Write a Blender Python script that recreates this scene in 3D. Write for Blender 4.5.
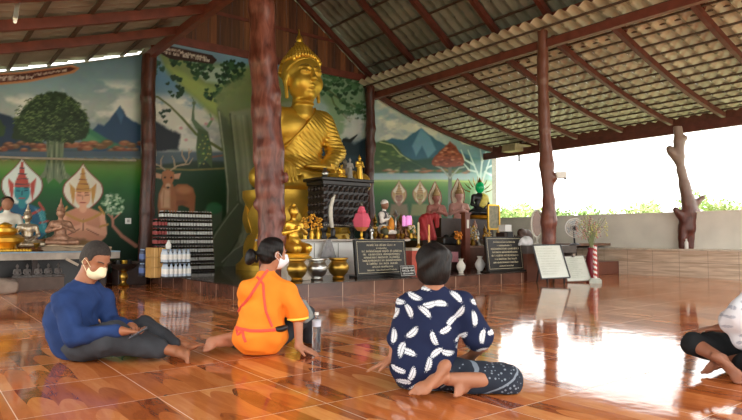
import bpy, bmesh, math, random
import numpy as np
from mathutils import Vector, Matrix
random.seed(7); RNG = np.random.default_rng(7)
for o in list(bpy.data.objects): bpy.data.objects.remove(o)
COL = bpy.context.scene.collection
SC = bpy.context.scene
# ---------------- camera, sky, exposure ----------------
FPX = 600.0; EYE = 0.85
CAMP = np.array([0, 0, EYE])
_fh = np.array([.610, .792, 0]); _fh /= np.linalg.norm(_fh)
_p = math.atan(28 / 600)
CF = _fh * math.cos(_p) + np.array([0, 0, math.sin(_p)])
CR = np.array([_fh[1], -_fh[0], 0]); CU = np.cross(CR, CF)
cam = bpy.data.cameras.new('camera'); camo = bpy.data.objects.new('camera', cam); COL.objects.link(camo)
cam.sensor_width = 36; cam.lens = FPX / 742 * 36; cam.clip_end = 400; cam.clip_start = .05
M = Matrix(((CR[0], CU[0], -CF[0], 0), (CR[1], CU[1], -CF[1], 0), (CR[2], CU[2], -CF[2], EYE), (0, 0, 0, 1)))
camo.matrix_world = M
SC.camera = camo
SC.view_settings.view_transform = 'Standard'; SC.view_settings.look = 'None'
SC.view_settings.gamma = 1; SC.view_settings.use_curve_mapping = False
SC.view_settings.exposure = 0.62
w = bpy.data.worlds.new('sky'); SC.world = w; w.use_nodes = True
nt = w.node_tree; bg = nt.nodes['Background']
bg.inputs[0].default_value = (1.0, .99, .96, 1); bg.inputs[1].default_value = 2.4
sun = bpy.data.lights.new('sun', 'SUN'); sun.energy = 4.0; sun.angle = math.radians(8); sun.color = (1, .97, .9)
so = bpy.data.objects.new('sun', sun); COL.objects.link(so)
so.rotation_euler = (math.radians(12), math.radians(14), 0)

# ---------------- picture-to-place helpers ----------------
def ray(x, y): return CF + (x - 371) / FPX * CR - (y - 210) / FPX * CU
def on(ax, v, x, y):
    d = ray(x, y); return CAMP + d * ((v - CAMP[ax]) / d[ax])
def dep(d0, x, y):           # the point at horizontal distance d0 along the view
    d = ray(x, y); return CAMP + d * (d0 / (d @ _fh))

# ---------------- materials ----------------
def lin(c):
    if isinstance(c, str):
        c = [int(c[i:i + 2], 16) / 255 for i in (0, 2, 4)]
    return [(v / 12.92 if v <= .04045 else ((v + .055) / 1.055) ** 2.4) for v in c[:3]] + [1]
MATS = {}
def mat(name, col, rough=.6, metal=0, var=.12, scale=8, bump=0, bscale=None, emit=0, trans=0, alpha=1, spec=.5, col2=None, coat=0):
    if name in MATS: return MATS[name]
    m = bpy.data.materials.new(name); m.use_nodes = True; n = m.node_tree; b = n.nodes['Principled BSDF']
    c = lin(col); b.inputs['Roughness'].default_value = rough; b.inputs['Metallic'].default_value = metal
    b.inputs['Specular IOR Level'].default_value = spec; b.inputs['Coat Weight'].default_value = coat
    tc = n.nodes.new('ShaderNodeTexCoord')
    nz = n.nodes.new('ShaderNodeTexNoise'); nz.inputs['Scale'].default_value = scale; nz.inputs['Detail'].default_value = 4
    n.links.new(tc.outputs['Object'], nz.inputs['Vector'])
    mx = n.nodes.new('ShaderNodeMix'); mx.data_type = 'RGBA'
    c2 = lin(col2) if col2 else [min(1, v * (1 + var * 2)) for v in c[:3]] + [1]
    mx.inputs[6].default_value = [v * (1 - var) for v in c[:3]] + [1] if not col2 else c
    mx.inputs[7].default_value = c2
    mr = n.nodes.new('ShaderNodeMapRange'); mr.inputs[1].default_value = .3; mr.inputs[2].default_value = .7
    n.links.new(nz.outputs['Fac'], mr.inputs[0]); n.links.new(mr.outputs[0], mx.inputs[0])
    n.links.new(mx.outputs[2], b.inputs['Base Color'])
    if bump:
        bn = n.nodes.new('ShaderNodeBump'); bn.inputs['Strength'].default_value = bump; bn.inputs['Distance'].default_value = .02
        nz2 = n.nodes.new('ShaderNodeTexNoise'); nz2.inputs['Scale'].default_value = bscale or scale * 3; nz2.inputs['Detail'].default_value = 5
        n.links.new(tc.outputs['Object'], nz2.inputs['Vector'])
        n.links.new(nz2.outputs['Fac'], bn.inputs['Height']); n.links.new(bn.outputs[0], b.inputs['Normal'])
    if emit:
        b.inputs['Emission Color'].default_value = c; b.inputs['Emission Strength'].default_value = emit
    if trans: b.inputs['Transmission Weight'].default_value = trans
    if alpha < 1: b.inputs['Alpha'].default_value = alpha
    MATS[name] = m
    return m

# ---------------- object helpers ----------------
def tag(o, label=None, cat=None, group=None, kind=None):
    if label: o['label'] = label
    if cat: o['category'] = cat
    if group: o['group'] = group
    if kind: o['kind'] = kind
    return o
def thing(name, label, cat, loc=(0, 0, 0), group=None):
    o = bpy.data.objects.new(name, None); COL.objects.link(o); o.location = [float(v) for v in loc]
    o.empty_display_size = .1
    return tag(o, label, cat, group)
def put(name, me, parent=None):
    o = bpy.data.objects.new(name, me); COL.objects.link(o)
    if parent is not None:
        o.parent = parent
        w = np.array(parent.location); q = parent.parent
        while q is not None: w = w + np.array(q.location); q = q.parent
        o.matrix_parent_inverse = Matrix.Translation(Vector([-float(v) for v in w]))
    return o
# every mesh is written in world coordinates; re-base moves its origin to its own centre
def mesh(name, V, F, mats, parent=None, smooth=False, midx=None, rebase=True):
    V = np.array(V, float)
    c = (V.min(0) + V.max(0)) / 2 if rebase else np.zeros(3)
    if rebase: c[2] = V[:, 2].min()
    me = bpy.data.meshes.new(name)
    me.from_pydata((V - c).tolist(), [], F if isinstance(F, list) else F.tolist())
    if not isinstance(mats, (list, tuple)): mats = [mats]
    for m in mats: me.materials.append(m)
    if midx is not None: me.polygons.foreach_set('material_index', np.array(midx, np.int32))
    if smooth: me.polygons.foreach_set('use_smooth', np.ones(len(me.polygons), bool))
    me.update()
    o = bpy.data.objects.new(name, me); COL.objects.link(o)
    if parent is not None:
        o.parent = parent
        w = np.zeros(3); q = parent
        while q is not None: w = w + np.array(q.location); q = q.parent
        o.location = [float(v) for v in (c - w)]
    else: o.location = [float(v) for v in c]
    return o
class MB:
    """collects shapes in world coordinates, built as one mesh"""
    def __init__(s): s.V = []; s.F = []; s.m = []; s.n = 0
    def add(s, V, F, mi=0):
        V = [tuple(float(a) for a in v) for v in V]
        s.V += V; s.F += [tuple(int(i) + s.n for i in f) for f in F]; s.m += [mi] * len(F); s.n += len(V); return s
    def box(s, a, b, mi=0, M=None):
        (x0, y0, z0), (x1, y1, z1) = a, b
        V = np.array([(x, y, z) for z in (z0, z1) for y in (y0, y1) for x in (x0, x1)], float)
        if M is not None: V = xf(M, V)
        return s.add(V, [(0, 2, 3, 1), (4, 5, 7, 6), (0, 1, 5, 4), (2, 6, 7, 3), (0, 4, 6, 2), (1, 3, 7, 5)], mi)
    def bar(s, p, q, wx, wz, mi=0, up=(0, 0, 1)):
        p = np.array(p, float); q = np.array(q, float); d = q - p; L = np.linalg.norm(d); d /= L
        u = np.array(up, float); r = np.cross(d, u); r /= np.linalg.norm(r); u = np.cross(r, d)
        V = [p0 + r * a * wx / 2 + u * b * wz / 2 for p0 in (p, q) for b in (-1, 1) for a in (-1, 1)]
        return s.add(V, [(0, 1, 3, 2), (4, 6, 7, 5), (0, 4, 5, 1), (2, 3, 7, 6), (0, 2, 6, 4), (1, 5, 7, 3)], mi)
    def tube(s, pts, rad, n=8, mi=0, caps=True):
        P = np.array(pts, float); N = len(P)
        rad = np.broadcast_to(np.array(rad, float), (N,))
        T = np.gradient(P, axis=0); T /= np.linalg.norm(T, axis=1)[:, None] + 1e-12
        u = np.cross(T[0], (0, 0, 1.)) if abs(T[0][2]) < .9 else np.cross(T[0], (1., 0, 0)); u /= np.linalg.norm(u)
        V = []
        for i in range(N):
            u = u - T[i] * (u @ T[i]); u /= np.linalg.norm(u); v = np.cross(T[i], u)
            for k in range(n):
                a = 2 * math.pi * k / n; V.append(P[i] + rad[i] * (math.cos(a) * u + math.sin(a) * v))
        F = [(i * n + k, i * n + (k + 1) % n, (i + 1) * n + (k + 1) % n, (i + 1) * n + k) for i in range(N - 1) for k in range(n)]
        if caps: F += [tuple(range(n - 1, -1, -1)), tuple(range((N - 1) * n, N * n))]
        return s.add(V, F, mi)
    def lathe(s, c, prof, n=20, mi=0, M=None, lob=None):
        """prof: list of (radius, height) from c"""
        V = []
        for (r, h) in prof:
            for k in range(n):
                a = 2 * math.pi * k / n; rr = r * (lob(a, h) if lob else 1)
                V.append((rr * math.cos(a), rr * math.sin(a), h))
        V = np.array(V)
        if M is not None: V = xf(M, V)
        V = V + np.array(c, float)
        m = len(prof)
        F = [(i * n + k, i * n + (k + 1) % n, (i + 1) * n + (k + 1) % n, (i + 1) * n + k) for i in range(m - 1) for k in range(n)]
        F += [tuple(range(n - 1, -1, -1)), tuple(range((m - 1) * n, m * n))]
        return s.add(V, F, mi)
    def ell(s, c, r, n=12, mi=0, M=None):
        pr = [(math.sin(math.pi * i / n) , -math.cos(math.pi * i / n)) for i in range(n + 1)]
        pr[0] = (.02, -1); pr[-1] = (.02, 1)
        S = np.diag(list(np.broadcast_to(r, (3,))))
        if M is not None: S = np.array(M)[:3, :3] @ S
        return s.lathe(c, pr, n + 4, mi, S)
    def prism(s, pts, ex, mi=0):
        """polygon pts (3D, planar) extruded by vector ex"""
        n = len(pts); P = np.array(pts, float); V = list(P) + list(P + np.array(ex, float))
        F = [tuple(range(n)), tuple(range(2 * n - 1, n - 1, -1))] + [(k, k + n, (k + 1) % n + n, (k + 1) % n) for k in range(n)]
        return s.add(V, F, mi)
    def build(s, name, mats, parent=None, smooth=False, bevel=0):
        o = mesh(name, s.V, s.F, mats, parent, smooth, s.m)
        bm = bmesh.new(); bm.from_mesh(o.data); bmesh.ops.recalc_face_normals(bm, faces=bm.faces)
        bm.to_mesh(o.data); bm.free()
        if smooth:
            md = o.modifiers.new('edges', 'EDGE_SPLIT'); md.split_angle = math.radians(50)
        if bevel:
            md = o.modifiers.new('bevel', 'BEVEL'); md.width = bevel; md.segments = 2; md.limit_method = 'ANGLE'
        return o
def xf(M, V):
    M = np.array(M, float); V = np.array(V, float)
    if M.shape == (3, 3): return V @ M.T
    return V @ M[:3, :3].T + M[:3, 3]
def rotz(a): c, s_ = math.cos(a), math.sin(a); return np.array([[c, -s_, 0], [s_, c, 0], [0, 0, 1.]])
def frame(x, y=None, z=None):  # orthonormal frame with columns, from z (main) and x hint
    z = np.array(z, float); z /= np.linalg.norm(z); x = np.array(x, float); x = x - z * (x @ z); x /= np.linalg.norm(x)
    return np.stack([x, np.cross(z, x), z], 1)
def T4(R, t):
    M = np.eye(4); M[:3, :3] = R; M[:3, 3] = t; return M
def dup(root, loc=None, label=None, rz=None, group=None, parent=None):
    r = root.copy(); COL.objects.link(r)
    if parent: r.parent = parent
    if loc is not None: r.location = [float(v) for v in loc]
    if rz is not None: r.rotation_euler[2] = rz
    if label: r['label'] = label
    if group: r['group'] = group
    for ch in list(root.children):
        c = ch.copy(); COL.objects.link(c); c.parent = r
        for g in ch.children:
            d = g.copy(); COL.objects.link(d); d.parent = c
    return r

# ---------------- smooth-blended solid modelling ----------------
class Sdf:
    def __init__(s, h=.008, k=.02): s.h = h; s.k = k; s.P = []
    def cap(s, a, b, ra, rb, k=None, op='u'): s.P.append(('c', np.array(a, float), np.array(b, float), ra, rb, k, op)); return s
    def ell(s, c, r, R=None, k=None, op='u'): s.P.append(('e', np.array(c, float), np.array(np.broadcast_to(r, (3,)), float), np.eye(3) if R is None else np.array(R), 0, k, op)); return s
    def box(s, c, r, R=None, rd=.01, k=None, op='u'): s.P.append(('b', np.array(c, float), np.array(r, float), np.eye(3) if R is None else np.array(R), rd, k, op)); return s
    def chain(s, pts, rs, k=None):
        for i in range(len(pts) - 1): s.cap(pts[i], pts[i + 1], rs[i], rs[i + 1], k)
        return s
    def bounds(s, p):
        if p[0] == 'c': return np.minimum(p[1] - p[3], p[2] - p[4]), np.maximum(p[1] + p[3], p[2] + p[4])
        if p[0] == 'e' or p[0] == 'b':
            e = np.abs(p[3]) @ (p[2]) + (p[4] if p[0] == 'b' else 0); return p[1] - e, p[1] + e
    def build(s, name, mats, parent=None, deform=None, cuts=(), pick=None, smooth_it=1):
        h = s.h; lo = np.min([s.bounds(p)[0] for p in s.P if p[6] == 'u'], 0) - 4 * h
        hi = np.max([s.bounds(p)[1] for p in s.P if p[6] == 'u'], 0) + 4 * h
        n = np.ceil((hi - lo) / h).astype(int) + 1
        D = np.full(n, 1.0, np.float32)
        ax = [lo[i] + h * np.arange(n[i]) for i in range(3)]
        for p in s.P:
            k = s.k if p[5] is None else p[5]
            a, b = s.bounds(p); m = k + 3 * h + .01
            i0 = np.clip(((a - m - lo) / h).astype(int), 0, n); i1 = np.clip(((b + m - lo) / h).astype(int) + 2, 0, n)
            if (i1 <= i0).any(): continue
            sl = tuple(slice(i0[i], i1[i]) for i in range(3))
            X = ax[0][sl[0]][:, None, None].astype(np.float32); Y = ax[1][sl[1]][None, :, None].astype(np.float32); Z = ax[2][sl[2]][None, None, :].astype(np.float32)
            if p[0] == 'c':
                ba = p[2] - p[1]; L2 = max(ba @ ba, 1e-9)
                x, y, z = X - p[1][0], Y - p[1][1], Z - p[1][2]
                t = np.clip((x * ba[0] + y * ba[1] + z * ba[2]) / L2, 0, 1)
                d = np.sqrt((x - t * ba[0]) ** 2 + (y - t * ba[1]) ** 2 + (z - t * ba[2]) ** 2) - (p[3] + t * (p[4] - p[3]))
            else:
                x, y, z = X - p[1][0], Y - p[1][1], Z - p[1][2]; R = p[3]
                q = [x * R[0, j] + y * R[1, j] + z * R[2, j] for j in range(3)]
                if p[0] == 'e':
                    r = p[2]; k0 = np.sqrt(sum((q[j] / r[j]) ** 2 for j in range(3)))
                    k1 = np.sqrt(sum((q[j] / r[j] ** 2) ** 2 for j in range(3))) + 1e-6
                    d = k0 * (k0 - 1) / k1
                else:
                    rd = p[4]; q = [np.abs(q[j]) - (p[2][j] - rd) for j in range(3)]
                    d = np.sqrt(sum(np.maximum(v, 0) ** 2 for v in q)) + np.minimum(np.maximum(np.maximum(q[0], q[1]), q[2]), 0) - rd
            E = D[sl]
            if p[6] == 'u':
                kk = max(k, 1e-5); hh = np.maximum(kk - np.abs(E - d), 0) / kk; D[sl] = np.minimum(E, d) - hh * hh * kk * .25
            else:
                kk = max(k, 1e-5); d = -d; hh = np.maximum(kk - np.abs(E - d), 0) / kk; D[sl] = np.maximum(E, d) + hh * hh * kk * .25
        X = ax[0][:, None, None]; Y = ax[1][None, :, None]; Z = ax[2][None, None, :]
        if deform is not None: D = D + deform(X, Y, Z)
        for (c, nrm) in cuts:  # removes the side the normal points to
            D = np.maximum(D, (X - c[0]) * nrm[0] + (Y - c[1]) * nrm[1] + (Z - c[2]) * nrm[2])
        V, F = nets(D, lo, h, smooth_it)
        mi = pick(V, F) if pick else None
        return mesh(name, V, F, mats, parent, True, mi)
def nets(D, lo, h, it=1):
    S = D < 0; n = D.shape
    c = np.zeros([m - 1 for m in n], np.int8)
    for i in (0, 1):
        for j in (0, 1):
            for k in (0, 1): c += S[i:n[0] - 1 + i, j:n[1] - 1 + j, k:n[2] - 1 + k]
    act = (c > 0) & (c < 8); idx = np.full(act.shape, -1, np.int64); ci = np.argwhere(act); idx[act] = np.arange(len(ci))
    acc = np.zeros((len(ci), 3)); cnt = np.zeros(len(ci))
    cor = {(i, j, k): D[ci[:, 0] + i, ci[:, 1] + j, ci[:, 2] + k] for i in (0, 1) for j in (0, 1) for k in (0, 1)}
    for a in cor:
        for ax in range(3):
            if a[ax] == 0:
                b = list(a); b[ax] = 1; b = tuple(b); d0, d1 = cor[a], cor[b]; m = (d0 < 0) != (d1 < 0)
                t = np.where(m, d0 / (d0 - d1 + 1e-12 * (~m)), 0)
                p = np.array(a, float)[None].repeat(len(ci), 0); p[:, ax] = t
                acc[m] += p[m]; cnt[m] += 1
    V = ci + acc / np.maximum(cnt, 1)[:, None]
    Fs = []
    for ax in range(3):
        o1, o2 = [(1, 2), (2, 0), (0, 1)][ax]
        a = np.moveaxis(S, (ax, o1, o2), (0, 1, 2)); e = a[:-1] != a[1:]
        pos = a[:-1] & ~a[1:]
        I = np.moveaxis(idx, (ax, o1, o2), (0, 1, 2))
        q = np.argwhere(e[:, 1:-1, 1:-1]); x, y, z = q[:, 0], q[:, 1] + 1, q[:, 2] + 1
        f = np.stack([I[x, y - 1, z - 1], I[x, y, z - 1], I[x, y, z], I[x, y - 1, z]], 1)
        flip = ~pos[x, y, z]; f[flip] = f[flip][:, ::-1]; Fs.append(f)
    F = np.concatenate(Fs); F = F[(F >= 0).all(1)]
    for _ in range(it):
        s_ = np.zeros_like(V); cc = np.zeros(len(V))
        for i in range(4):
            a, b = F[:, i], F[:, (i + 1) % 4]
            for j in range(3):
                s_[:, j] += np.bincount(a, V[b, j], len(V)) + np.bincount(b, V[a, j], len(V))
            cc += np.bincount(a, minlength=len(V)) + np.bincount(b, minlength=len(V))
        V = V * .5 + .5 * s_ / np.maximum(cc, 1)[:, None]
    return lo + V * h, F
# ================= the setting =================
WY = 13.0            # the painted end wall stands at Y = 13
XL, XR = 4.0, 10.0   # the two lines of nave posts
def ztop_nave(x): return 7.6 - (.93 * (6.68 - x) if x < 6.68 else .70 * (x - 6.68))
def z_right(x):      # sagging roof of the right aisle
    t = (x - 9.9) / 4.9; return 4.95 - 1.75 * t + .58 * t * t
def z_left(x):
    t = (4.0 - x) / 5.5; return 4.92 - 1.9 * t + .25 * t * t
RED = mat('red_paint', '6b3428', .5, var=.18, scale=5)
DRED = mat('dark_red_paint', '5a2c24', .5, var=.2, scale=6)
def floor_mat():
    m = bpy.data.materials.new('wood_look_tiles'); m.use_nodes = True; n = m.node_tree; b = n.nodes['Principled BSDF']; L = n.links.new
    tc = n.nodes.new('ShaderNodeTexCoord')
    def N(t, **k):
        x = n.nodes.new(t)
        for a, v in k.items(): setattr(x, a, v)
        return x
    def Mth(op, a, b_=None, c=None):
        x = N('ShaderNodeMath', operation=op)
        for i, v in enumerate((a, b_, c)):
            if v is None: continue
            if isinstance(v, (int, float)): x.inputs[i].default_value = v
            else: L(v, x.inputs[i])
        return x.outputs[0]
    sp = N('ShaderNodeSeparateXYZ'); g = N('ShaderNodeNewGeometry'); L(g.outputs['Position'], sp.inputs[0])
    X, Y = sp.outputs[0], sp.outputs[1]
    tx = Mth('DIVIDE', Mth('SUBTRACT', X, .43), .65); ty = Mth('DIVIDE', Mth('SUBTRACT', Y, 1.97), .65)
    fx = Mth('FRACT', tx); fy = Mth('FRACT', ty)
    gx = Mth('ABSOLUTE', Mth('SUBTRACT', Mth('FRACT', Mth('ADD', tx, .5)), .5)); gy = Mth('ABSOLUTE', Mth('SUBTRACT', Mth('FRACT', Mth('ADD', ty, .5)), .5))
    grout = Mth('LESS_THAN', Mth('MINIMUM', gx, gy), .0036)
    # printed boards inside each tile: 5 strips running along Y, staggered
    wob = N('ShaderNodeTexNoise'); wob.inputs['Scale'].default_value = 1.1; wob.inputs['Detail'].default_value = 1; L(g.outputs['Position'], wob.inputs['Vector'])
    s = Mth('ADD', Mth('MULTIPLY', tx, 5.5), Mth('MULTIPLY', wob.outputs['Fac'], 1.0)); si = Mth('FLOOR', s)
    wn = N('ShaderNodeTexWhiteNoise', noise_dimensions='1D'); L(si, wn.inputs['W'])
    arc = Mth('POWER', Mth('ABSOLUTE', Mth('SUBTRACT', Mth('FRACT', s), .5)), 2)
    yy = Mth('ADD', Mth('ADD', Mth('MULTIPLY', ty, .75), Mth('MULTIPLY', arc, .6)), Mth('MULTIPLY', wn.outputs['Value'], 7))
    yi = Mth('FLOOR', yy)
    cb = N('ShaderNodeCombineXYZ'); L(si, cb.inputs[0]); L(yi, cb.inputs[1]); L(Mth('FLOOR', ty), cb.inputs[2])
    w2 = N('ShaderNodeTexWhiteNoise', noise_dimensions='3D'); L(cb.outputs[0], w2.inputs['Vector'])
    mp = N('ShaderNodeMapping'); mp.inputs['Scale'].default_value = (16, 2.6, 1); L(g.outputs['Position'], mp.inputs[0])
    ad = N('ShaderNodeVectorMath', operation='ADD'); L(mp.outputs[0], ad.inputs[0])
    sc = N('ShaderNodeVectorMath', operation='SCALE'); L(w2.outputs['Color'], sc.inputs[0]); sc.inputs[3].default_value = 40; L(sc.outputs[0], ad.inputs[1])
    nz = N('ShaderNodeTexNoise'); nz.inputs['Scale'].default_value = .9; nz.inputs['Detail'].default_value = 5; nz.inputs['Distortion'].default_value = 1.6
    L(ad.outputs[0], nz.inputs['Vector'])
    rings = Mth('FRACT', Mth('MULTIPLY', nz.outputs['Fac'], 5))
    f = Mth('ADD', Mth('MULTIPLY', w2.outputs['Value'], .62), Mth('MULTIPLY', Mth('ADD', nz.outputs['Fac'], Mth('MULTIPLY', rings, .16)), .38))
    cr = N('ShaderNodeValToRGB'); e = cr.color_ramp
    e.elements[0].position = .16; e.elements[0].color = lin('6e311b')
    e.elements[1].position = .92; e.elements[1].color = lin('e49c60')
    for p_, c_ in ((.34, 'a8592b'), (.6, 'c9733b')):
        q = e.elements.new(p_); q.color = lin(c_)
    L(f, cr.inputs[0])
    mx = N('ShaderNodeMix', data_type='RGBA'); L(grout, mx.inputs[0]); L(cr.outputs[0], mx.inputs[6]); mx.inputs[7].default_value = lin('dcb9a0')
    L(mx.outputs[2], b.inputs['Base Color'])
    b.inputs['Roughness'].default_value = .07; b.inputs['Specular IOR Level'].default_value = .6
    rr = N('ShaderNodeMapRange'); L(grout, rr.inputs[0]); rr.inputs[3].default_value = .075; rr.inputs[4].default_value = .6; L(rr.outputs[0], b.inputs['Roughness'])
    bn = N('ShaderNodeBump'); bn.inputs['Strength'].default_value = .10; bn.inputs['Distance'].default_value = .012
    n3 = N('ShaderNodeTexNoise'); n3.inputs['Scale'].default_value = 5; n3.inputs['Detail'].default_value = 2; L(g.outputs['Position'], n3.inputs['Vector'])
    L(n3.outputs['Fac'], bn.inputs['Height']); L(bn.outputs[0], b.inputs['Normal'])
    return m
FLOOR = floor_mat()
b = MB().box((-3, -5, -.2), (14, WY + .1, 0)); tag(b.build('floor', FLOOR), kind='structure')
def tile_mat(name, c1, c2, tw, th, rough=.12, grout='c8a890', stretch=(2, 2, 14), gw=.012, zoff=0.0, ns=1.5):
    m = bpy.data.materials.new(name); m.use_nodes = True; n = m.node_tree; b = n.nodes['Principled BSDF']; L = n.links.new
    g = n.nodes.new('ShaderNodeNewGeometry'); sp = n.nodes.new('ShaderNodeSeparateXYZ'); L(g.outputs['Position'], sp.inputs[0])
    def Mth(op, a, b_=None):
        x = n.nodes.new('ShaderNodeMath'); x.operation = op
        for i, v in enumerate((a, b_)):
            if v is None: continue
            if isinstance(v, (int, float)): x.inputs[i].default_value = v
            else: L(v, x.inputs[i])
        return x.outputs[0]
    s = Mth('ADD', sp.outputs[0], sp.outputs[1])
    gx = Mth('ABSOLUTE', Mth('SUBTRACT', Mth('FRACT', Mth('DIVIDE', s, tw)), .5)); gz = Mth('ABSOLUTE', Mth('SUBTRACT', Mth('FRACT', Mth('DIVIDE', Mth('ADD', sp.outputs[2], zoff), th)), .5))
    gr = Mth('GREATER_THAN', Mth('MAXIMUM', Mth('ADD', gx, 0), gz), .5 - gw)
    mp = n.nodes.new('ShaderNodeMapping'); mp.inputs['Scale'].default_value = stretch; L(g.outputs['Position'], mp.inputs[0])
    nz = n.nodes.new('ShaderNodeTexNoise'); nz.inputs['Scale'].default_value = ns; nz.inputs['Detail'].default_value = 6; nz.inputs['Distortion'].default_value = .6; L(mp.outputs[0], nz.inputs['Vector'])
    cr = n.nodes.new('ShaderNodeValToRGB'); cr.color_ramp.elements[0].position = .35; cr.color_ramp.elements[1].position = .65
    cr.color_ramp.elements[0].color = lin(c1); cr.color_ramp.elements[1].color = lin(c2); L(nz.outputs['Fac'], cr.inputs[0])
    mx = n.nodes.new('ShaderNodeMix'); mx.data_type = 'RGBA'; L(gr, mx.inputs[0]); L(cr.outputs[0], mx.inputs[6]); mx.inputs[7].default_value = lin(grout)
    L(mx.outputs[2], b.inputs['Base Color']); b.inputs['Roughness'].default_value = rough
    return m
PLAT = tile_mat('brown_platform_tiles', '4a2e24', '6a4536', .6, .6, .14, stretch=(1.5, 1.5, 1.5), gw=.008, zoff=.3)
PTOP = tile_mat('dark_platform_top', '33241f', '4a362e', .6, 9, .1, grout='5d4a40', gw=.006, zoff=3)
# altar platform along the end wall
b = MB().box((3.6, 7.42, 0), (9.45, WY, .185)); b.box((3.56, 7.38, .185), (9.49, WY, .2), 1)
b.box((-2, 12.2, 0), (3.6, WY, .17)); b.box((9.45, 9.6, 0), (14, WY, .2))
tag(b.build('trim_platform', [PLAT, PTOP]), kind='structure')
# end wall: plaster below, boards in the gable
WALL = mat('grey_plaster', '8c8a80', .8)
zt = 5.18
b = MB()
for i in range(56):
    x0 = -1.6 + i * .3; x1 = x0 + .3
    if x0 >= 15.0: break
    def tp(x):
        if x < 3.9: return z_left(x) - .085
        if x > 10.02: return z_right(min(x, 14.9)) - .05
        return zt
    V = [(x0, WY, 0), (x1, WY, 0), (x1, WY, tp(x1 - 1e-4)), (x0, WY, tp(x0 + 1e-4))]
    b.prism(V, (0, .15, 0))
tag(b.build('wall_back', WALL), kind='structure')
def board_mat():
    m = bpy.data.materials.new('stained_boards'); m.use_nodes = True; n = m.node_tree; b = n.nodes['Principled BSDF']; L = n.links.new
    g = n.nodes.new('ShaderNodeNewGeometry'); sp = n.nodes.new('ShaderNodeSeparateXYZ'); L(g.outputs['Position'], sp.inputs[0])
    d = n.nodes.new('ShaderNodeMath'); d.operation = 'DIVIDE'; L(sp.outputs[0], d.inputs[0]); d.inputs[1].default_value = .145
    fl = n.nodes.new('ShaderNodeMath'); fl.operation = 'FLOOR'; L(d.outputs[0], fl.inputs[0])
    wn = n.nodes.new('ShaderNodeTexWhiteNoise'); wn.noise_dimensions = '1D'; L(fl.outputs[0], wn.inputs['W'])
    mp = n.nodes.new('ShaderNodeMapping'); mp.inputs['Scale'].default_value = (14, 1, 1.2); L(g.outputs['Position'], mp.inputs[0])
    nz = n.nodes.new('ShaderNodeTexNoise'); nz.inputs['Scale'].default_value = 1.5; nz.inputs['Detail'].default_value = 5; L(mp.outputs[0], nz.inputs['Vector'])
    a = n.nodes.new('ShaderNodeMath'); a.operation = 'ADD'; L(wn.outputs[0], a.inputs[0]); L(nz.outputs['Fac'], a.inputs[1])
    h = n.nodes.new('ShaderNodeMath'); h.operation = 'MULTIPLY'; L(a.outputs[0], h.inputs[0]); h.inputs[1].default_value = .5
    cr = n.nodes.new('ShaderNodeValToRGB'); cr.color_ramp.elements[0].position = .2; cr.color_ramp.elements[1].position = .8
    cr.color_ramp.elements[0].color = lin('40241a'); cr.color_ramp.elements[1].color = lin('8c5633'); L(h.outputs[0], cr.inputs[0])
    L(cr.outputs[0], b.inputs['Base Color']); b.inputs['Roughness'].default_value = .6
    return m
BOARD = board_mat()
b = MB()
x = 4.0
while x < 10.0:     # upright cover boards, alternately proud
    x1 = x + .145; k = int(round((x - 4) / .145)) % 2
    V = [(x, WY - .02 * k, zt), (x1 - .008, WY - .02 * k, zt), (x1 - .008, WY - .02 * k, ztop_nave(x1) - .12), (x, WY - .02 * k, ztop_nave(x) - .12)]
    b.prism(V, (0, .05, 0)); x = x1
tag(b.build('trim_gable_boards', BOARD), kind='structure')
b = MB().box((3.9, WY - .06, zt - .06), (10.1, WY - .02, zt + .12)); b.box((3.9, WY - .05, 6.0), (8.95, WY - .01, 6.08))
tag(b.build('trim_gable_beam', RED), kind='structure')

# right-hand bench ledge and parapet
STONE = tile_mat('brown_streaked_tiles', 'cdb498', 'f0dcc2', .6, .62, .25, grout='a58d76', stretch=(2.2, 1.1, 16), gw=.006, zoff=.31)
b = MB().box((13.45, -5, 0), (14.1, 9.6, .57)); tag(b.build('trim_bench_front', STONE), kind='structure')
b = MB().box((13.4, -5, .57), (14.1, 9.6, .61)); tag(b.build('trim_bench_top', mat('pale_ledge', 'd6c8b4', .25)), kind='structure')
PAR = mat('pale_parapet_paint', 'f0ebdf', .7, var=.05, scale=2)
b = MB().box((14.0, -5, 0), (14.15, WY + .1, 1.42)); b.box((13.97, -5, 1.42), (14.18, WY + .1, 1.45))
tag(b.build('wall_right', PAR), kind='structure')

# ---------------- roofs ----------------
def tile_roof(name, prof, y0, y1, m, course=.36, wave=.27, amp=.04):
    """prof: function s -> (x, z); courses step along the slope, each a wavy sheet"""
    pts = prof; b = MB(); ny = int((y1 - y0) / wave * 8)
    ys = np.linspace(y0, y1, ny + 1)
    wv = amp * (np.abs(np.sin(ys / wave * math.pi)) - .5) * 1.6
    n = 0
    for (xa, za), (xb, zb) in zip(pts[:-1], pts[1:]):
        # course from upper (a) to lower (b); lower edge hangs .05 below the next one's head
        d = np.array([xb - xa, zb - za]); d /= np.linalg.norm(d); xo, zo = d * .05
        V = []
        for k, (xx, zz) in enumerate(((xa, za + .015), (xb + xo, zb + zo + .05))):
            for y, v in zip(ys, wv): V.append((xx, y, zz + v))
        for y, v in zip(ys, wv): V.append((xb + xo, y, zb + zo + .05 + v - .028))
        N = ny + 1
        F = [(i, i + 1, N + i + 1, N + i) for i in range(ny)] + [(N + i, N + i + 1, 2 * N + i + 1, 2 * N + i) for i in range(ny)]
        b.add(V, F)
    o = mesh(name, b.V, b.F, m, None, False)
    return tag(o, kind='structure')
def courses(f, xa, xb, step=.36):
    P = [(xa, f(xa))]; s = 1 if xb > xa else -1
    while (xb - P[-1][0]) * s > .05:
        x = P[-1][0]; dz = (f(x + s * .01) - f(x)) / .01; dx = step / math.hypot(1, dz); x = x + s * min(dx, abs(xb - x)); P.append((x, f(x)))
    return P
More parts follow.
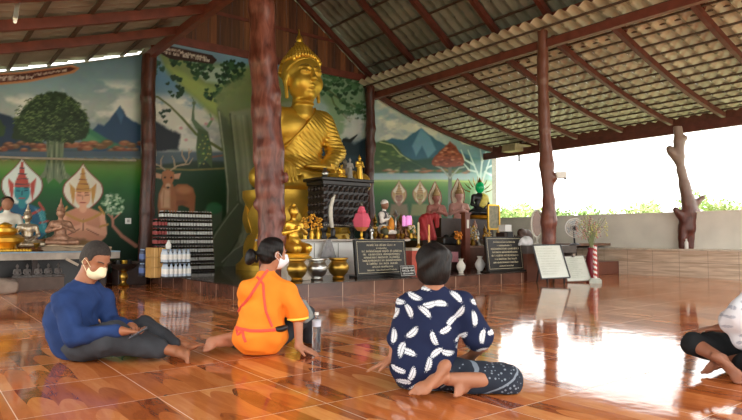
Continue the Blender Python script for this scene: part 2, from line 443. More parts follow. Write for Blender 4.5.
TILE_R = mat('aisle_roof_tiles', 'd6cfbc', .3, var=.14, scale=1.6, col2='a8a292')
TILE_L = mat('left_roof_tiles', '95918a', .5, var=.15, scale=1.6, col2='7a766e')
TILE_N = mat('nave_roof_tiles', '8a8a84', .55, var=.15, scale=1.6, col2='66665f')
Y0, Y1 = -1.2, WY + .55
tile_roof('ceiling_right', courses(z_right, 9.55, 15.0), Y0, Y1, TILE_R, amp=.055)
tile_roof('ceiling_left', courses(z_left, 4.15, -2.2), Y0, WY + .22, TILE_L)
tile_roof('ceiling_nave_right', courses(lambda x: ztop_nave(x) + .02, 6.76, 10.75), Y0, Y1, TILE_N)
tile_roof('ceiling_nave_left', courses(lambda x: ztop_nave(x) + .02, 6.74, 3.98), Y0, Y1, TILE_N)
def rafters(name, f, xa, xb, ys, m, w_=.1, h_=.14, drop=.11, n=10):
    b = MB()
    for y in ys:
        xs = np.linspace(xa, xb, n)
        for a, c in zip(xs[:-1], xs[1:]): b.bar((a, y, f(a) - drop), (c, y, f(c) - drop), w_, h_)
    return tag(b.build(name, m), kind='structure')
RY = [12.85, 11.1, 9.75, 8.4, 7.1, 5.9, 4.5, 3.1, 1.7, .3, -1.1]
rafters('trim_rafters_right', z_right, 10.0, 14.8, RY, DRED, .09, .12, .1)
rafters('trim_rafters_left', z_left, 3.95, -2.0, RY[1:], RED, .1, .15, .12)
rafters('trim_rafters_nave_right', ztop_nave, 6.78, 10.6, RY, DRED, .1, .13, .1, 3)
rafters('trim_rafters_nave_left', ztop_nave, 6.72, 4.0, RY, DRED, .1, .13, .1, 3)
def battens(name, P, y0, y1, m, up=.0, every=1, w_=.035):
    b = MB()
    for (x, z) in P[::every]: b.bar((x, y0, z - .03 + up), (x, y1, z - .03 + up), w_, .035)
    return tag(b.build(name, m), kind='structure')
BAT = mat('batten_steel', '4d3a30', .6)
battens('trim_battens_right', courses(z_right, 9.75, 15.0), Y0, Y1, BAT)
battens('trim_battens_left', courses(z_left, 4.15, -2.2), Y0, WY + .2, BAT, every=2, w_=.06)
battens('trim_battens_nave_right', courses(lambda x: ztop_nave(x) + .02, 6.76, 10.75), Y0, Y1, BAT, every=2, w_=.05)
battens('trim_battens_nave_left', courses(lambda x: ztop_nave(x) + .02, 6.74, 3.98), Y0, Y1, BAT, every=2)
b = MB()
b.bar((10.0, Y0, 5.2), (10.0, WY, 5.2), .14, .2); b.bar((10.0, Y0, 4.72), (10.0, WY, 4.72), .12, .16)
b.bar((4.0, Y0, 5.25), (4.0, WY, 5.25), .14, .2); b.bar((3.95, Y0, 4.72), (3.95, WY, 4.72), .12, .16)
b.bar((6.75, Y0, 7.38), (6.75, WY, 7.38), .12, .2)
tag(b.build('trim_nave_beams', RED), kind='structure')
b = MB().bar((14.6, Y0, 3.46), (14.6, WY + .3, 3.46), .1, .2); b.bar((14.95, Y0, 3.72), (14.95, WY + .3, 3.72), .05, .2)
tag(b.build('trim_eave_beam', DRED), kind='structure')
b = MB()
b.bar((4.0, WY - .1, ztop_nave(4.0) - .16), (6.68, WY - .1, 7.42), .1, .16)
tag(b.build('trim_wall_plate', RED), kind='structure')
# a sloping roof beam from the left post head up the gable, in front of the boards
# outside
GRD = mat('outside_ground', '9aa07c', .9, var=.2, scale=.4)
b = MB().box((-60, -60, -.4), (160, 160, -.25)); tag(b.build('floor_outside', GRD), kind='structure')
# ================= painted murals on the end wall =================
def fbm(x, y, sc, seed=0, oc=4):
    r = np.random.default_rng(seed); T = r.random((64, 64)); out = 0; a = .5; tot = 0
    for o in range(oc):
        u = x / sc * 2 ** o + 17.3 * o; v = y / sc * 2 ** o + 9.1 * o
        i = np.floor(u).astype(int); j = np.floor(v).astype(int); fu = u - i; fv = v - j
        fu = fu * fu * (3 - 2 * fu); fv = fv * fv * (3 - 2 * fv)
        g = lambda p, q: T[p % 64, q % 64]
        out = out + a * ((g(i, j) * (1 - fu) + g(i + 1, j) * fu) * (1 - fv) + (g(i, j + 1) * (1 - fu) + g(i + 1, j + 1) * fu) * fv)
        tot += a; a *= .5
    return out / tot
class Canvas:
    def __init__(s, PX, PY): s.x = PX; s.y = PY; s.c = np.zeros(PX.shape + (3,))
    def blend(s, m, col):
        col = np.array([int(col[i:i + 2], 16) / 255 for i in (0, 2, 4)]) if isinstance(col, str) else np.array(col)
        m = np.clip(m, 0, 1)[..., None]; s.c = s.c * (1 - m) + col * m
    def sub(s, x0, x1, y0, y1):
        m = (s.x >= x0) & (s.x <= x1) & (s.y >= y0) & (s.y <= y1)
        if not m.any(): return None
        a = np.argwhere(m); lo = a.min(0); hi = a.max(0) + 1; return (slice(lo[0], hi[0]), slice(lo[1], hi[1]))
    def put(s, sl, m, col, a=1):
        col = np.array([int(col[i:i + 2], 16) / 255 for i in (0, 2, 4)]); m = (np.clip(m, 0, 1) * a)[..., None]
        s.c[sl] = s.c[sl] * (1 - m) + col * m
    def poly(s, pts, col, soft=.5, a=1, rough=0, rs=4):
        P = np.array(pts, float); sl = s.sub(P[:, 0].min() - soft * 2 - rough, P[:, 0].max() + soft * 2 + rough, P[:, 1].min() - soft * 2 - rough, P[:, 1].max() + soft * 2 + rough)
        if sl is None: return
        x, y = s.x[sl], s.y[sl]; d = np.full(x.shape, 1e9); ins = np.zeros(x.shape, bool)
        for p, q in zip(P, np.roll(P, -1, 0)):
            e = q - p; t = np.clip(((x - p[0]) * e[0] + (y - p[1]) * e[1]) / (e @ e + 1e-9), 0, 1)
            d = np.minimum(d, np.hypot(x - p[0] - t * e[0], y - p[1] - t * e[1]))
            c = (p[1] > y) != (q[1] > y)
            ins ^= c & (x < (q[0] - p[0]) * (y - p[1]) / (q[1] - p[1] + 1e-12) + p[0])
        d = np.where(ins, -d, d)
        if rough: d = d + (fbm(x, y, rs, int(abs(P[0, 0] * 7)) % 97) - .5) * 2 * rough
        s.put(sl, .5 - d / (2 * soft), col, a)
    def ell(s, cx, cy, rx, ry, col, soft=.5, a=1, ang=0):
        r = max(rx, ry) + 2; sl = s.sub(cx - r, cx + r, cy - r, cy + r)
        if sl is None: return
        c_, s_ = math.cos(ang), math.sin(ang); x = s.x[sl] - cx; y = s.y[sl] - cy
        u = (x * c_ + y * s_) / rx; v = (-x * s_ + y * c_) / ry; k = np.hypot(u, v)
        s.put(sl, .5 - (k - 1) * min(rx, ry) / (2 * soft), col, a)
    def stroke(s, pts, w, col, soft=.4, a=1):
        P = np.array(pts, float); W = np.interp(np.linspace(0, 1, len(P)), np.linspace(0, 1, len(np.atleast_1d(w))), np.atleast_1d(w))
        m_ = W.max() + 1; sl = s.sub(P[:, 0].min() - m_, P[:, 0].max() + m_, P[:, 1].min() - m_, P[:, 1].max() + m_)
        if sl is None: return
        x, y = s.x[sl], s.y[sl]; d = np.full(x.shape, 1e9)
        for i in range(len(P) - 1):
            p, q = P[i], P[i + 1]; e = q - p; t = np.clip(((x - p[0]) * e[0] + (y - p[1]) * e[1]) / (e @ e + 1e-9), 0, 1)
            d = np.minimum(d, np.hypot(x - p[0] - t * e[0], y - p[1] - t * e[1]) - (W[i] + (W[i + 1] - W[i]) * t) / 2)
        s.put(sl, .5 - d / (2 * soft), col, a)
    def vgrad(s, x0, x1, stops, a=1):
        ys = [q[0] for q in stops]; cs = np.array([[int(q[1][i:i + 2], 16) / 255 for i in (0, 2, 4)] for q in stops])
        m = (s.x >= x0) & (s.x < x1)
        col = np.stack([np.interp(s.y, ys, cs[:, i]) for i in range(3)], -1)
        s.c[m] = s.c[m] * (1 - a) + col[m] * a
    def clouds(s, x0, x1, y0, y1, col, seed, sc=22, th=.5, a=.9):
        sl = s.sub(x0, x1, y0, y1)
        if sl is None: return
        x, y = s.x[sl], s.y[sl]; f = fbm(x, y * 1.7, sc, seed)
        e = np.minimum(np.minimum(x - x0, x1 - x), np.minimum(y - y0, y1 - y)) / 8
        s.put(sl, np.clip((f - th) * 7, 0, 1) * np.clip(e, 0, 1), col, a)
gx = np.arange(-1.6, 15.0, .022); gz = np.arange(.17, 5.16, .022)
GX, GZ = np.meshgrid(gx, gz, indexing='ij')
_d = np.stack([GX, np.full_like(GX, WY - .01), GZ - EYE], -1)
_w = _d @ CF; PX = 371 + FPX * (_d @ CR) / _w; PY = 210 - FPX * (_d @ CU) / _w
cv = Canvas(PX, PY); rr_ = random.Random(3)
def teardrop(cx, top, bot, hw, fill, edge):
    def shp(g):
        P = []
        for i in range(25):
            t = i / 24; y = top - g + (bot - top + 2 * g) * t; w_ = (hw + g) * math.sin(math.pi * min(1, t ** 1.15)) ** .9 * (1 if t > .4 else (.45 + .55 * t / .4)); P.append((w_, y))
        return [(cx + a, y) for a, y in P] + [(cx - a, y) for a, y in P[::-1]]
    cv.poly(shp(1.2), edge, .5); cv.poly(shp(0), fill, .5)
# ---- left aisle ----
cv.vgrad(-400, 141, [(60, '66808f'), (85, '7e97a2'), (110, '9fa8a6'), (140, '6f8088'), (152, '3c4c54'), (158, '60707a'), (161, '6f7d45'), (172, '4d7a2e'), (190, '1d5b28'), (215, '0f3f22'), (262, '0b2a18')])
cv.clouds(-80, 140, 92, 128, 'd2d2cc', 5, 26, .42); cv.clouds(60, 140, 78, 100, 'c8ccc8', 8, 26, .5)
cv.poly([(-60, 120), (-20, 108), (10, 116), (30, 128), (50, 150), (-60, 152)], '26364a', 1)
cv.poly([(84, 140), (98, 124), (104, 126), (120, 106), (126, 116), (134, 122), (145, 126), (145, 152), (84, 152)], '2f4a66', 1, rough=1)
cv.poly([(116, 112), (120, 106), (124, 115), (121, 124)], '46678a', 1, .8)
cv.poly([(82, 124), (96, 132), (112, 142), (130, 147), (82, 150)], '3c7257', 1); cv.poly([(82, 130), (100, 141), (82, 147)], '5b8f66', 1.5, .7)
for i in range(46):
    x = -40 + i * 4 + rr_.uniform(-1, 1); y = rr_.uniform(143, 151)
    cv.ell(x, y, rr_.uniform(3, 6), rr_.uniform(2, 3.4), rr_.choice(['7a4632', '8f5a40', '5d3b2a', '6d5136']), .8); cv.ell(x, y - 1.5, 3, .8, 'b08a66', .5, .7)
cv.poly([(-60, 152), (145, 151), (145, 156), (-60, 158)], '4b5a66', .6)
for i in range(60): cv.stroke([(-40 + i * 3.2, 158 + (i * 7 % 3)), (-38 + i * 3.2, 159 + (i * 5 % 3))], 1.2, rr_.choice(['97804c', '71602f', 'a08b5e']), .5, .7)
# tree
cv.poly([(46, 138), (64, 138), (63, 160), (66, 172), (76, 181), (64, 179), (60, 184), (54, 178), (48, 184), (46, 177), (36, 181), (44, 171), (47, 158)], '66735a', .6)
for k in range(6): cv.stroke([(48 + k * 3, 140), (49 + k * 2.6, 160), (46 + k * 4, 178)], .7, ['3a4734', '8c9675'][k % 2], .4)
cv.poly([(12, 138), (15, 122), (24, 108), (36, 96), (50, 91), (66, 93), (78, 104), (86, 114), (90, 128), (86, 139), (70, 143), (50, 141), (30, 144)], '27391f', 1, rough=2.5)
for i in range(330):
    a = rr_.uniform(0, 6.28); r = math.sqrt(rr_.random()); x = 51 + 37 * r * math.cos(a); y = 119 + 25 * r * math.sin(a)
    cv.stroke([(x - 2, y + .6), (x, y - .7), (x + 2, y + .5)], [.5, 1.2, .5], rr_.choice(['4d6137', '5d7142', '3b4f2c', '1b2b17', '6f7f50']), .4, .9)
cv.poly([(-20, 124), (0, 120), (6, 127), (4, 136), (-20, 140)], '35492a', 1, rough=2)
# figures
def deity(cx, ty, s, halo, edge, skin, crown, cloth, shade, body=True, hw=20):
    teardrop(cx, ty, ty + 50 * s, hw * s, halo, edge)
    if body:
        cv.poly([(cx - 8 * s, ty + 46 * s), (cx - 18 * s, ty + 50 * s), (cx - 25 * s, ty + 62 * s), (cx - 24 * s, ty + 76 * s), (cx - 15 * s, ty + 84 * s), (cx + 15 * s, ty + 84 * s), (cx + 24 * s, ty + 76 * s), (cx + 25 * s, ty + 62 * s), (cx + 18 * s, ty + 50 * s), (cx + 8 * s, ty + 46 * s)], cloth, .7)
        cv.stroke([(cx - 20 * s, ty + 54 * s), (cx - 22 * s, ty + 72 * s), (cx - 3 * s, ty + 66 * s)], 6 * s, skin, .6); cv.stroke([(cx + 20 * s, ty + 54 * s), (cx + 22 * s, ty + 72 * s), (cx + 3 * s, ty + 66 * s)], 6 * s, skin, .6)
        cv.stroke([(cx - 16 * s, ty + 74 * s), (cx - 4 * s, ty + 68 * s)], 1 * s, shade, .4); cv.stroke([(cx + 16 * s, ty + 74 * s), (cx + 4 * s, ty + 68 * s)], 1 * s, shade, .4)
        cv.ell(cx, ty + 63 * s, 3 * s, 6 * s, skin, .5); cv.stroke([(cx, ty + 57 * s), (cx, ty + 69 * s)], .7, shade, .3)
        cv.stroke([(cx - 18 * s, ty + 52 * s), (cx - 8 * s, ty + 57 * s), (cx, ty + 60 * s), (cx + 8 * s, ty + 57 * s), (cx + 18 * s, ty + 52 * s)], 2.6 * s, crown, .5)
        for q in (-1, 1): cv.stroke([(cx + q * 26 * s, ty + 63 * s), (cx + q * 18 * s, ty + 65 * s)], 2 * s, crown, .4); cv.stroke([(cx + q * 17 * s, ty + 45 * s), (cx + q * 22 * s, ty + 52 * s)], 2.4 * s, crown, .4)
        cv.poly([(cx - 15 * s, ty + 80 * s), (cx + 15 * s, ty + 80 * s), (cx + 22 * s, ty + 92 * s), (cx - 22 * s, ty + 92 * s)], crown, .7)
    cv.ell(cx, ty + 46 * s, 4 * s, 5 * s, skin, .5); cv.ell(cx, ty + 34 * s, 8 * s, 10 * s, skin, .5)
    cv.poly([(cx - 8 * s, ty + 29 * s), (cx + 8 * s, ty + 29 * s), (cx + 6 * s, ty + 22 * s), (cx + 3 * s, ty + 16 * s), (cx + 1 * s, ty + 4 * s), (cx - 1 * s, ty + 4 * s), (cx - 3 * s, ty + 16 * s), (cx - 6 * s, ty + 22 * s)], crown, .5)
    for k in (10, 16, 21, 26): cv.stroke([(cx - k * .26 * s, ty + k * s), (cx + k * .26 * s, ty + k * s)], .8 * s, shade, .3)
    for q in (-1, 1):
        cv.poly([(cx + q * 8 * s, ty + 26 * s), (cx + q * 14 * s, ty + 20 * s), (cx + q * 13 * s, ty + 30 * s), (cx + q * 10 * s, ty + 44 * s)], crown, .5)
        cv.stroke([(cx + q * 5.5 * s, ty + 32.5 * s), (cx + q * 2 * s, ty + 32.8 * s)], 1.1 * s, shade, .3); cv.stroke([(cx + q * 5.5 * s, ty + 30 * s), (cx + q * 2 * s, ty + 30 * s)], .6 * s, shade, .3)
    cv.stroke([(cx, ty + 33 * s), (cx, ty + 37 * s)], .9 * s, shade, .3, .7); cv.stroke([(cx - 2.6 * s, ty + 40 * s), (cx + 2.6 * s, ty + 40 * s)], 1.1 * s, '9c3f3a', .3)
deity(22, 158, 1.0, 'c2cbc5', '6c2b24', '2f7f86', 'a3463c', '1f5570', '123540')
for k in range(7): cv.stroke([(34 + k, 208 + k), (46, 214 + k * 4)], .6, '6fa0a8', .3, .6)
deity(83, 164, .96, 'd6cfbe', '7a3023', 'd9a183', 'b98a4a', 'c68a6c', '7d4a38')
# pale little tree at the right edge
cv.stroke([(112, 214), (113, 226), (122, 236), (136, 246)], [2, 3.5, 4], 'b07a66', .5)
cv.stroke([(112, 218), (106, 212)], 1.5, 'b07a66', .4); cv.stroke([(113, 220), (121, 212)], 1.5, 'b07a66', .4)
for i in range(120):
    a = rr_.uniform(0, 6.28); r = math.sqrt(rr_.random()); cv.ell(114 + 12 * r * math.cos(a), 204 + 11 * r * math.sin(a), 1.4, 1.0, rr_.choice(['a9bd9c', '7c9a78', '4f7355', 'c7d2b8']), .4, .85)
cv.poly([(48, 268), (52, 244), (80, 238), (108, 246), (122, 262), (140, 268)], '5e4a2c', 1.5, .6, 2)
# banner with writing
cv.poly([(-60, 76), (20, 72), (72, 65), (80, 68), (74, 73), (30, 82), (-60, 91)], 'b07a58', .5); cv.poly([(-60, 78), (20, 74), (70, 67), (76, 68.5), (70, 71.5), (28, 80), (-60, 88)], '4a2420', .5)
def script(x0, y0, x1, y1, h_, col, n, seed=1, a=.9, dens=1.):
    q = random.Random(seed); L_ = math.hypot(x1 - x0, y1 - y0); t = 0
    while t < 1:
        w_ = q.uniform(.6, 1.2) * h_ * .8; x = x0 + (x1 - x0) * t; y = y0 + (y1 - y0) * t; k = q.randint(0, 3)
        S = [[(0, 0), (0, -h_), (w_ * .6, -h_), (w_ * .6, 0)], [(0, -h_), (0, 0), (w_ * .6, 0), (w_ * .6, -h_)], [(0, -h_ * .4), (w_ * .3, -h_), (w_ * .6, -h_ * .4), (w_ * .6, 0)], [(0, 0), (w_ * .1, -h_ * .6), (w_ * .5, -h_ * .9), (w_ * .5, 0)]][k]
        if q.random() < .9: cv.stroke([(x + u, y + v) for u, v in S], .45 * max(1, h_ / 2.4), col, .3, a)
        if q.random() < .3: cv.stroke([(x, y - h_ * 1.35), (x + w_ * .5, y - h_ * 1.45)], .4, col, .3, a)
        t += w_ / L_
script(-40, 84.5, 34, 78, 2.6, 'd9cfc4', 20, 4); script(34, 76, 66, 71, 1.6, 'd0c4b8', 20, 5); script(-10, 79, 14, 76.5, 1.1, 'd0c4b8', 20, 6)
# ---- nave, left of the statue ----
cv.vgrad(141, 300, [(40, '7890a0'), (80, '5f86a6'), (105, '7d98a8'), (120, 'a9aca8'), (150, '8e9494'), (160, '3c4a44'), (166, '2e3c2c'), (172, '22402a'), (200, '1c3a22'), (270, '142c1c')])
cv.clouds(141, 230, 92, 155, 'c9c8c0', 11, 22, .38); cv.clouds(141, 200, 96, 130, 'dcdad0', 14, 14, .5)
cv.poly([(146, 133), (156, 122), (166, 128), (180, 134), (178, 150), (146, 152)], '232a33', 1.4, rough=1.5)
cv.poly([(155, 50), (185, 60), (230, 66), (262, 66), (262, 122), (240, 136), (225, 128), (205, 108), (185, 92), (168, 72)], '76854a', 3, .85, 2.5, 12)
cv.poly([(168, 66), (215, 90), (240, 118), (236, 124), (206, 106), (182, 86)], '93a25c', 3, .8)
cv.poly([(190, 68), (232, 66), (228, 84), (206, 82)], '9fb2ae', 2, .8)
cv.stroke([(146, 96), (158, 97), (170, 106), (182, 118), (196, 134), (222, 150)], [2.2, 1.6, 2.5, 3], '5a6338', .5)
cv.poly([(146, 152), (236, 152), (236, 162), (200, 160), (146, 166)], '51606a', 1.2, .9); cv.stroke([(146, 168), (190, 170), (232, 168)], 1.6, '8f7d45', .7, .8); cv.stroke([(205, 158), (232, 154)], 1.4, '8a5648', .8)
def leaf(x, y, s, ang, col):
    c_, s_ = math.cos(ang), math.sin(ang); P = [(0, 0), (.45, -.28), (.9, -.1), (1.0, .35), (.6, .8), (0, 1.35), (-.6, .8), (-1.0, .35), (-.9, -.1), (-.45, -.28)]
    cv.poly([(x + s * (u * c_ - v * s_), y + s * (u * s_ + v * c_)) for u, v in P], col, .4)
def leaves(cx, cy, rx, ry, n, s, cols):
    for i in range(n):
        a = rr_.uniform(0, 6.28); r = math.sqrt(rr_.random()); leaf(cx + rx * r * math.cos(a), cy + ry * r * math.sin(a), s * rr_.uniform(.8, 1.25), rr_.uniform(-.5, .5), rr_.choice(cols))
DG = ['23402a', '2e4c30', '1c3524', '36583a']
leaves(156, 67, 7, 7, 13, 2.6, ['3b5f52', '2f5048']); leaves(174, 86, 10, 11, 15, 2.8, ['2b4436', '23402a']); leaves(165, 115, 8, 6, 7, 2.3, ['2b4436'])
leaves(176, 61, 10, 3, 8, 2.6, DG); leaves(200, 68, 14, 10, 26, 2.8, DG); leaves(232, 72, 15, 13, 48, 3.0, DG); leaves(222, 92, 18, 8, 24, 2.8, DG); leaves(190, 62, 12, 5, 8, 2.6, DG)
# painted trunk with spreading root
cv.poly([(217, 108), (226, 98), (240, 92), (300, 90), (300, 272), (196, 272), (203, 260), (220, 244), (227, 222), (226, 180), (221, 140)], '59634f', 1, rough=.6)
cv.poly([(217, 108), (214, 98), (226, 84), (244, 76), (300, 70), (300, 130), (232, 126)], '76835c', 2, .9, 2)
cv.poly([(230, 112), (300, 100), (300, 272), (222, 272), (238, 246), (240, 215), (236, 170)], '868c76', 1.4, .95, .8)
for k in range(8): cv.stroke([(231 + k * 4, 116), (236 + k * 4, 160), (239 + k * 4, 205), (232 + k * 4, 240), (214 + k * 5, 266)], [1.2, 2.2, 2], ['a6ab92', '646c58', '969c84'][k % 3], 1.1, .6)
cv.stroke([(219, 112), (224, 150), (228, 190), (227, 222), (219, 244), (203, 260)], 1.4, 'a9ae98', .6, .8); cv.stroke([(230, 114), (236, 170), (240, 214), (237, 240), (226, 258)], 1.4, '3c4438', .8, .8)
cv.poly([(204, 268), (206, 248), (216, 230), (228, 212), (238, 200), (244, 206), (242, 232), (230, 250), (222, 268)], '57604e', 1, rough=.6)
cv.stroke([(207, 250), (217, 232), (230, 214), (238, 204)], 1, '8e9680', .6); cv.poly([(222, 268), (232, 252), (246, 242), (262, 246), (264, 268)], '6d7466', 1); cv.stroke([(222, 262), (234, 250), (246, 243)], 1, 'a3a994', .6)
cv.poly([(196, 228), (202, 212), (212, 204), (222, 206), (222, 222), (208, 238), (198, 244)], '4d5a4a', 1, rough=.5); cv.ell(214, 208, 8, 6, '2e6a44', 1, .8)
cv.poly([(200, 225), (210, 222), (205, 262), (196, 262)], '3f4b40', 1.5)
# peacock
cv.stroke([(194, 104), (193, 112), (193, 120), (198, 127), (204, 133)], [1.6, 2, 3.5, 6, 7], '5d6f58', .5); cv.ell(194, 103, 2, 1.8, '5d6f58', .5); cv.stroke([(194, 101), (192, 97)], .6, '43604a', .3)
cv.poly([(198, 128), (208, 132), (212, 150), (212, 168), (205, 160), (198, 168), (196, 148)], '4a5c40', .7); cv.stroke([(208, 126), (212, 120), (210, 114)], [3, 2, 1.4], '6c8a66', .5)
for i in range(26): cv.ell(rr_.uniform(198, 211), rr_.uniform(134, 165), .9, .9, rr_.choice(['8fa45a', '2f5a46', 'b0a860']), .4, .8)
for p_ in ((181, 128), (206, 124), (186, 140), (212, 119)): cv.ell(p_[0], p_[1], 1.8, 1.4, 'b9828a', .6, .8)
# deer
BR = '8a5637'
cv.poly([(172, 188), (178, 184), (187, 184), (193, 188), (195.5, 196), (195, 206), (194, 218), (190, 218), (189, 208), (182, 205), (178, 206), (177, 218), (172, 218)], BR, .6)
cv.ell(184, 190, 8, 4, 'b07c54', 1.4, .7); cv.ell(181, 203, 6, 2.5, '6d4029', 1.2, .6)
cv.poly([(163, 184), (173, 184), (176, 196), (176, 208), (173, 218), (169, 218), (168, 210), (165, 210), (163, 218), (159, 218), (157.5, 206), (158.5, 194)], '96603e', .6)
cv.poly([(163, 188), (170, 190), (170, 208), (161, 208), (160, 196)], 'c9a888', 1.4, .75); cv.stroke([(164, 190), (163, 206)], 1, '8a5637', .5, .6)
cv.poly([(162, 172), (168, 169.5), (174, 172), (174.5, 178), (172, 184), (169, 188), (166.5, 188), (163.5, 184), (161.5, 178)], 'a06a46', .5)
cv.ell(168, 186, 2.6, 2.8, 'c4a68a', .6, .8); cv.ell(168, 187.4, 1.5, 1.0, '20140e', .3)
cv.poly([(162, 174), (154, 172.5), (156, 178), (161, 179)], 'b98d72', .5); cv.poly([(174, 174), (181, 173), (179, 179), (174.5, 179)], 'b98d72', .5); cv.ell(164.8, 177.5, 1, 1, '20140e', .3); cv.ell(171.5, 177.5, 1, 1, '20140e', .3)
AN = 'a39078'
for P_ in ([(165, 170), (160, 166), (153, 163), (150, 156), (150, 147)], [(152, 161), (156, 155), (156, 150)], [(156, 165), (149, 163), (147, 157)], [(161, 167), (161, 160), (163, 156)], [(150, 153), (147, 149)],
           [(171, 170), (177, 166), (185, 164), (189, 157), (189, 149)], [(186, 162), (182, 155), (182, 150)], [(181, 165), (189, 164), (193, 158)], [(175, 168), (174, 160), (172, 156)], [(189, 153), (192, 150)]): cv.stroke(P_, [1.7, 1.2, .7], AN, .4)
# banner
cv.poly([(147, 46), (150, 42), (212, 55), (217, 60), (213, 64), (170, 59)], '35201c', .4)
cv.poly([(148, 50), (154, 47), (158, 52), (154, 53)], 'c9c2b4', .5, .8); script(160, 48.6, 182, 52.3, 1.6, 'd8d0c4', 9, 8); script(162, 53, 208, 62, 2.6, 'd8d0c4', 9, 9); script(180, 53.6, 206, 58.2, 1.6, 'd8d0c4', 9, 10)
# ---- nave, right of the statue ----
cv.vgrad(300, 372, [(60, '7f9aa0'), (100, '8fa5a8'), (135, 'a3aaa6'), (150, '2f4656'), (165, '1e3038'), (260, '18301f')])
cv.poly([(312, 66), (372, 70), (372, 100), (350, 112), (330, 106), (312, 92)], '6c8468', 3, .85, 3, 9)
cv.poly([(326, 92), (340, 96), (346, 118), (342, 140), (330, 130)], '6f8a66', 2.5, .7); cv.stroke([(318, 80), (330, 92), (344, 102), (366, 112)], [2.4, 2, 1], '4f5b3c', .6); cv.stroke([(330, 92), (334, 104), (350, 122)], [1.8, 1], '4f5b3c', .6)
leaves(338, 84, 26, 12, 70, 2.6, ['2c4a34', '3a5a3e', '4a6a4c', '223c2a']); leaves(350, 106, 18, 9, 30, 2.3, ['2c4a34', '3a5a3e', '46644a']); leaves(358, 116, 9, 5, 9, 2, DG)
cv.clouds(330, 372, 112, 142, 'b9bcb8', 21, 16, .4)
cv.poly([(336, 146), (346, 138), (354, 144), (372, 136), (372, 156), (340, 156)], '1e2f38', 1.5, rough=1); cv.stroke([(344, 140), (350, 141), (357, 135)], [3, 3.5, 1], '14181c', .5)
# ---- right aisle ----
cv.vgrad(372, 560, [(85, '7d98a4'), (110, '93a9b0'), (135, '9aa9ac'), (160, '5b7c8c'), (171, '3d5e54'), (174, '8fa6ac'), (179, '9db0b4'), (182, '7a9a58'), (188, '4d7a3c'), (205, '28552c'), (260, '1a3a22')])
cv.clouds(374, 452, 92, 150, 'c9c5b8', 31, 24, .36); cv.clouds(374, 440, 96, 132, 'dad6c8', 33, 15, .5); cv.clouds(374, 430, 112, 142, '8c97a0', 35, 16, .55, .7)
cv.poly([(374, 146), (392, 138), (404, 140), (412, 134), (421, 128), (428, 134), (440, 142), (456, 150), (470, 156), (500, 162), (500, 172), (374, 172)], '3d6178', .8, rough=.8)
cv.poly([(421, 128), (430, 137), (436, 150), (428, 158), (422, 146), (416, 156), (412, 146)], '6d93ab', 1, .8); cv.poly([(374, 148), (392, 143), (400, 150), (390, 166), (374, 170)], '2c4453', 1)
cv.poly([(372, 144), (384, 140), (396, 146), (404, 156), (418, 162), (432, 171), (372, 173)], '42593c', 1); cv.stroke([(380, 142), (392, 145), (400, 154), (412, 162), (424, 168)], 1, 'b3b890', .5)
for i in range(30):
    x = rr_.uniform(376, 415); cv.ell(x, rr_.uniform(150 + max(0, (x - 390) * .5), 170), 2.2, 1, rr_.choice(['6b7d4c', '8c9a66', '2e4430']), .6, .8)
cv.poly([(400, 162), (440, 157), (500, 160), (500, 172), (400, 173)], '2e4a40', 1.2, .85)
for i in range(34): x = rr_.uniform(378, 470); cv.ell(x, rr_.uniform(169, 173), 3, 1, rr_.choice(['8a5a44', '5a6a3c', 'a06a50', 'c0a890']), .6, .8)
cv.stroke([(374, 181), (430, 180), (500, 183)], 1.4, 'b2c06c', .7, .8)
# red-leaved tree
cv.stroke([(450, 160), (450, 180), (450, 205), (449, 240)], [3.4, 4, 5], '5a625a', .5); cv.stroke([(450, 178), (441, 168), (436, 166)], 1.6, '8c948a', .5); cv.stroke([(450, 178), (459, 168), (464, 167)], 1.6, '8c948a', .5)
cv.poly([(450, 141), (458, 150), (466, 160), (462, 166), (448, 167), (434, 166), (431, 161), (440, 151)], '7c3f30', .8, rough=1.4)
for i in range(90):
    x = rr_.uniform(433, 465); y = rr_.uniform(146, 165)
    if abs(x - 449) < (y - 141) * .7: cv.ell(x, y, 1.9, .9, rr_.choice(['a2604a', '8b4a36', '5f2e26', 'b5806a']), .4, .9)
# pale bare tree at the far end
cv.vgrad(470, 560, [(130, '6c93a6'), (165, '7aa0ac'), (178, '8ab0a8'), (186, '8aa98a'), (260, '3d5a3c')], .6)
for P_ in ([(482, 200), (480, 180), (474, 165), (468, 150)], [(481, 185), (487, 168), (492, 152)], [(480, 180), (482, 162), (480, 148)], [(474, 165), (465, 160), (461, 150)], [(487, 168), (495, 164)], [(477, 172), (469, 170), (464, 164)], [(485, 172), (493, 176), (498, 186)], [(482, 162), (486, 152)]):
    cv.stroke(P_, [2.2, 1], 'b8c8c4', .5)
cv.ell(486, 196, 12, 14, 'b7bfae', 2, .7)
for i, (x, s_, cl) in enumerate(((399, .46, 'a07a68'), (420, .44, '9a8a5a'))):
    deity(x, 178 if i > 1 else 181, s_ * 1.05, 'cfc6b0', '8a5a48', cl, 'b09060', cl, '6a4236', False, 14); cv.poly([(x - 8, 204), (x + 8, 204), (x + 10, 216), (x - 10, 216)], cl, 1.2, .7)
cv.poly([(456, 136), (460, 132), (500, 145), (500, 151), (462, 144)], 'c9c6b4', .5); script(461, 140, 498, 149.5, 1.7, '5a4a40', 9, 12)
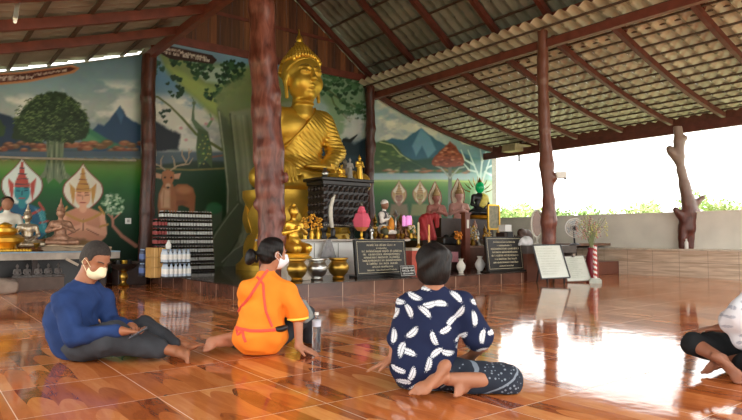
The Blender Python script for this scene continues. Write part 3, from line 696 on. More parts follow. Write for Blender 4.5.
# wash of age over everything
cv.c = np.clip((cv.c - .42) * 1.12 + .435, .01, 1)
cv.c *= (.93 + .14 * fbm(PX, PY, 30, 77))[..., None]
mm = bpy.data.materials.new('mural_paint'); mm.use_nodes = True; n_ = mm.node_tree; b_ = n_.nodes['Principled BSDF']
at_ = n_.nodes.new('ShaderNodeVertexColor'); at_.layer_name = 'paint'; b_.inputs['Roughness'].default_value = .45; b_.inputs['Specular IOR Level'].default_value = .3
nz_ = n_.nodes.new('ShaderNodeTexNoise'); nz_.inputs['Scale'].default_value = 30; mx_ = n_.nodes.new('ShaderNodeMix'); mx_.data_type = 'RGBA'; mx_.blend_type = 'OVERLAY'; mx_.inputs[0].default_value = .12
n_.links.new(at_.outputs[0], mx_.inputs[6]); n_.links.new(nz_.outputs['Color'], mx_.inputs[7]); n_.links.new(mx_.outputs[2], b_.inputs['Base Color'])
def mural(name, x0, x1, topf, label, group=None):
    I = np.where((gx >= x0) & (gx <= x1))[0]; xs = gx[I]; nz = len(gz)
    V = []; ids = -np.ones((len(I), nz), int); col = []
    LC = np.where(cv.c <= .04045, cv.c / 12.92, ((cv.c + .055) / 1.055) ** 2.4)
    for a, i in enumerate(I):
        tz = topf(gx[i])
        for j in range(nz):
            if gz[j] <= tz: ids[a, j] = len(V); V.append((gx[i], WY - .012, gz[j])); col.append(LC[i, j])
    q = np.stack([ids[:-1, :-1], ids[1:, :-1], ids[1:, 1:], ids[:-1, 1:]], -1).reshape(-1, 4); q = q[(q >= 0).all(1)]
    o = mesh(name, V, q, mm); C_ = np.ones((len(V), 4)); C_[:, :3] = np.clip(col, 0, 1)
    ca = o.data.color_attributes.new('paint', 'FLOAT_COLOR', 'POINT'); ca.data.foreach_set('color', C_.ravel())
    md = o.modifiers.new('thickness', 'SOLIDIFY'); md.thickness = .008; md.offset = -1
    return tag(o, label, 'mural')
mural('wall_mural', -1.6, 3.88, lambda x: z_left(x) - .095, 'painted mural with a domed green tree above a teal and a pink crowned deity')
mural('wall_mural', 3.98, 9.98, lambda x: 5.12, 'painted mural behind the big golden statue with antlered deer, peacock and broad tree trunk')
mural('wall_mural', 10.06, 14.98, lambda x: z_right(x) - .08, 'painted mural of blue mountain, lake and red-leaved tree on the right of the end wall')
# ================= tree-trunk posts =================
def trunk_mat(name, c1, c2, up=None, z0=0, z1=1):
    m = bpy.data.materials.new(name); m.use_nodes = True; n = m.node_tree; b = n.nodes['Principled BSDF']; L = n.links.new
    g = n.nodes.new('ShaderNodeNewGeometry'); mp = n.nodes.new('ShaderNodeMapping'); mp.inputs['Scale'].default_value = (7, 7, 2); L(g.outputs['Position'], mp.inputs[0])
    nz = n.nodes.new('ShaderNodeTexNoise'); nz.inputs['Scale'].default_value = 1.6; nz.inputs['Detail'].default_value = 7; nz.inputs['Distortion'].default_value = .8; L(mp.outputs[0], nz.inputs['Vector'])
    cr = n.nodes.new('ShaderNodeValToRGB'); cr.color_ramp.elements[0].position = .34; cr.color_ramp.elements[1].position = .68
    cr.color_ramp.elements[0].color = lin(c1); cr.color_ramp.elements[1].color = lin(c2); L(nz.outputs['Fac'], cr.inputs[0]); out = cr.outputs[0]
    if up:
        sp = n.nodes.new('ShaderNodeSeparateXYZ'); L(g.outputs['Position'], sp.inputs[0]); mr = n.nodes.new('ShaderNodeMapRange'); mr.inputs[1].default_value = z0; mr.inputs[2].default_value = z1; L(sp.outputs[2], mr.inputs[0])
        mx = n.nodes.new('ShaderNodeMix'); mx.data_type = 'RGBA'; L(mr.outputs[0], mx.inputs[0]); L(out, mx.inputs[6]); mx.inputs[7].default_value = lin(up); out = mx.outputs[2]
    L(out, b.inputs['Base Color']); b.inputs['Roughness'].default_value = .38
    bn = n.nodes.new('ShaderNodeBump'); bn.inputs['Strength'].default_value = .35; bn.inputs['Distance'].default_value = .02; L(nz.outputs['Fac'], bn.inputs['Height']); L(bn.outputs[0], b.inputs['Normal'])
    return m
T_RED = trunk_mat('varnished_red_trunk', '54281f', '8f5548'); T_DARK = trunk_mat('dark_red_trunk', '3c1f18', '5e3228')
T_OUT = trunk_mat('weathered_red_trunk', '4c231b', '6d382e', '8d776c', 1.3, 2.3)
def knots(seed, n, z0, z1, amp=.03):
    r = random.Random(seed); K = [(r.uniform(0, 6.28), r.uniform(z0, z1), r.uniform(.05, .12)) for _ in range(n)]
    return K
def lumps(seed, amp, f):
    r = random.Random(seed); ph = [r.uniform(0, 6) for _ in range(6)]
    def fn(X, Y, Z):
        return amp * (np.sin(X * f + ph[0]) * np.sin(Y * f + ph[1]) + .7 * np.sin(Z * f * .7 + ph[2] + 2 * np.sin(X * f * .6 + ph[3])) + .35 * np.sin(Z * f * 2.1 + ph[4]) * np.sin(X * f * 2 + Y * f + ph[5]))
    return fn
# the broad front trunk
d0 = 9.35
s = Sdf(.022, .06)
pts = [dep(d0, 273, 285), dep(d0, 272, 240), dep(d0, 270, 190), dep(d0, 268, 150), dep(d0, 266, 110), dep(d0, 263, 60), dep(d0, 261, 10), dep(d0, 260, -60)]
pts[0][2] = .2; pts[-1][2] = 5.25
base = pts[0].copy()
s.chain(pts, [.21, .215, .225, .24, .23, .215, .2, .2])
for (px, py, r) in ((257, 158, .08), (255, 100, .07), (285, 178, .07), (276, 95, .09), (256, 205, .06), (281, 218, .07)): s.ell(dep(d0 - .08, px, py), (r, r, r * 1.5))
for (px, py, r) in ((270, 215, .05), (262, 178, .04), (274, 120, .05)): s.ell(dep(d0 - .26, px, py), (r, r, r * 1.4), op='s', k=.04)
o = s.build('tree_trunk_post', T_RED, deform=lumps(4, .012, 9), cuts=[((0, 0, .2), (0, 0, -1)), ((0, 0, 5.2), (0, 0, 1))])
tag(o, 'thick knotty red-brown trunk column standing in front of the big golden statue', 'post')
# post beside the drinks stack
b = MB(); a = np.array([3.93, 12.78, .2])
s = Sdf(.025, .05); s.chain([a, a + (0, 0, 1.2), a + (.02, 0, 2.6), a + (-.02, 0, 3.6), a + (0, 0, 4.6)], [.165, .15, .145, .15, .15])
t = s.build('tree_trunk_post', T_DARK, deform=lumps(9, .008, 7), cuts=[((0, 0, .2), (0, 0, -1)), ((0, 0, 4.72), (0, 0, 1))])
tag(t, 'dark red post against the painted wall beside the stacked drink cans', 'post')
# post right of the statue
a = on(1, 12.8, 370, 100); a[2] = .2
s = Sdf(.025, .05); s.chain([a, a + (0, 0, 1.2), a + (-.03, 0, 2.4), a + (.02, 0, 3.6), a + (0, 0, 4.7)], [.14, .13, .12, .12, .12])
s.ell(a + (.05, -.05, 3.1), (.1, .1, .2)); s.ell(a + (-.08, -.05, 2.2), (.08, .08, .15))
t = s.build('tree_trunk_post', T_DARK, deform=lumps(12, .012, 8), cuts=[((0, 0, .2), (0, 0, -1)), ((0, 0, 5.1), (0, 0, 1))])
tag(t, 'dark knobbly post on the painted wall right of the big golden statue', 'post')
# post at the platform end
d0 = 11.85
s = Sdf(.022, .05)
pts = [dep(d0, 549, 262), dep(d0, 549, 240), dep(d0, 549, 222), dep(d0, 549, 200), dep(d0, 547, 165), dep(d0, 545, 130), dep(d0, 543, 80), dep(d0, 543, 10)]
zb = .45; pts[0][2] = zb
s.chain(pts, [.13, .135, .15, .115, .135, .115, .11, .11]); s.ell(dep(d0 - .05, 554, 178), (.07, .08, .1))
t = s.build('tree_trunk_post', trunk_mat('red_grey_trunk', '5a2a21', '86503f', '714536', 1.2, 2.4), deform=lumps(15, .01, 9), cuts=[((0, 0, .2), (0, 0, -1)), ((0, 0, 5.15), (0, 0, 1))])
tag(t, 'slim trunk column with a small floodlight, rising behind the white notice board', 'post')
POST_R = pts
# forked trunk on the ledge
d0 = 13.6
s = Sdf(.02, .05); D = lambda x, y, dd=0: dep(d0 + dd, x, y)
s.chain([D(677, 100), D(677, 122), D(679, 140), D(679, 156), D(681, 170), D(684, 184), D(688, 200), D(689, 212), D(688, 228)], [.09, .09, .105, .105, .095, .1, .135, .17, .15])
s.chain([D(679, 162), D(672, 152), D(670, 149)], [.09, .07, .065]); s.chain([D(690, 207), D(697, 202), D(703, 197)], [.12, .07, .05])
s.chain([D(686, 222), D(680, 214), D(676, 210)], [.13, .09, .07]); s.chain([D(692, 216), D(697, 211)], [.1, .06]); s.ell(D(683, 138), (.08, .08, .06))
s.chain([D(684, 226), D(683, 238), D(683, 251)], [.12, .09, .085]); s.chain([D(691, 226), D(692, 238), D(691, 251)], [.11, .09, .085])
t = s.build('tree_trunk_post', T_OUT, deform=lumps(21, .012, 9), cuts=[((0, 0, .61), (0, 0, -1)), ((0, 0, 3.4), (0, 0, 1))])
tag(t, 'crooked forked trunk column with broken branch stubs standing on the tiled ledge', 'post')

# floodlight on the post, tube light, ceiling box
WHITE = mat('white_paint', 'e8e6e0', .5, var=.03); CHROME = mat('chrome', 'c8c8c8', .2, 1, var=.02)
BLACK = mat('black_plastic', '18181a', .4, var=.1)
t = thing('floodlight', 'small white floodlight on a bracket clamped to the slim trunk column', 'light', dep(11.7, 560, 175))
b = MB(); p = dep(11.75, 561, 175)
b.box((-.1, -.05, -.06), (.1, .05, .06), M=T4(rotz(-.7), p)); b.build('lamp_housing', WHITE, t, bevel=.01)
b = MB().tube([dep(11.85, 551, 176), dep(11.8, 556, 173), p], .014); b.tube([p, dep(11.7, 566, 179)], .02); b.build('bracket', CHROME, t)
t = thing('fluorescent_tube_light', 'white fluorescent tube light fixed under the left roof', 'light', on(1, 9.0, 18, 8))
p = on(1, 9.4, 20, -8); q = on(1, 8.4, 15, 22)
b = MB().tube([p, q], .02); b.build('tube', mat('tube_glass', 'f4efe0', .3, emit=.25, var=0), t, smooth=True)
b = MB().bar(p + (0, 0, .04), q + (0, 0, .04), .05, .03); b.build('batten', WHITE, t)
t = thing('hanging_light_box', 'shallow beige light box hanging under the eave above the end of the painted wall', 'light', on(1, 11.6, 519, 150))
p = on(1, 11.6, 519, 149)
b = MB(); b.prism([p + v for v in ((-.45, -.2, -.1), (.45, -.2, -.1), (.35, -.2, .12), (-.4, -.2, .12))], (0, .5, 0)); b.build('housing', mat('beige_metal', 'a08f70', .6), t)
b = MB().tube([p + (0, 0, -.05), p + (0, 0, -.38)], .03); b.tube([p + (0, 0, .1), (p[0], p[1], z_right(p[0]) - .1)], .015); b.build('rod', BLACK, t)
t = thing('wall_socket', 'white wall socket on the green part of the left mural', 'socket', on(1, WY - .02, 128, 221))
p = on(1, WY - .02, 128, 221); b = MB().box(p + (-.06, -.02, -.06), p + (.06, 0, .06)); b.build('cover_plate', WHITE, t, bevel=.006)
b = MB().box(p + (-.025, -.026, -.03), p + (.025, -.02, .03)); b.build('outlet', mat('socket_grey', 'b0aca4', .5), t)
p = on(1, WY - .35, -60, 155); q = on(1, WY - .35, 136, 160.5)
tag(MB().tube([(p[0], p[1], p[2]), ((p[0] + q[0]) / 2, p[1], (p[2] + q[2]) / 2 - .01), q], .022).build('hanging_pole', mat('pale_pole', '9c9280', .6), smooth=True), 'thin pale pole hung across the left mural above the two crowned deities', 'pole')
# ================= the great golden statue =================
GOLD = mat('gold_leaf', 'dab046', .44, .72, var=.12, scale=3, bump=.08, bscale=40); GOLD2 = mat('bright_gold', 'dcae42', .34, .82, var=.1, scale=6)
SX, SY, SZ = 6.80, 11.35, 1.83
root = thing('seated_golden_statue', 'huge golden seated statue with pointed curls looking down beside the trunk column', 'statue', (SX, SY, SZ))
o_ = np.array([SX, SY, SZ])
P = lambda x, y, z: o_ + np.array((x, y, z))
def rx(a): c, s_ = math.cos(a), math.sin(a); return np.array([[1, 0, 0], [0, c, -s_], [0, s_, c]])
def ry(a): c, s_ = math.cos(a), math.sin(a); return np.array([[c, 0, s_], [0, 1, 0], [-s_, 0, c]])
s = Sdf(.02, .08)
s.ell(P(0, .15, .42), (.62, .45, .4)).ell(P(0, .12, .9), (.47, .33, .45)).ell(P(0, .1, 1.3), (.6, .36, .42))
s.cap(P(-.5, .14, 1.52), P(.5, .14, 1.52), .2, .2)
s.cap(P(0, .1, 1.55), P(0, .05, 1.95), .16, .15)
# bare right arm to the knee, left arm in the lap
s.cap(P(-.6, .1, 1.48), P(-.84, -.02, .95), .19, .15).cap(P(-.84, -.02, .95), P(-.78, -.62, .48), .14, .1)
s.ell(P(-.77, -.72, .42), (.13, .16, .1))
for i in range(4): s.cap(P(-.88 + i * .075, -.86, .4), P(-.88 + i * .075, -.95, .10 + .03 * abs(i - 1.4)), .036, .028, k=.015)
s.cap(P(-.64, -.72, .4), P(-.58, -.86, .26), .04, .03, k=.02)
s.cap(P(.6, .1, 1.48), P(.82, 0, .9), .18, .15).cap(P(.82, 0, .9), P(.3, -.45, .5), .14, .1).ell(P(.05, -.52, .48), (.28, .13, .07))
# crossed legs
s.cap(P(.4, .05, .3), P(1.12, -.45, .22), .33, .22).cap(P(-.4, .05, .3), P(-1.12, -.45, .22), .33, .22)
s.cap(P(1.1, -.5, .22), P(-.3, -.75, .2), .2, .14).cap(P(-1.1, -.5, .18), P(.3, -.7, .14), .2, .14)
s.ell(P(-.5, -.72, .3), (.26, .12, .09)).ell(P(.5, -.78, .12), (.24, .1, .08))
s.build('body', GOLD, root, cuts=[(P(0, 0, 0), (0, 0, -1))])
# head
hc = P(0, -.04, 2.3); TI = rx(-.10)
H = lambda x, y, z: hc + TI @ np.array((x, y, z))
s = Sdf(.012, .035)
s.ell(H(0, .03, .12), (.37, .40, .42), TI).ell(H(0, -.05, -.14), (.32, .325, .36), TI).cap(H(0, -.2, -.36), H(0, -.22, -.38), .12, .12)
s.cap(H(0, .02, -.3), H(0, .06, -.75), .17, .22)
s.cap(H(0, -.36, .08), H(0, -.43, -.1), .028, .055).ell(H(0, -.43, -.13), (.075, .05, .04), TI)
for q in (-1, 1):
    s.cap(H(q * .05, -.375, .11), H(q * .24, -.31, .12), .022, .015)
    s.ell(H(q * .14, -.335, .035), (.1, .055, .05), TI)
    s.cap(H(q * .075, -.345, -.245), H(0, -.365, -.235), .016, .026, k=.015).cap(H(q * .06, -.34, -.285), H(0, -.36, -.29), .018, .028, k=.015)
    s.ell(H(q * .17, -.2, -.14), (.15, .15, .18), TI, k=.08)
    s.ell(H(q * .37, .05, .0), (.05, .1, .17), TI).cap(H(q * .37, .04, -.1), H(q * .37, .02, -.42), .045, .035)
for z_, r_ in ((-.46, .2), (-.54, .205)): s.ell(H(0, .0, z_), (r_, r_ + .02, .03), TI)
hd = s.build('head', GOLD, root)
for q in (-1, 1):
    MB().ell(H(q * .14, -.368, .028), (.05, .016, .0095), 8, M=T4(TI, (0, 0, 0))).build('eye', mat('eye_white', 'd8d4c4', .3, var=0), hd, smooth=True)
    MB().ell(H(q * .14, -.382, .025), (.015, .01, .0095), 8).build('pupil', BLACK, hd, smooth=True)
    MB().tube([H(q * .045, -.405, .105), H(q * .09, -.405, .145), H(q * .15, -.385, .16), H(q * .21, -.345, .15), H(q * .26, -.3, .11)], .006, 6).build('eyebrow', mat('dark_gold_line', '6b4718', .5, var=0), hd)
# curls laid over a cap that rises to a point
b = MB(); hv = []
def capr(th, ph):  # th from the crown
    zz = math.cos(th); e = .4 * zz + .12
    r = math.sin(th)
    return H(.405 * r * math.cos(ph), .04 + .425 * r * math.sin(ph), .12 + .435 * zz + (.20 * max(0, 1 - th / .75) ** 1.2))
for i in range(13):
    th = .02 + i * .128; n = max(1, int(2 * math.pi * math.sin(th) / .135))
    for k in range(n):
        ph = 2 * math.pi * (k + .5 * (i % 2)) / n
        p = capr(th, ph); loc = p - hc
        front = -math.sin(ph)
        if front > .15 and th > .95 + (1 - front) * .6: continue
        if th > 1.15 and abs(math.cos(ph)) > .86 and math.sin(ph) < .3: continue
        d = p - H(0, .04, 0); d /= np.linalg.norm(d)
        b.lathe(p, [(.04, -.02), (.036, .018), (.02, .045), (.003, .06)], 7, M=frame((.3, .9, .1), z=d))
b.build('curls', GOLD2, hd)
s = Sdf(.02, .05); s.ell(H(0, .04, .13), (.40, .42, .41), TI).cap(H(0, .04, .5), H(0, .05, .74), .2, .06)
s.build('hair_cap', GOLD, hd, cuts=[(H(0, -.3, .28), TI @ np.array((0, -.62, -.78)))])
b = MB().lathe(H(0, .05, .72), [(.11, 0), (.1, .04), (.05, .06), (.075, .11), (.06, .16), (.03, .22), (.008, .34)], 16, M=TI); b.build('finial', GOLD2, hd, smooth=True)
# robe: left shoulder covered, edge running to the right armpit
s = Sdf(.018, .08)
s.ell(P(0, .15, .42), (.68, .5, .44)).ell(P(0, .12, .9), (.53, .38, .48)).ell(P(0, .1, 1.3), (.645, .405, .45)).cap(P(0, .14, 1.54), P(.52, .14, 1.52), .22, .235).cap(P(.05, .1, 1.5), P(.12, .1, 1.72), .2, .16)
s.cap(P(.6, .1, 1.48), P(.84, 0, .88), .225, .2).cap(P(.84, 0, .88), P(.42, -.36, .54), .19, .15)
s.cap(P(.4, .05, .3), P(1.1, -.42, .22), .35, .24).cap(P(-.4, .05, .3), P(-1.1, -.42, .22), .35, .24).cap(P(.8, -.4, .2), P(.2, -.66, .2), .22, .16).cap(P(-.8, -.4, .2), P(-.2, -.66, .2), .22, .16)
def folds(X, Y, Z):
    r = np.sqrt((X - SX - .75) ** 2 + (Y - SY) ** 2 * .5 + (Z - SZ - 2.0) ** 2)
    return .008 * np.sin(r * 78 + 1.8 * np.sin((X - SX) * 3 + Z * 2.0)) * np.clip((Z - SZ - .1) * 3, 0, 1)
s.build('robe', GOLD, root, deform=folds, cuts=[(P(0, 0, .01), (0, 0, -1)), (P(.13, -.2, 1.6), (-.78, -.05, .62))])
b = MB(); b.tube([P(.2, -.2, 1.7), P(.13, -.3, 1.6), P(-.02, -.37, 1.42), P(-.22, -.37, 1.18), P(-.42, -.27, .94), P(-.52, -.1, .82)], .022, 8)
b.build('robe_hem', GOLD2, root, smooth=True)
root.scale = (1.1, 1.1, 1.1)
# lotus pedestal
ped = thing('lotus_pedestal', 'tall golden bell-shaped pedestal under the huge seated statue', 'pedestal', (SX, SY, .2))
A, B_ = 1.36, 1.0
el = np.diag([A, B_, 1.0])
b = MB().lathe((SX, SY, .2), [(1.06, 0), (1.06, .1), (1.0, .16), (.93, .3), (.87, .5), (.84, .75), (.85, 1.0), (.88, 1.2), (.93, 1.4), (.97, 1.5), (.97, 1.63)], 64, M=el)
b.build('base', GOLD, ped, smooth=True)
b = MB()
def petal(ang, z, hgt, out, w_, up=1, lean=.05):
    c_, s_ = math.cos(ang), math.sin(ang); nx, ny = c_, s_; tx, ty = -s_, c_
    ctr = np.array([SX + A * out * c_, SY + B_ * out * s_, z]); V = []; NN = 8
    for i in range(NN + 1):
        t = i / NN; wd = w_ * (math.sin(math.pi * (.3 + .7 * t)) ** .7 if t < 1 else 0); bulge = .05 * math.sin(math.pi * t) + lean * t
        for k in (-1, 0, 1):
            V.append(ctr + np.array((tx, ty, 0)) * wd * k + np.array((nx, ny, 0)) * (bulge + (.02 if k == 0 else 0)) + np.array((0, 0, up * hgt * t)))
    F = [(3 * i + k, 3 * i + k + 1, 3 * i + k + 4, 3 * i + k + 3) for i in range(NN) for k in (0, 1)]
    n = len(V); V += [v - np.array((nx, ny, 0)) * .05 for v in V]; F += [tuple(x + n for x in f[::-1]) for f in F]
    for i in range(NN): F += [(3 * i, 3 * i + 3, n + 3 * i + 3, n + 3 * i), (3 * i + 2, n + 3 * i + 2, n + 3 * i + 5, 3 * i + 5)]
    b.add(V, F)
for i in range(16): petal(2 * math.pi * (i + .5) / 16, .95, .58, .86, .24, 1, .08)
for i in range(16): petal(2 * math.pi * i / 16, .92, .55, .85, .24, -1, .10)
b.build('petals', GOLD, ped, smooth=True)
# ================= offerings and furniture on the platform =================
def at(px, py, Y): return on(1, Y, px, py)
def mpp(px, Y): d = ray(px, 238); return ((WY if Y is None else Y) / d[1]) * (d @ _fh) / FPX
IVORY = mat('ivory', 'd9d4c6', .5, var=.05); SILVER = mat('silver_metal', 'b8b8b4', .28, 1, var=.06); BRASS = mat('brass', 'b08a3c', .3, .9, var=.1)
BRONZE = mat('bronze', '7a5234', .4, .6, var=.2); STONEB = mat('black_granite', '15130f', .32, spec=.3, var=.1, scale=40); GILT = mat('gilt_letters', 'cfc3a2', .5)
PINKST = mat('pink_stone', 'b98a76', .6, var=.12); BLKW = mat('black_carved_wood', '17110f', .35, var=.3, scale=20); BROWN = mat('brown_wood', '5a3524', .45, var=.2); DKB = mat('dark_brown_wood', '2f1d16', .45, var=.2)
REDC = mat('red_cloth', 'a32a2c', .7); REDP = mat('red_lacquer', 'b5442e', .35); ORNG = mat('orange_petals', 'd98a2a', .7); SKIN = mat('figurine_skin', '9a6a50', .6)
def seated(name, label, cat_, base, h, m, yaw=0, crown=None, hands='pray', cm=None, kneel=False, head=None, basem=None, group=None, hairm=None, cape=None):
    """small seated or kneeling figure of height h, its base at base, facing -Y turned by yaw"""
    base = np.array(base, float); R = rotz(yaw); t = thing(name, label, cat_, base, group)
    def q(x, y, z): return base + R @ (np.array((x, y, z)) * h)
    def e(s, c, r, **k): s.ell(q(*c), np.array(r) * h, R, **k)
    z0 = .0
    if basem:
        b = MB().lathe(base, [(.34 * h, 0), (.36 * h, .03 * h), (.3 * h, .06 * h), (.33 * h, .1 * h)], 20, M=R @ np.diag([1, .8, 1])); b.build('plinth', basem, t, smooth=True); z0 = .1
    s = Sdf(max(h / 55, .006), h * .035)
    c = lambda a, b_, ra, rb, **k: s.cap(q(*a), q(*b_), ra * h, rb * h, **k)
    if kneel:
        c((-.09, .02, z0 + .12), (-.12, -.26, z0 + .1), .1, .075); c((.09, .02, z0 + .12), (.12, -.26, z0 + .1), .1, .075); c((-.12, -.26, z0 + .06), (-.1, .2, z0 + .05), .06, .05); c((.12, -.26, z0 + .06), (.1, .2, z0 + .05), .06, .05)
        zz = z0 + .06
    else:
        c((-.1, .02, z0 + .1), (-.3, -.14, z0 + .07), .1, .065); c((.1, .02, z0 + .1), (.3, -.14, z0 + .07), .1, .065); c((-.3, -.16, z0 + .06), (.1, -.22, z0 + .05), .06, .045); c((.3, -.16, z0 + .06), (-.1, -.22, z0 + .06), .06, .045)
        zz = z0
    e(s, (0, .02, zz + .15), (.16, .12, .12)); e(s, (0, .02, zz + .3), (.12, .09, .14)); e(s, (0, .02, zz + .42), (.16, .1, .11)); c((-.14, .02, zz + .47), (.14, .02, zz + .47), .055, .055)
    c((0, .02, zz + .5), (0, .01, zz + .6), .05, .045)
    hz = zz + .68
    for k in (-1, 1):
        if hands == 'pray':
            c((k * .17, .02, zz + .46), (k * .21, -.05, zz + .3), .05, .042); c((k * .21, -.05, zz + .3), (k * .02, -.17, zz + .37), .042, .028); c((k * .015, -.17, zz + .36), (k * .008, -.2, zz + .47), .024, .012)
        elif hands == 'lap':
            c((k * .17, .02, zz + .46), (k * .22, -.01, zz + .27), .05, .042); c((k * .22, -.01, zz + .27), (k * .04, -.17, zz + .16), .04, .03)
        elif hands == 'chest':
            c((k * .17, .02, zz + .46), (k * .25, -.03, zz + .3), .05, .042); c((k * .25, -.03, zz + .3), (k * .0, -.14, zz + (.42 if k > 0 else .36)), .04, .03)
    if head is None:
        e(s, (0, -.01, hz), (.075, .085, .1)); c((0, -.09, hz), (0, -.1, hz - .02), .01, .014, k=.01 * h)
        for k in (-1, 1): e(s, (k * .078, .01, hz - .01), (.014, .02, .035)); s.ell(q(k * .03, -.085, hz + .012), np.array((.016, .01, .008)) * h, R, k=.004 * h, op='s')
        c((-.02, -.078, hz - .045), (.02, -.078, hz - .045), .01, .01, k=.005 * h)
    s.build('body', m, t, cuts=[(base, (0, 0, -1))])
    if crown == 'point':
        b = MB().lathe(q(0, 0, hz + .04), [(.085 * h, 0), (.095 * h, .02 * h), (.08 * h, .04 * h), (.075 * h, .07 * h), (.05 * h, .1 * h), (.055 * h, .12 * h), (.03 * h, .16 * h), (.012 * h, .25 * h), (.002 * h, .3 * h)], 14); b.build('pointed_crown', cm or m, t, smooth=True)
    elif crown == 'bun':
        b = MB().ell(q(0, .01, hz + .03), np.array((.085, .09, .08)) * h, 10).ell(q(0, .01, hz + .12), np.array((.04, .04, .04)) * h, 8); b.build('hair', hairm or cm or m, t, smooth=True)
    elif crown == 'cap':
        b = MB().lathe(q(0, 0, hz + .02), [(.088 * h, 0), (.092 * h, .03 * h), (.08 * h, .07 * h), (.045 * h, .1 * h), (.005 * h, .11 * h)], 16); b.build('cap', cm or m, t, smooth=True)
    elif crown == 'hair':
        b = MB().ell(q(0, .022, hz + .045), np.array((.098, .095, .088)) * h, 10); b.build('hair', cm or m, t, smooth=True)
    if head is not None: hs = 1.3 if 'green' in name else 1.0; b = MB().ell(q(0, -.01, hz), np.array((.085, .09, .11)) * h * hs, 12); b.build('head', head, t, smooth=True)
    return t
def standing(name, label, cat_, base, h, m, yaw=0, cm=None, group=None, basem=None):
    base = np.array(base, float); R = rotz(yaw); t = thing(name, label, cat_, base, group)
    q = lambda x, y, z: base + R @ (np.array((x, y, z)) * h)
    s = Sdf(max(h / 60, .006), h * .03)
    s.cap(q(0, 0, .06), q(0, 0, .5), .13 * h, .1 * h); s.ell(q(0, 0, .62), np.array((.13, .09, .16)) * h, R); s.cap(q(-.1, 0, .72), q(.1, 0, .72), .05 * h, .05 * h); s.cap(q(0, 0, .74), q(0, 0, .82), .04 * h, .035 * h); s.ell(q(0, -.005, .87), np.array((.055, .06, .07)) * h, R)
    for k in (-1, 1): s.cap(q(k * .13, 0, .71), q(k * .17, -.03, .55), .04 * h, .033 * h); s.cap(q(k * .17, -.03, .55), q(k * .02, -.13, .6), .033 * h, .022 * h)
    s.build('body', m, t, cuts=[(base, (0, 0, -1))])
    b = MB().lathe(q(0, 0, .9), [(.06 * h, 0), (.05 * h, .03 * h), (.025 * h, .06 * h), (.004 * h, .11 * h)], 12); b.build('crown', cm or m, t, smooth=True)
    b = MB().lathe(base, [(.17 * h, 0), (.17 * h, .04 * h), (.13 * h, .07 * h)], 16); b.build('plinth', basem or m, t, smooth=True)
    return t
def glyph_rows(b, org, ex, ez, nrm, w_, rows, seed=1, mi=0):
    """rows of small strokes like lines of carved writing; rows = [(x0, x1, z, height)] in fractions/metres"""
    q = random.Random(seed)
    for (x0, x1, z, h_) in rows:
        x = x0
        while x < x1:
            cw = h_ * q.uniform(.45, .8); k = q.randint(0, 3); T_ = h_ * .17
            S = [[(0, 0, T_, h_), (0, h_ - T_, cw, h_), (cw - T_, 0, cw, h_)], [(0, 0, T_, h_), (0, 0, cw, T_), (cw - T_, 0, cw, h_)], [(0, 0, T_, h_ * .6), (0, h_ - T_, cw, h_), (cw - T_, 0, cw, h_)], [(0, 0, cw, T_), (cw - T_, 0, cw, h_ * 1.3)]][k]
            if q.random() < .93:
                for (a, c, d_, e_) in S:
                    V = [org + ex * (x + u) + ez * (z + v) + nrm * t_ for t_ in (0, .002) for u, v in ((a, c), (d_, c), (d_, e_), (a, e_))]
                    b.add(V, [(0, 1, 2, 3), (4, 7, 6, 5), (0, 4, 5, 1), (1, 5, 6, 2), (2, 6, 7, 3), (3, 7, 4, 0)], mi)
                if q.random() < .3: V = [org + ex * (x + u) + ez * (z + v) + nrm * .002 for u, v in ((0, h_ * 1.3), (cw * .7, h_ * 1.3), (cw * .7, h_ * 1.5), (0, h_ * 1.5))]; b.add(V, [(0, 1, 2, 3)], mi)
            x += cw + h_ * .22
def cbox(b, c, s, mi=0, yaw=0): return b.box((-s[0] / 2, -s[1] / 2, 0), (s[0] / 2, s[1] / 2, s[2]), mi, T4(rotz(yaw), c))
TZ = .83
# white altar table
t = thing('altar_table', 'long white altar table with pale stone top behind the three metal bowls', 'table', (6.2, 9.6, .2))
b = MB().box((5.1, 8.82, .2), (7.62, 9.95, .79)); b.build('cabinet_body', mat('white_panel', 'f8f6f0', .5, var=.05, scale=2), t)
b = MB().box((5.02, 8.72, .79), (7.68, 10.0, TZ)); b.build('tabletop', mat('pale_marble', 'b9ada0', .25, var=.15, scale=4), t, bevel=.006)
b = MB()
b = None
for x in (5.55, 6.05, 6.6, 7.1): MB().box((x, 8.812, .24), (x + .012, 8.82, .76)).build('panel_joint', mat('joint_grey', '9a958c', .7), t)
# grey cloth hanging over the edge
p = at(328, 240, 8.7); b = MB(); V = []; n = 9
for j in range(8):
    for i in range(n): V.append(p + np.array(((i / (n - 1) - .5) * (.10 + .035 * j), -.02 - .012 * math.sin(i * 1.9 + j * .3), .01 - j * .045)))
b.add(V, [(j * n + i, j * n + i + 1, (j + 1) * n + i + 1, (j + 1) * n + i) for j in range(7) for i in range(n - 1)]); o = b.build('hanging_cloth', mat('grey_cloth', 'a9a7a8', .8), smooth=True)
o.modifiers.new('thick', 'SOLIDIFY').thickness = .006; tag(o, 'small pale grey cloth hanging over the front edge of the white altar table', 'cloth')
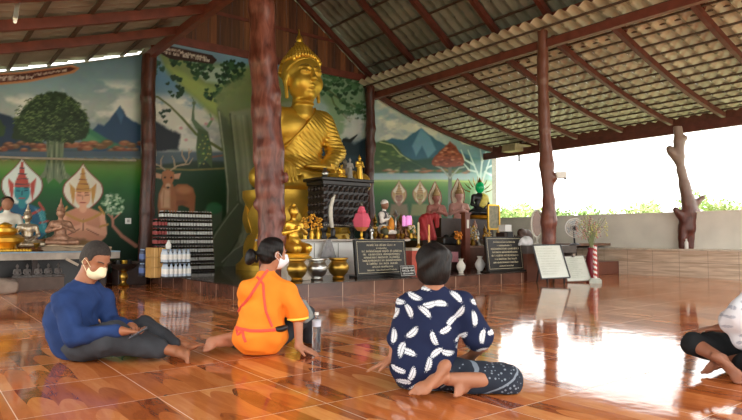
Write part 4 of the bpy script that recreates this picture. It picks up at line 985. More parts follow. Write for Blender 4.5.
# carved black shrine cabinet
cx0, cx1, cy0, cy1 = 6.02, 7.12, 9.25, 9.85
t = thing('carved_cabinet', 'black carved openwork shrine table standing on the white altar table', 'table', (6.57, 9.55, TZ))
b = MB().box((cx0 - .05, cy0 - .05, 1.92), (cx1 + .05, cy1 + .05, 1.98)).box((cx0, cy0, 1.84), (cx1, cy1, 1.92)); b.build('tabletop', BLKW, t, bevel=.01)
b = MB().box((cx0 + .04, cy0 + .05, 1.12), (cx1 - .04, cy1, 1.84)); b.box((cx0, cy0, 1.06), (cx1, cy1, 1.12)); b.build('cabinet_body', BLKW, t)
b = MB(); q = random.Random(5)
CARV = mat('carved_relief', '3a302b', .35, .3, var=.4, scale=30)
for i in range(9):
    for j in range(5):
        x = cx0 + .08 + i * (cx1 - cx0 - .16) / 8; z = 1.19 + j * .145
        b.ell((x, cy0 + .04, z), (.045, .03, .045), 6); b.tube([(x - .05, cy0 + .03, z - .05), (x, cy0 + .01, z + .02), (x + .05, cy0 + .03, z + .06)], .012, 5)
for i in range(5):
    for j in range(5):
        y = cy0 + .06 + i * .12; z = 1.19 + j * .145; b.ell((cx0 + .03, y, z), (.03, .045, .045), 6)
b.build('carving', CARV, t, smooth=True)
for x in (cx0 + .05, cx1 - .05):
    for y in (cy0 + .05, cy1 - .05):
        b = MB().lathe((x, y, TZ), [(.05, 0), (.06, .03), (.035, .08), (.045, .14), (.07, .2), (.05, .24)], 12); b.build('leg', BLKW, t, smooth=True)
b = MB()
for i in range(24): b.ell((cx0 + .02 + i * (cx1 - cx0 - .04) / 23, cy0 - .005, 1.09), .014, 6)
b.build('beading', mat('pearl_inlay', 'a8a49a', .3), t, smooth=True)
# pieces on the shrine cabinet
def vase(name, label, c, h, m, prof=None, group=None, cat_='vase'):
    prof = prof or [(.2, 0), (.16, .05), (.3, .3), (.34, .5), (.2, .75), (.13, .85), (.2, 1)]
    o = MB().lathe(c, [(r * h, z * h) for r, z in prof], 18).build(name, m, smooth=True); return tag(o, label, cat_, group)
Zc = 1.98
p = at(325, 180, 9.5); p[2] = Zc; vase('bell_ornament', 'small silver bell ornament on the left of the black carved shrine table', p, .2, SILVER, cat_='ornament')
seated('figurine', 'small gilt seated figurine with dark hair on the black carved shrine table', 'figurine', (6.6, 9.5, Zc), .34, GOLD2, crown='bun', cm=BLKW, hands='lap', basem=BRASS)
p = at(345, 180, 9.65); p[2] = Zc; seated('figurine', 'grey-brown seated figurine at the back of the black carved shrine table', 'figurine', p, .52, mat('grey_brown_stone', '6d6458', .6), crown='bun', hands='lap')
p = at(350, 180, 9.4); p[2] = Zc; standing('figurine', 'slim grey standing figurine on the black carved shrine table', 'figurine', p, .42, mat('grey_stone', '8c8a84', .6))
p = at(359.5, 180, 9.55); p[2] = Zc; standing('figurine', 'golden standing figurine at the right end of the black carved shrine table', 'figurine', p, .52, GOLD2)
# ivory tusk ornament in front
t = thing('tusk_ornament', 'curved ivory tusk ornament on a dark stand before the black shrine table', 'ornament', at(333, 240, 9.0))
p = at(333, 222, 9.0); b = MB(); b.tube([p + (-.02, 0, -.1), p + (-.05, 0, .1), p + (-.05, 0, .28), p + (0, 0, .42), p + (.05, 0, .5)], [.035, .04, .038, .03, .008], 10); b.build('tusk', IVORY, t, smooth=True)
q0 = p.copy(); q0[2] = TZ; b = MB().lathe(q0, [(.09, 0), (.09, .02), (.04, .05), (.05, .14), (.03, .2)], 14); b.build('stand', BLKW, t, smooth=True)
# golden praying figure on a plinth
p = at(296, 259, 8.15); plz = p[2]
b = MB().box((p[0] - .27, p[1] - .2, .2), (p[0] + .27, p[1] + .42, plz - .005)); tag(b.build('figure_plinth', mat('plinth_marble', 'a89c8c', .4), bevel=.01), 'low stone plinth under the golden praying figure behind the bowls', 'plinth')
seated('praying_figure', 'slender golden kneeling figure with hands at its chest beside the trunk column', 'statue', (p[0], p[1] + .08, plz), .88, GOLD2, yaw=.15, crown='bun', hands='chest', kneel=True, basem=GOLD)
# golden tiered ornament
t = thing('golden_tree_ornament', 'pair of small golden vases with clustered golden leaves on the white altar table', 'ornament', at(311, 240, 8.95))
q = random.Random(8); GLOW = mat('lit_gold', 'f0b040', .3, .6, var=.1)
for k, px in enumerate((305, 311.5, 318)):
    c = at(px, 240, 8.95); c[2] = TZ
    b = MB().lathe(c, [(.035, 0), (.03, .02), (.045, .08), (.03, .13), (.045, .16)], 12); b.build('vase', GOLD2, t, smooth=True)
    b = MB()
    for i in range(26): b.ell(c + (q.uniform(-.07, .07), q.uniform(-.06, .06), .17 + q.uniform(0, .26 if k == 1 else .2)), q.uniform(.016, .028), 5)
    b.tube([c + (0, 0, .14), c + (0, 0, .3)], .01, 5)
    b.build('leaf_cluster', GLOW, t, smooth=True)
# three metal bowls
def bowl(px, w_, label, m):
    c = at(px, 279, 7.95); c[2] = .2; r = w_ / 2
    t = thing('alms_bowl', label, 'bowl', c, 'three metal bowls at the platform edge')
    b = MB().lathe(c, [(.55 * r, 0), (.6 * r, .02), (.5 * r, .04), (.85 * r, .1), (r, .17), (.98 * r, .21), (.8 * r, .26), (.72 * r, .285), (.86 * r, .31)], 28); b.lathe(c, [(.82 * r, .311), (.66 * r, .28), (.7 * r, .24), (.5 * r, .1)], 28); b.build('bowl_body', m, t, smooth=True)
    b = MB().lathe(c, [(.8 * r, .3), (.92 * r, .315), (.92 * r, .33), (.84 * r, .335)], 28); b.build('rim', m, t, smooth=True)
bowl(296.5, .33, 'golden bowl nearest the woman in orange, leftmost of the three bowls', BRASS); bowl(316.5, .35, 'silver bowl between the two golden bowls', SILVER); bowl(338.5, .34, 'golden bowl right of the silver bowl, beside the black plaque', BRASS)
# plaques
def plaque(tl, tr, bl, br, Y, label, seed, rows, th=.06, frame_=True):
    a, b1, c, d = [at(p_[0], p_[1], Y) for p_ in (tl, tr, bl, br)]
    w_ = (b1[0] - a[0] + d[0] - c[0]) / 2; h_ = (a[2] - c[2]); x0 = (a[0] + c[0]) / 2; z0 = .2 if frame_ else c[2]
    h_ = a[2] - z0
    t = thing('stone_plaque', label, 'plaque', (x0 + w_ / 2, Y, z0)); lean = .12
    ex = np.array((1., 0, 0)); ez = np.array((0, math.sin(lean), math.cos(lean))); nn = np.array((0, -math.cos(lean), math.sin(lean))); o = np.array((x0, Y, z0 + .03))
    b = MB().prism([o, o + ex * w_, o + ex * w_ + ez * h_, o + ez * h_], -nn * th); b.build('slab', STONEB, t, bevel=.004)
    b = MB(); g = .035; o2 = o + nn * .001
    for (u0, v0, u1, v1) in ((g, g, w_ - g, g + .006), (g, h_ - g - .006, w_ - g, h_ - g), (g, g, g + .006, h_ - g), (w_ - g - .006, g, w_ - g, h_ - g)):
        b.prism([o2 + ex * u0 + ez * v0, o2 + ex * u1 + ez * v0, o2 + ex * u1 + ez * v1, o2 + ex * u0 + ez * v1], nn * .002)
    b.build('border_line', GILT, t)
    b = MB(); n = len(rows)
    R_ = []
    for i, (f0, f1, hh) in enumerate(rows):
        R_.append((w_ * f0, w_ * f1, h_ - g - .05 - (h_ - .13) * (i + .5) / n, hh))
    glyph_rows(b, o2, ex, ez, nn, w_, R_, seed); b.build('inscription', GILT, t)
    b = MB().box((x0 - .03, Y - .05, z0), (x0 + w_ + .02, Y + .18, z0 + .03)); b.build('foot', STONEB, t)
plaque((356, 241), (408, 241), (358, 277), (407, 275), 7.95, 'black stone plaque with rows of gilt writing beside the golden bowl', 3, [(.22, .78, .024), (.4, .6, .02), (.12, .9, .026), (.14, .86, .026), (.15, .85, .026), (.12, .88, .026), (.2, .8, .024), (.3, .7, .02), (.2, .8, .018)])
plaque((488, 238), (524, 237), (489, 271), (524, 269.5), 7.56, 'black stone plaque with pale writing beside the brown wooden counter', 7, [(.2, .8, .022), (.3, .7, .02), (.12, .88, .026), (.15, .85, .026), (.12, .88, .026), (.2, .8, .024), (.15, .85, .024), (.3, .7, .02)])
t = thing('name_sign', 'small black sign with white writing leaning against the large plaque beside the golden bowl', 'sign', at(408, 277, 7.65))
a = at(401, 266, 7.62); c = at(416, 265, 7.62); z0 = .21; w_ = c[0] - a[0]; h_ = .19; o = np.array((a[0], 7.62, z0)); ex = np.array((1, 0, 0.)); ez = np.array((0, .25, .968)); nn = np.array((0, -.968, .25))
b = MB().prism([o, o + ex * w_, o + ex * w_ + ez * h_, o + ez * h_], -nn * .015); b.build('board', STONEB, t)
b = MB(); glyph_rows(b, o + nn * .001, ex, ez, nn, w_, [(.04, w_ - .04, .13, .026), (.03, w_ - .04, .08, .026), (.05, w_ - .05, .035, .02)], 11)
for (u0, v0, u1, v1) in ((.01, .01, w_ - .01, .014), (.01, h_ - .014, w_ - .01, h_ - .01), (.01, .01, .014, h_ - .01), (w_ - .014, .01, w_ - .01, h_ - .01)): b.prism([o + nn * .001 + ex * u0 + ez * v0, o + nn * .001 + ex * u1 + ez * v0, o + nn * .001 + ex * u1 + ez * v1, o + nn * .001 + ex * u0 + ez * v1], nn * .002)
b.build('lettering', mat('white_letters', 'e0ded8', .5), t)
# pink lantern
c = at(361.5, 241, 8.9); c[2] = TZ
t = thing('paper_lantern', 'pink and orange tiered lantern on a golden stand above the black plaque', 'lantern', c)
PINK = mat('pink_paper', 'e8627a', .6, var=.05); m6 = 6
b = MB().lathe(c, [(.05, 0), (.05, .015), (.02, .03), (.03, .08), (.02, .12), (.04, .16)], 14); b.build('stand', GOLD2, t, smooth=True)
b = MB().lathe(c + (0, 0, .15), [(.08, 0), (.15, .07)], m6); b.build('lower_shade', mat('orange_paper', 'e08a4a', .6, var=.05), t)
b = MB().lathe(c + (0, 0, .22), [(.15, 0), (.185, .12), (.13, .25), (.08, .27), (.09, .29), (.05, .38), (.03, .39)], m6); b.build('lamp_shade', PINK, t)
b = MB().lathe(c + (0, 0, .6), [(.02, 0), (.03, .03), (.015, .05), (.03, .06), (.005, .1)], 10); b.build('finial', SILVER, t, smooth=True)
# monk figurine with white cap
c = at(384.5, 241, 9.0); c[2] = TZ
mk = seated('seated_figurine', 'seated figurine with white cap, white jacket and grey waistcoat between lantern and pink lamp', 'figurine', c, .84, mat('white_jacket', 'dcd6cc', .7), yaw=.5, crown='cap', cm=mat('white_wool', 'e4e0da', .8, bump=.3, bscale=60), hands='chest', head=SKIN, basem=BROWN)
R = rotz(.5); q_ = lambda x, y, z: c + R @ (np.array((x, y, z)) * .84)
s = Sdf(.012, .02); s.ell(q_(0, .03, .52), np.array((.15, .125, .14)) * .84, R).ell(q_(0, .03, .38), np.array((.145, .115, .12)) * .84, R); s.box(q_(0, -.2, .5), (.03, .12, .3), R, op='s'); s.build('waistcoat', mat('grey_waistcoat', '4c4a4c', .8), mk)
s = Sdf(.012, .02); s.cap(q_(-.08, .0, .2), q_(-.3, -.14, .17), .09, .07).cap(q_(.08, .0, .2), q_(.3, -.14, .17), .09, .07).cap(q_(-.3, -.14, .16), q_(.3, -.18, .16), .06, .06); s.build('trousers', mat('olive_trousers', '55553f', .8), mk)
# orange ornaments and flowers
c = at(391.5, 240, 8.85); c[2] = TZ
o = MB().lathe(c, [(.03, 0), (.035, .05), (.02, .1), (.035, .16), (.055, .2), (.06, .28), (.045, .36), (.02, .4), (.005, .42)], 12).build('orange_ornament', ORNG, smooth=True); tag(o, 'tall orange flame-shaped ornament in front of the white-capped figurine', 'ornament')
def flowers(name, label, c, r, n, mats_, hh, seed, vm=None, sz=(.018, .03)):
    t = thing(name, label, 'flowers', c); q = random.Random(seed)
    b = MB().lathe(c, [(.035, 0), (.05, .04), (.03, .1), (.045, .13)], 12); b.build('pot', vm or BRASS, t, smooth=True)
    for k, m in enumerate(mats_):
        b = MB()
        for i in range(n):
            a = q.uniform(0, 6.28); rr = r * math.sqrt(q.random()); b.ell(c + (rr * math.cos(a), rr * math.sin(a), .13 + q.random() * hh), (q.uniform(*sz),) * 3, 5)
        b.build('blossoms', m, t, smooth=True)
    return t
c = at(386, 241, 8.8); c[2] = TZ; flowers('flower_arrangement', 'small bunch of orange and gold flowers at the feet of the white-capped figurine', c, .08, 14, [ORNG, GOLD2], .1, 4)
# small white figurine and silver items
for (px, h_, lab, m) in ((372, .25, 'small white and silver figurine between the pink lantern and the capped figurine', SILVER), (395.5, .5, 'silver candlestick ornament left of the pink lamp', SILVER)):
    c = at(px, 241, 8.85); c[2] = TZ
    if h_ < .3: standing('figurine', lab, 'figurine', c, h_, m)
    else: tag(MB().lathe(c, [(.06, 0), (.05, .02), (.015, .05), (.015, .2), (.03, .22), (.015, .25), (.015, .4), (.035, .43), (.05, .46), (.03, .5), (.01, .56)], 12).build('candlestick', m, smooth=True), lab, 'candlestick')
c = at(406, 240, 8.9); c[2] = TZ
t = thing('pink_lamp', 'lamp with glowing pink crystal cylinders beside the silver candlestick', 'lamp', c)
b = MB().lathe(c, [(.1, 0), (.1, .03), (.05, .06), (.04, .2), (.1, .24)], 14); b.build('lamp_base', BRONZE, t, smooth=True)
for dx in (-.07, .03, .09): b = MB().lathe(c + (dx, -.02, .25), [(.03, 0), (.035, .02), (.035, .18), (.02, .21)], 10); b.build('crystal', mat('pink_glow', 'd88ac6', .3, emit=.45, var=0), t, smooth=True)
q = random.Random(77)
ITM = [('bronze_figurine', BRONZE), ('brass_figurine', BRASS), ('dark_figurine', DKB), ('pink_figurine', PINKST)]
SPOTS = [(375, 9.5, .5, 1, 'brass seated figurine partly behind the capped figurine'), (398, 9.3, .42, 0, 'bronze seated figurine behind the silver candlestick'), (411, 9.3, .5, 1, 'brass seated figurine right of the pink lamp'), (401, 9.5, .55, 0, 'bronze seated figurine at the back, behind the pink lamp')]
for (px, Y, h_, mi, lab) in SPOTS:
    c = at(px, 240, Y); c[2] = TZ; seated('figurine', lab, 'figurine', c, h_, ITM[mi][1], crown='point', hands='lap', yaw=q.uniform(-.2, .5))
for i, (px, lab) in enumerate(((375, 'small brass cup left of the orange flowers on the altar table'), (381, 'small brass cup beside the orange flowers on the altar table'), (398, 'small brass cup below the pink lamp'), (402.5, 'small brass cup right below the pink lamp'))):
    c = at(px, 241, 8.78); c[2] = TZ; vase('brass_cup', lab, c, .1, BRASS, [(.3, 0), (.15, .2), (.4, .6), (.45, 1)], 'brass cups on the altar table', 'cup')
# red altar table with candles
c0, c1 = at(412, 248, 8.2), at(441, 248, 8.2)
t = thing('red_altar_table', 'small red lacquered table with a white top and two candles', 'table', ((c0[0] + c1[0]) / 2, 8.4, .2)); zt_ = c0[2]
b = MB().box((c0[0], 8.2, .2), (c1[0], 8.65, zt_ - .05)); b.build('table_body', REDP, t, bevel=.01)
b = MB().box((c0[0] - .03, 8.16, zt_ - .05), (c1[0] + .03, 8.68, zt_)); b.build('tabletop', mat('cream_top', 'd8cdb8', .5), t, bevel=.006)
for (px, h_, lab) in ((418.5, .46, 'tall white candle on the left of the red altar table'), (429, .42, 'orange-tipped candle on the right of the red altar table')):
    c = at(px, 247, 8.35); c[2] = zt_; k = thing('candle', lab, 'candle', c)
    MB().lathe(c, [(.05, 0), (.05, .02), (.02, .04), (.03, .08)], 12).build('candle_holder', BRASS, k, smooth=True); MB().lathe(c + (0, 0, .08), [(.02, 0), (.018, h_ - .08), (.004, h_ - .06)], 10).build('wax', mat('candle_wax', 'f0e0b8', .5, var=.02) if px < 420 else mat('orange_wax', 'e8a860', .5), k, smooth=True)
# red draped figure
c = at(427, 240, 9.6); c[2] = .2
b = MB().box((c[0] - .4, 9.3, .2), (c[0] + .5, 10.1, .8)); tag(b.build('side_cabinet', DKB), 'dark cabinet behind the small red altar table', 'cabinet')
c[2] = .8; s = Sdf(.014, .05); s.cap(c + (-.12, 0, .05), c + (-.1, 0, .45), .12, .1).cap(c + (.1, 0, .05), c + (.0, 0, .5), .13, .09).cap(c + (-.1, 0, .45), c + (.25, 0, .55), .07, .06).cap(c + (.28, 0, .5), c + (.3, 0, .3), .06, .04)
o = s.build('red_draped_bundle', REDC, deform=lambda X, Y, Z: .012 * np.sin(X * 60 + 3 * np.sin(Z * 6)), cuts=[((0, 0, .8), (0, 0, -1))]); tag(o, 'bundle of folded red cloth robes with gold edges behind the candles', 'cloth')
# pink crowned statues
for px, h_, lab in ((436.5, 1.1, 'pink crowned kneeling statue behind the red robes, left of its pair'), (459.5, 1.2, 'pale pink crowned statue with folded hands, right of its pair')):
    c = at(px, 236, 10.75); c[2] = .8 + .12; w0 = c.copy(); w0[2] = .2
    t3 = seated('crowned_statue', lab, 'statue', c, h_, mat('rose_statue' if px < 450 else 'pale_rose_statue', 'b5776a' if px < 450 else 'dba79c', .6, var=.1), yaw=-.5, crown='point', cm=mat('halo_gold', 'c2a070', .5, .3), hands='pray', kneel=True, basem=BRONZE)
    HP = []
    for i in range(21):
        t_ = i / 20 * 2 * math.pi; HP.append(c + rotz(-.5) @ np.array((  .15 * h_ * math.sin(t_), .12, h_ * (.84 + .24 * -math.cos(t_) + (.14 * max(0, 1 - abs(t_ - math.pi) / .7) ** 1.3)))))
    hl = MB().prism(HP, rotz(-.5) @ np.array((0, .03, 0))).build('halo_panel', mat('halo_cream', 'e6dcc4', .6), t3); MB().tube(HP + [HP[0]], .014, 6, caps=False).build('halo_rim', mat('halo_rim', 'a8705c', .5), hl)
b = MB().box((at(430, 240, 10.6)[0], 10.35, .2), (at(470, 240, 10.6)[0], 11.0, .92)); tag(b.build('statue_shelf', DKB), 'dark shelf carrying the pair of pink crowned statues', 'shelf')
# dark cases, flowers and a brown box right of the red table
c = at(449, 262, 8.9); t = thing('dark_cabinet', 'dark wooden cabinet with a pink panel right of the red altar table', 'cabinet', (c[0], 9.0, .2))
a, b2 = at(441, 245, 8.8), at(461, 245, 8.8); b = MB().box((a[0], 8.8, .2), (b2[0], 9.3, a[2])); b.build('cabinet_body', DKB, t, bevel=.01)
a, b2 = at(445, 252, 8.8), at(458, 262, 8.8); b = MB().box((a[0], 8.79, b2[2]), (b2[0], 8.8, a[2])); b.build('front_panel', mat('pink_panel', 'c98a92', .6), t)
ztc = at(441, 245, 8.8)[2]
for i, (px, h_, lab) in enumerate(((445, .16, 'black rounded offering box, left one on the dark cabinet with pink panel'), (453, .2, 'black rounded offering box, right one on the dark cabinet with pink panel'))):
    c = at(px, 245, 9.0); c[2] = ztc; s = Sdf(.012, .03); s.box(c + (0, 0, h_ / 2), (.15, .12, h_ / 2), rd=.04).ell(c + (.04, 0, h_), (.08, .07, .06)); tag(s.build('offering_box', BLACK), lab, 'box')
c = at(462, 243, 8.8); c[2] = .2
t = thing('brown_shrine_box', 'upright reddish-brown wooden shrine box right of the pale pink statue', 'shrine', c); zz = at(462, 214, 8.8)[2]
b = MB().box((c[0] - .0, 8.7, .2), (c[0] + .14, 8.82, zz)); b.box((c[0] - .02, 8.68, zz), (c[0] + .16, 8.84, zz + .03)); b.build('box_body', mat('red_brown_wood', '6a3524', .4), t)
b = MB().box((c[0] + .04, 8.69, zz - .3), (c[0] + .1, 8.7, zz - .12)); b.build('plate', IVORY, t)
c = at(458.5, 243, 8.7); c[2] = ztc; flowers('marigold_garland', 'orange marigold garland piled beside the brown shrine box', c, .09, 22, [ORNG, mat('marigold', 'c9761e', .8)], .14, 9)
for (px, h_, m, lab) in ((461, .26, IVORY, 'cream ceramic jar beside the dark cabinet on the platform'), (480, .3, WHITE, 'white ceramic vase left of the right-hand plaque')):
    c = at(px, 271, 7.95); c[2] = .2; vase('ceramic_vase', lab, c, h_, m)
# cloth-covered altar for the right-hand group
a, b2 = at(466, 246, 8.9), at(530, 246, 8.9); RZ = a[2]
t = thing('right_altar_table', 'long brown altar table carrying the figurines on the right of the platform', 'table', ((a[0] + b2[0]) / 2, 9.2, .2))
b = MB().box((a[0], 8.95, .2), (b2[0], 9.7, RZ - .04)); b.build('table_body', BROWN, t); b = MB().box((a[0] - .04, 8.9, RZ - .04), (b2[0] + .04, 9.75, RZ)); b.build('tabletop', mat('worn_cloth_top', '8a6a58', .7), t)
b = MB().box((a[0] + .1, 9.75, .2), (b2[0] - .3, 10.3, RZ + .62)); tag(b.build('back_shelf', DKB), 'dark raised shelf behind the right-hand figurines', 'shelf')
# green-headed statue
c = at(480, 214, 9.95); c[2] = RZ + .62
g = seated('green_headed_statue', 'statue with a bright green glass head, black body and yellow sash', 'statue', c, 1.0, mat('black_statue', '1c1a1c', .4), yaw=-.35, hands='lap', head=mat('glowing_green_glass', '0fae62', .08, emit=.12, var=.05), basem=BRASS)  # green head is no lamp; a faint glow is added to its material
R = rotz(-.35); q_ = lambda x, y, z: c + R @ (np.array((x, y, z)) * 1.0)
b = MB().lathe(q_(0, 0, .86), [(.075, 0), (.07, .03), (.05, .05), (.03, .1), (.006, .17)], 14); b.build('pointed_crown', BRASS, g, smooth=True)
s = Sdf(.014, .03); s.ell(q_(.06, .0, .52), np.array((.14, .12, .13)) * 1.0, R).ell(q_(.05, .0, .36), np.array((.14, .12, .15)) * 1.0, R).cap(q_(.18, 0, .55), q_(.22, 0, .36), .05, .045); s.build('sash', mat('yellow_sash', 'd2c25a', .6), g, cuts=[(q_(0, 0, .5), R @ np.array((-.9, 0, .3)))])
b = MB()
for k in range(9):
    a0 = -1.3 + k * .325; p = q_(0, .1, .62); d = R @ np.array((math.sin(a0), 0, math.cos(a0)))
    b.tube([p + d * .22, p + d * .34, p + d * .42 + (0, 0, .03)], [.014, .01, .004], 6)
b.build('halo_rays', BRASS, g, smooth=True)
ITR = [(472, 9.2, .42, 'bronze', 'small bronze seated figurine below the green-headed statue'), (478, 9.15, .36, 'silver', 'small silver seated figurine below the green-headed statue'), (485, 9.25, .48, 'brass', 'brass seated figurine left of the golden easel frame'), (499, 9.45, .6, 'brass', 'tall brass figurine right of the golden easel frame'), (506.5, 9.2, .42, 'dark', 'dark bust with a pale grey head above the right-hand plaque'), (475, 9.5, .62, 'pinkish', 'pinkish seated figurine left of the green-headed statue'), (515, 9.4, .3, 'brown', 'brown low seated figurine right of the pale-headed bust')]
MM = dict(bronze=BRONZE, silver=SILVER, brass=BRASS, dark=DKB, pinkish=PINKST, brown=BROWN)
for (px, Y, h_, k, lab) in ITR:
    c = at(px, 246, Y); c[2] = RZ; seated('figurine', lab, 'figurine', c, h_, MM[k], crown=None if k == 'dark' else ('point' if k != 'brown' else 'bun'), hands='lap', yaw=.4, head=mat('pale_grey_head', 'b0aca4', .5) if k == 'dark' else None)
for i, (px, Y, h_, m, lab) in enumerate(((469, 9.05, .12, BRASS, 'small brass cup at the left end of the brown altar table'), (482, 9.0, .14, SILVER, 'small silver cup before the brass figurine'), (492, 9.0, .12, GOLD2, 'small golden cup under the easel frame'), (503, 9.0, .13, BRASS, 'small brass cup before the pale-headed bust'))):
    c = at(px, 246, Y); c[2] = RZ; vase('offering_cup', lab, c, h_, m, [(.3, 0), (.15, .2), (.4, .6), (.45, 1)], 'cups on the right-hand altar table', 'cup')
c = at(473, 246, 9.05); c[2] = RZ; flowers('gilt_leaf_bouquet', 'bouquet of crumpled gold and silver leaves left of the small bronze figurine', c, .09, 30, [GOLD2, SILVER, mat('champagne_leaf', 'c8b48a', .4, .5)], .3, 31, sz=(.014, .028))
c = at(488, 246, 9.02); c[2] = RZ; flowers('gilt_leaf_bouquet', 'bouquet of golden leaves in front of the easel frame', c, .08, 24, [GOLD2, mat('champagne_leaf', 'c8b48a', .4, .5)], .16, 33, sz=(.012, .024))
c = at(411, 241, 8.8); c[2] = TZ; flowers('flower_arrangement', 'mixed gold and pale flowers at the right end of the white altar table', c, .07, 18, [mat('pale_petals', 'c8b8a0', .6), GOLD2, mat('leaf_green', '4d6a3a', .7)], .14, 35)
# golden easel frame
a, b2 = at(487, 205, 9.15), at(498, 205, 9.15); t = thing('easel_frame', 'golden picture frame on an easel right of the green-headed statue', 'frame', ((a[0] + b2[0]) / 2, 9.15, RZ)); z1 = a[2]; z0 = at(487, 229, 9.15)[2]
b = MB(); Y = 9.12
for p, q2 in (((a[0], Y, z0), (a[0], Y, z1)), ((b2[0], Y, z0), (b2[0], Y, z1)), ((a[0], Y, z0), (b2[0], Y, z0)), ((a[0], Y, z1), (b2[0], Y, z1))): b.bar(p, q2, .035, .035, up=(0, 1, 0))
b.build('frame', GOLD2, t); b = MB().box((a[0], Y, z0), (b2[0], Y + .01, z1)); b.build('picture', mat('faded_picture', '6f7358', .5, var=.5, scale=14, col2='a89c80'), t)
b = MB().bar((a[0], Y, RZ), (a[0] + .05, Y, z0 + .05), .02, .02, up=(0, 1, 0)).bar((b2[0], Y, RZ), (b2[0] - .05, Y, z0 + .05), .02, .02, up=(0, 1, 0)).bar(((a[0] + b2[0]) / 2, Y + .2, RZ), ((a[0] + b2[0]) / 2, Y + .02, z1), .02, .02, up=(0, 1, 0)); b.build('easel_leg', GOLD2, t)
# brown reclining ornament and cream hoop mirror, bag, box
c = at(522, 243, 9.25); c[2] = RZ; s = Sdf(.014, .04); s.ell(c + (-.05, 0, .12), (.25, .12, .13)).ell(c + (.2, 0, .2), (.16, .1, .18)).cap(c + (-.25, 0, .08), c + (-.38, -.02, .12), .07, .04).ell(c + (0, 0, .3), (.14, .09, .1))
tag(s.build('root_carving', mat('carved_root', '4a3026', .5, bump=.4, bscale=12), cuts=[((0, 0, RZ), (0, 0, -1))]), 'lumpy dark brown root carving at the right end of the altar table', 'carving')
# ================= counter, boards, fan and bench at the platform end =================
BRW2 = mat('brown_counter_tiles', '6c4133', .3, var=.12, scale=3)
t = thing('wooden_counter', 'reddish-brown counter with a dark grey top around the slim trunk column', 'counter', (10.0, 7.9, 0))
zc = .70
b = MB().box((9.64, 7.5, 0), (10.35, 8.35, zc - .16)); b.build('counter_body', BRW2, t)
b = MB().box((9.62, 7.48, zc - .16), (11.3, 8.4, zc)); b.build('countertop', mat('dark_grey_slab', '5a5450', .4), t, bevel=.005)
def board(c4, Yd, label, seed, leg=True):
    P_ = [dep(Yd, *c) for c in c4]   # tl, tr, br, bl upright plane leaning back a little
    t = thing('notice_board', label, 'board', (P_[3] + P_[2]) / 2 * np.array((1, 1, 0)))
    lean = np.array((CF[0], CF[1], 0)) * .16
    P_[0] = P_[0] + lean; P_[1] = P_[1] + lean
    n = np.cross(P_[1] - P_[0], P_[3] - P_[0]); n /= np.linalg.norm(n)
    if n @ (CAMP - P_[0]) < 0: n = -n
    b = MB().prism(P_, -n * .02); b.build('panel', mat('board_white', 'dfe3d6', .35, var=.04, scale=5), t)
    b = MB(); w_ = .022 if leg else .01
    for i in range(4): b.bar(P_[i], P_[(i + 1) % 4], w_, .03, up=n)
    b.build('frame', mat('board_frame', '2a2a2c', .4) if leg else mat('pale_frame', '9a938a', .5), t)
    ex = P_[1] - P_[0]; W_ = np.linalg.norm(ex); ex /= W_; ez = P_[0] - P_[3]; H_ = np.linalg.norm(ez); ez /= H_; q = random.Random(seed)
    b = MB(); rows = []
    for i in range(11): rows.append((W_ * .1, W_ * q.uniform(.6, .9), H_ * (.88 - i * .075), .016))
    glyph_rows(b, P_[3] + n * .002, ex, ez, n, W_, rows, seed); b.build('writing', mat('faint_ink', 'c2c8b6' if leg else 'a09a90', .6), t)
    if leg:
        for k in (0.2, .8):
            p = P_[3] + (P_[2] - P_[3]) * k; b = MB().bar(p, (p[0], p[1], 0), .025, .025, up=(0, 1, 0)); b.build('leg', BLACK, t)
            q2 = P_[3] + (P_[2] - P_[3]) * k + (P_[0] - P_[3]) * .7; e = q2 + np.array((CF[0], CF[1], 0)) * .3; e[2] = 0; b = MB().bar(q2 - n * .03, e, .02, .02, up=(0, 1, 0)); b.build('rear_leg', BLACK, t)
    else:
        m_ = (P_[0] + P_[1]) / 2; b = MB().box((-.04, -.02, -.02), (.04, .02, .05), M=T4(np.eye(3), m_)); b.build('clip', CHROME, t)
board([(535, 245.4), (562.8, 244.8), (570, 277.5), (541.5, 279)], 11.3, 'white notice board in a black frame leaning on legs before the brown counter', 21)
board([(566, 257), (586.4, 255.8), (591.3, 280.5), (567.5, 281.5)], 11.55, 'smaller pale clipboard notice standing on the floor beside the framed notice board', 22, False)
# candy-striped pole
t = thing('striped_pole', 'short red and white striped pole on a pale base beside the clipboard notice', 'pole', dep(11.4, 596, 283) * np.array((1, 1, 0)))
c = dep(11.4, 595.5, 283); c[2] = 0
b = MB().box((-.11, -.11, 0), (.11, .11, .06), M=T4(rotz(.6), c)); b.box((-.08, -.08, .06), (.08, .08, .09), M=T4(rotz(.6), c)); b.build('base', mat('pale_green_base', 'b9c0b4', .5), t)
V = MB(); W2 = MB(); n = 12; H_ = .62; st = 40
for tgt, off in ((V, 0), (W2, 1)):
    for i in range(st):
        for k in range(n):
            if ((k * 2 // n * 0 + (i + k * 1.0 * 6 / n) % 6) < 3) == (off == 0):
                A_ = []
                for (ii, kk) in ((i, k), (i, k + 1), (i + 1, k + 1), (i + 1, k)):
                    a = 2 * math.pi * kk / n; A_.append(c + (.035 * math.cos(a), .035 * math.sin(a), .09 + H_ * ii / st))
                tgt.add(A_, [(0, 1, 2, 3)])
V.build('red_stripe', mat('stripe_red', 'c0463e', .5), t); W2.build('white_stripe', WHITE, t)
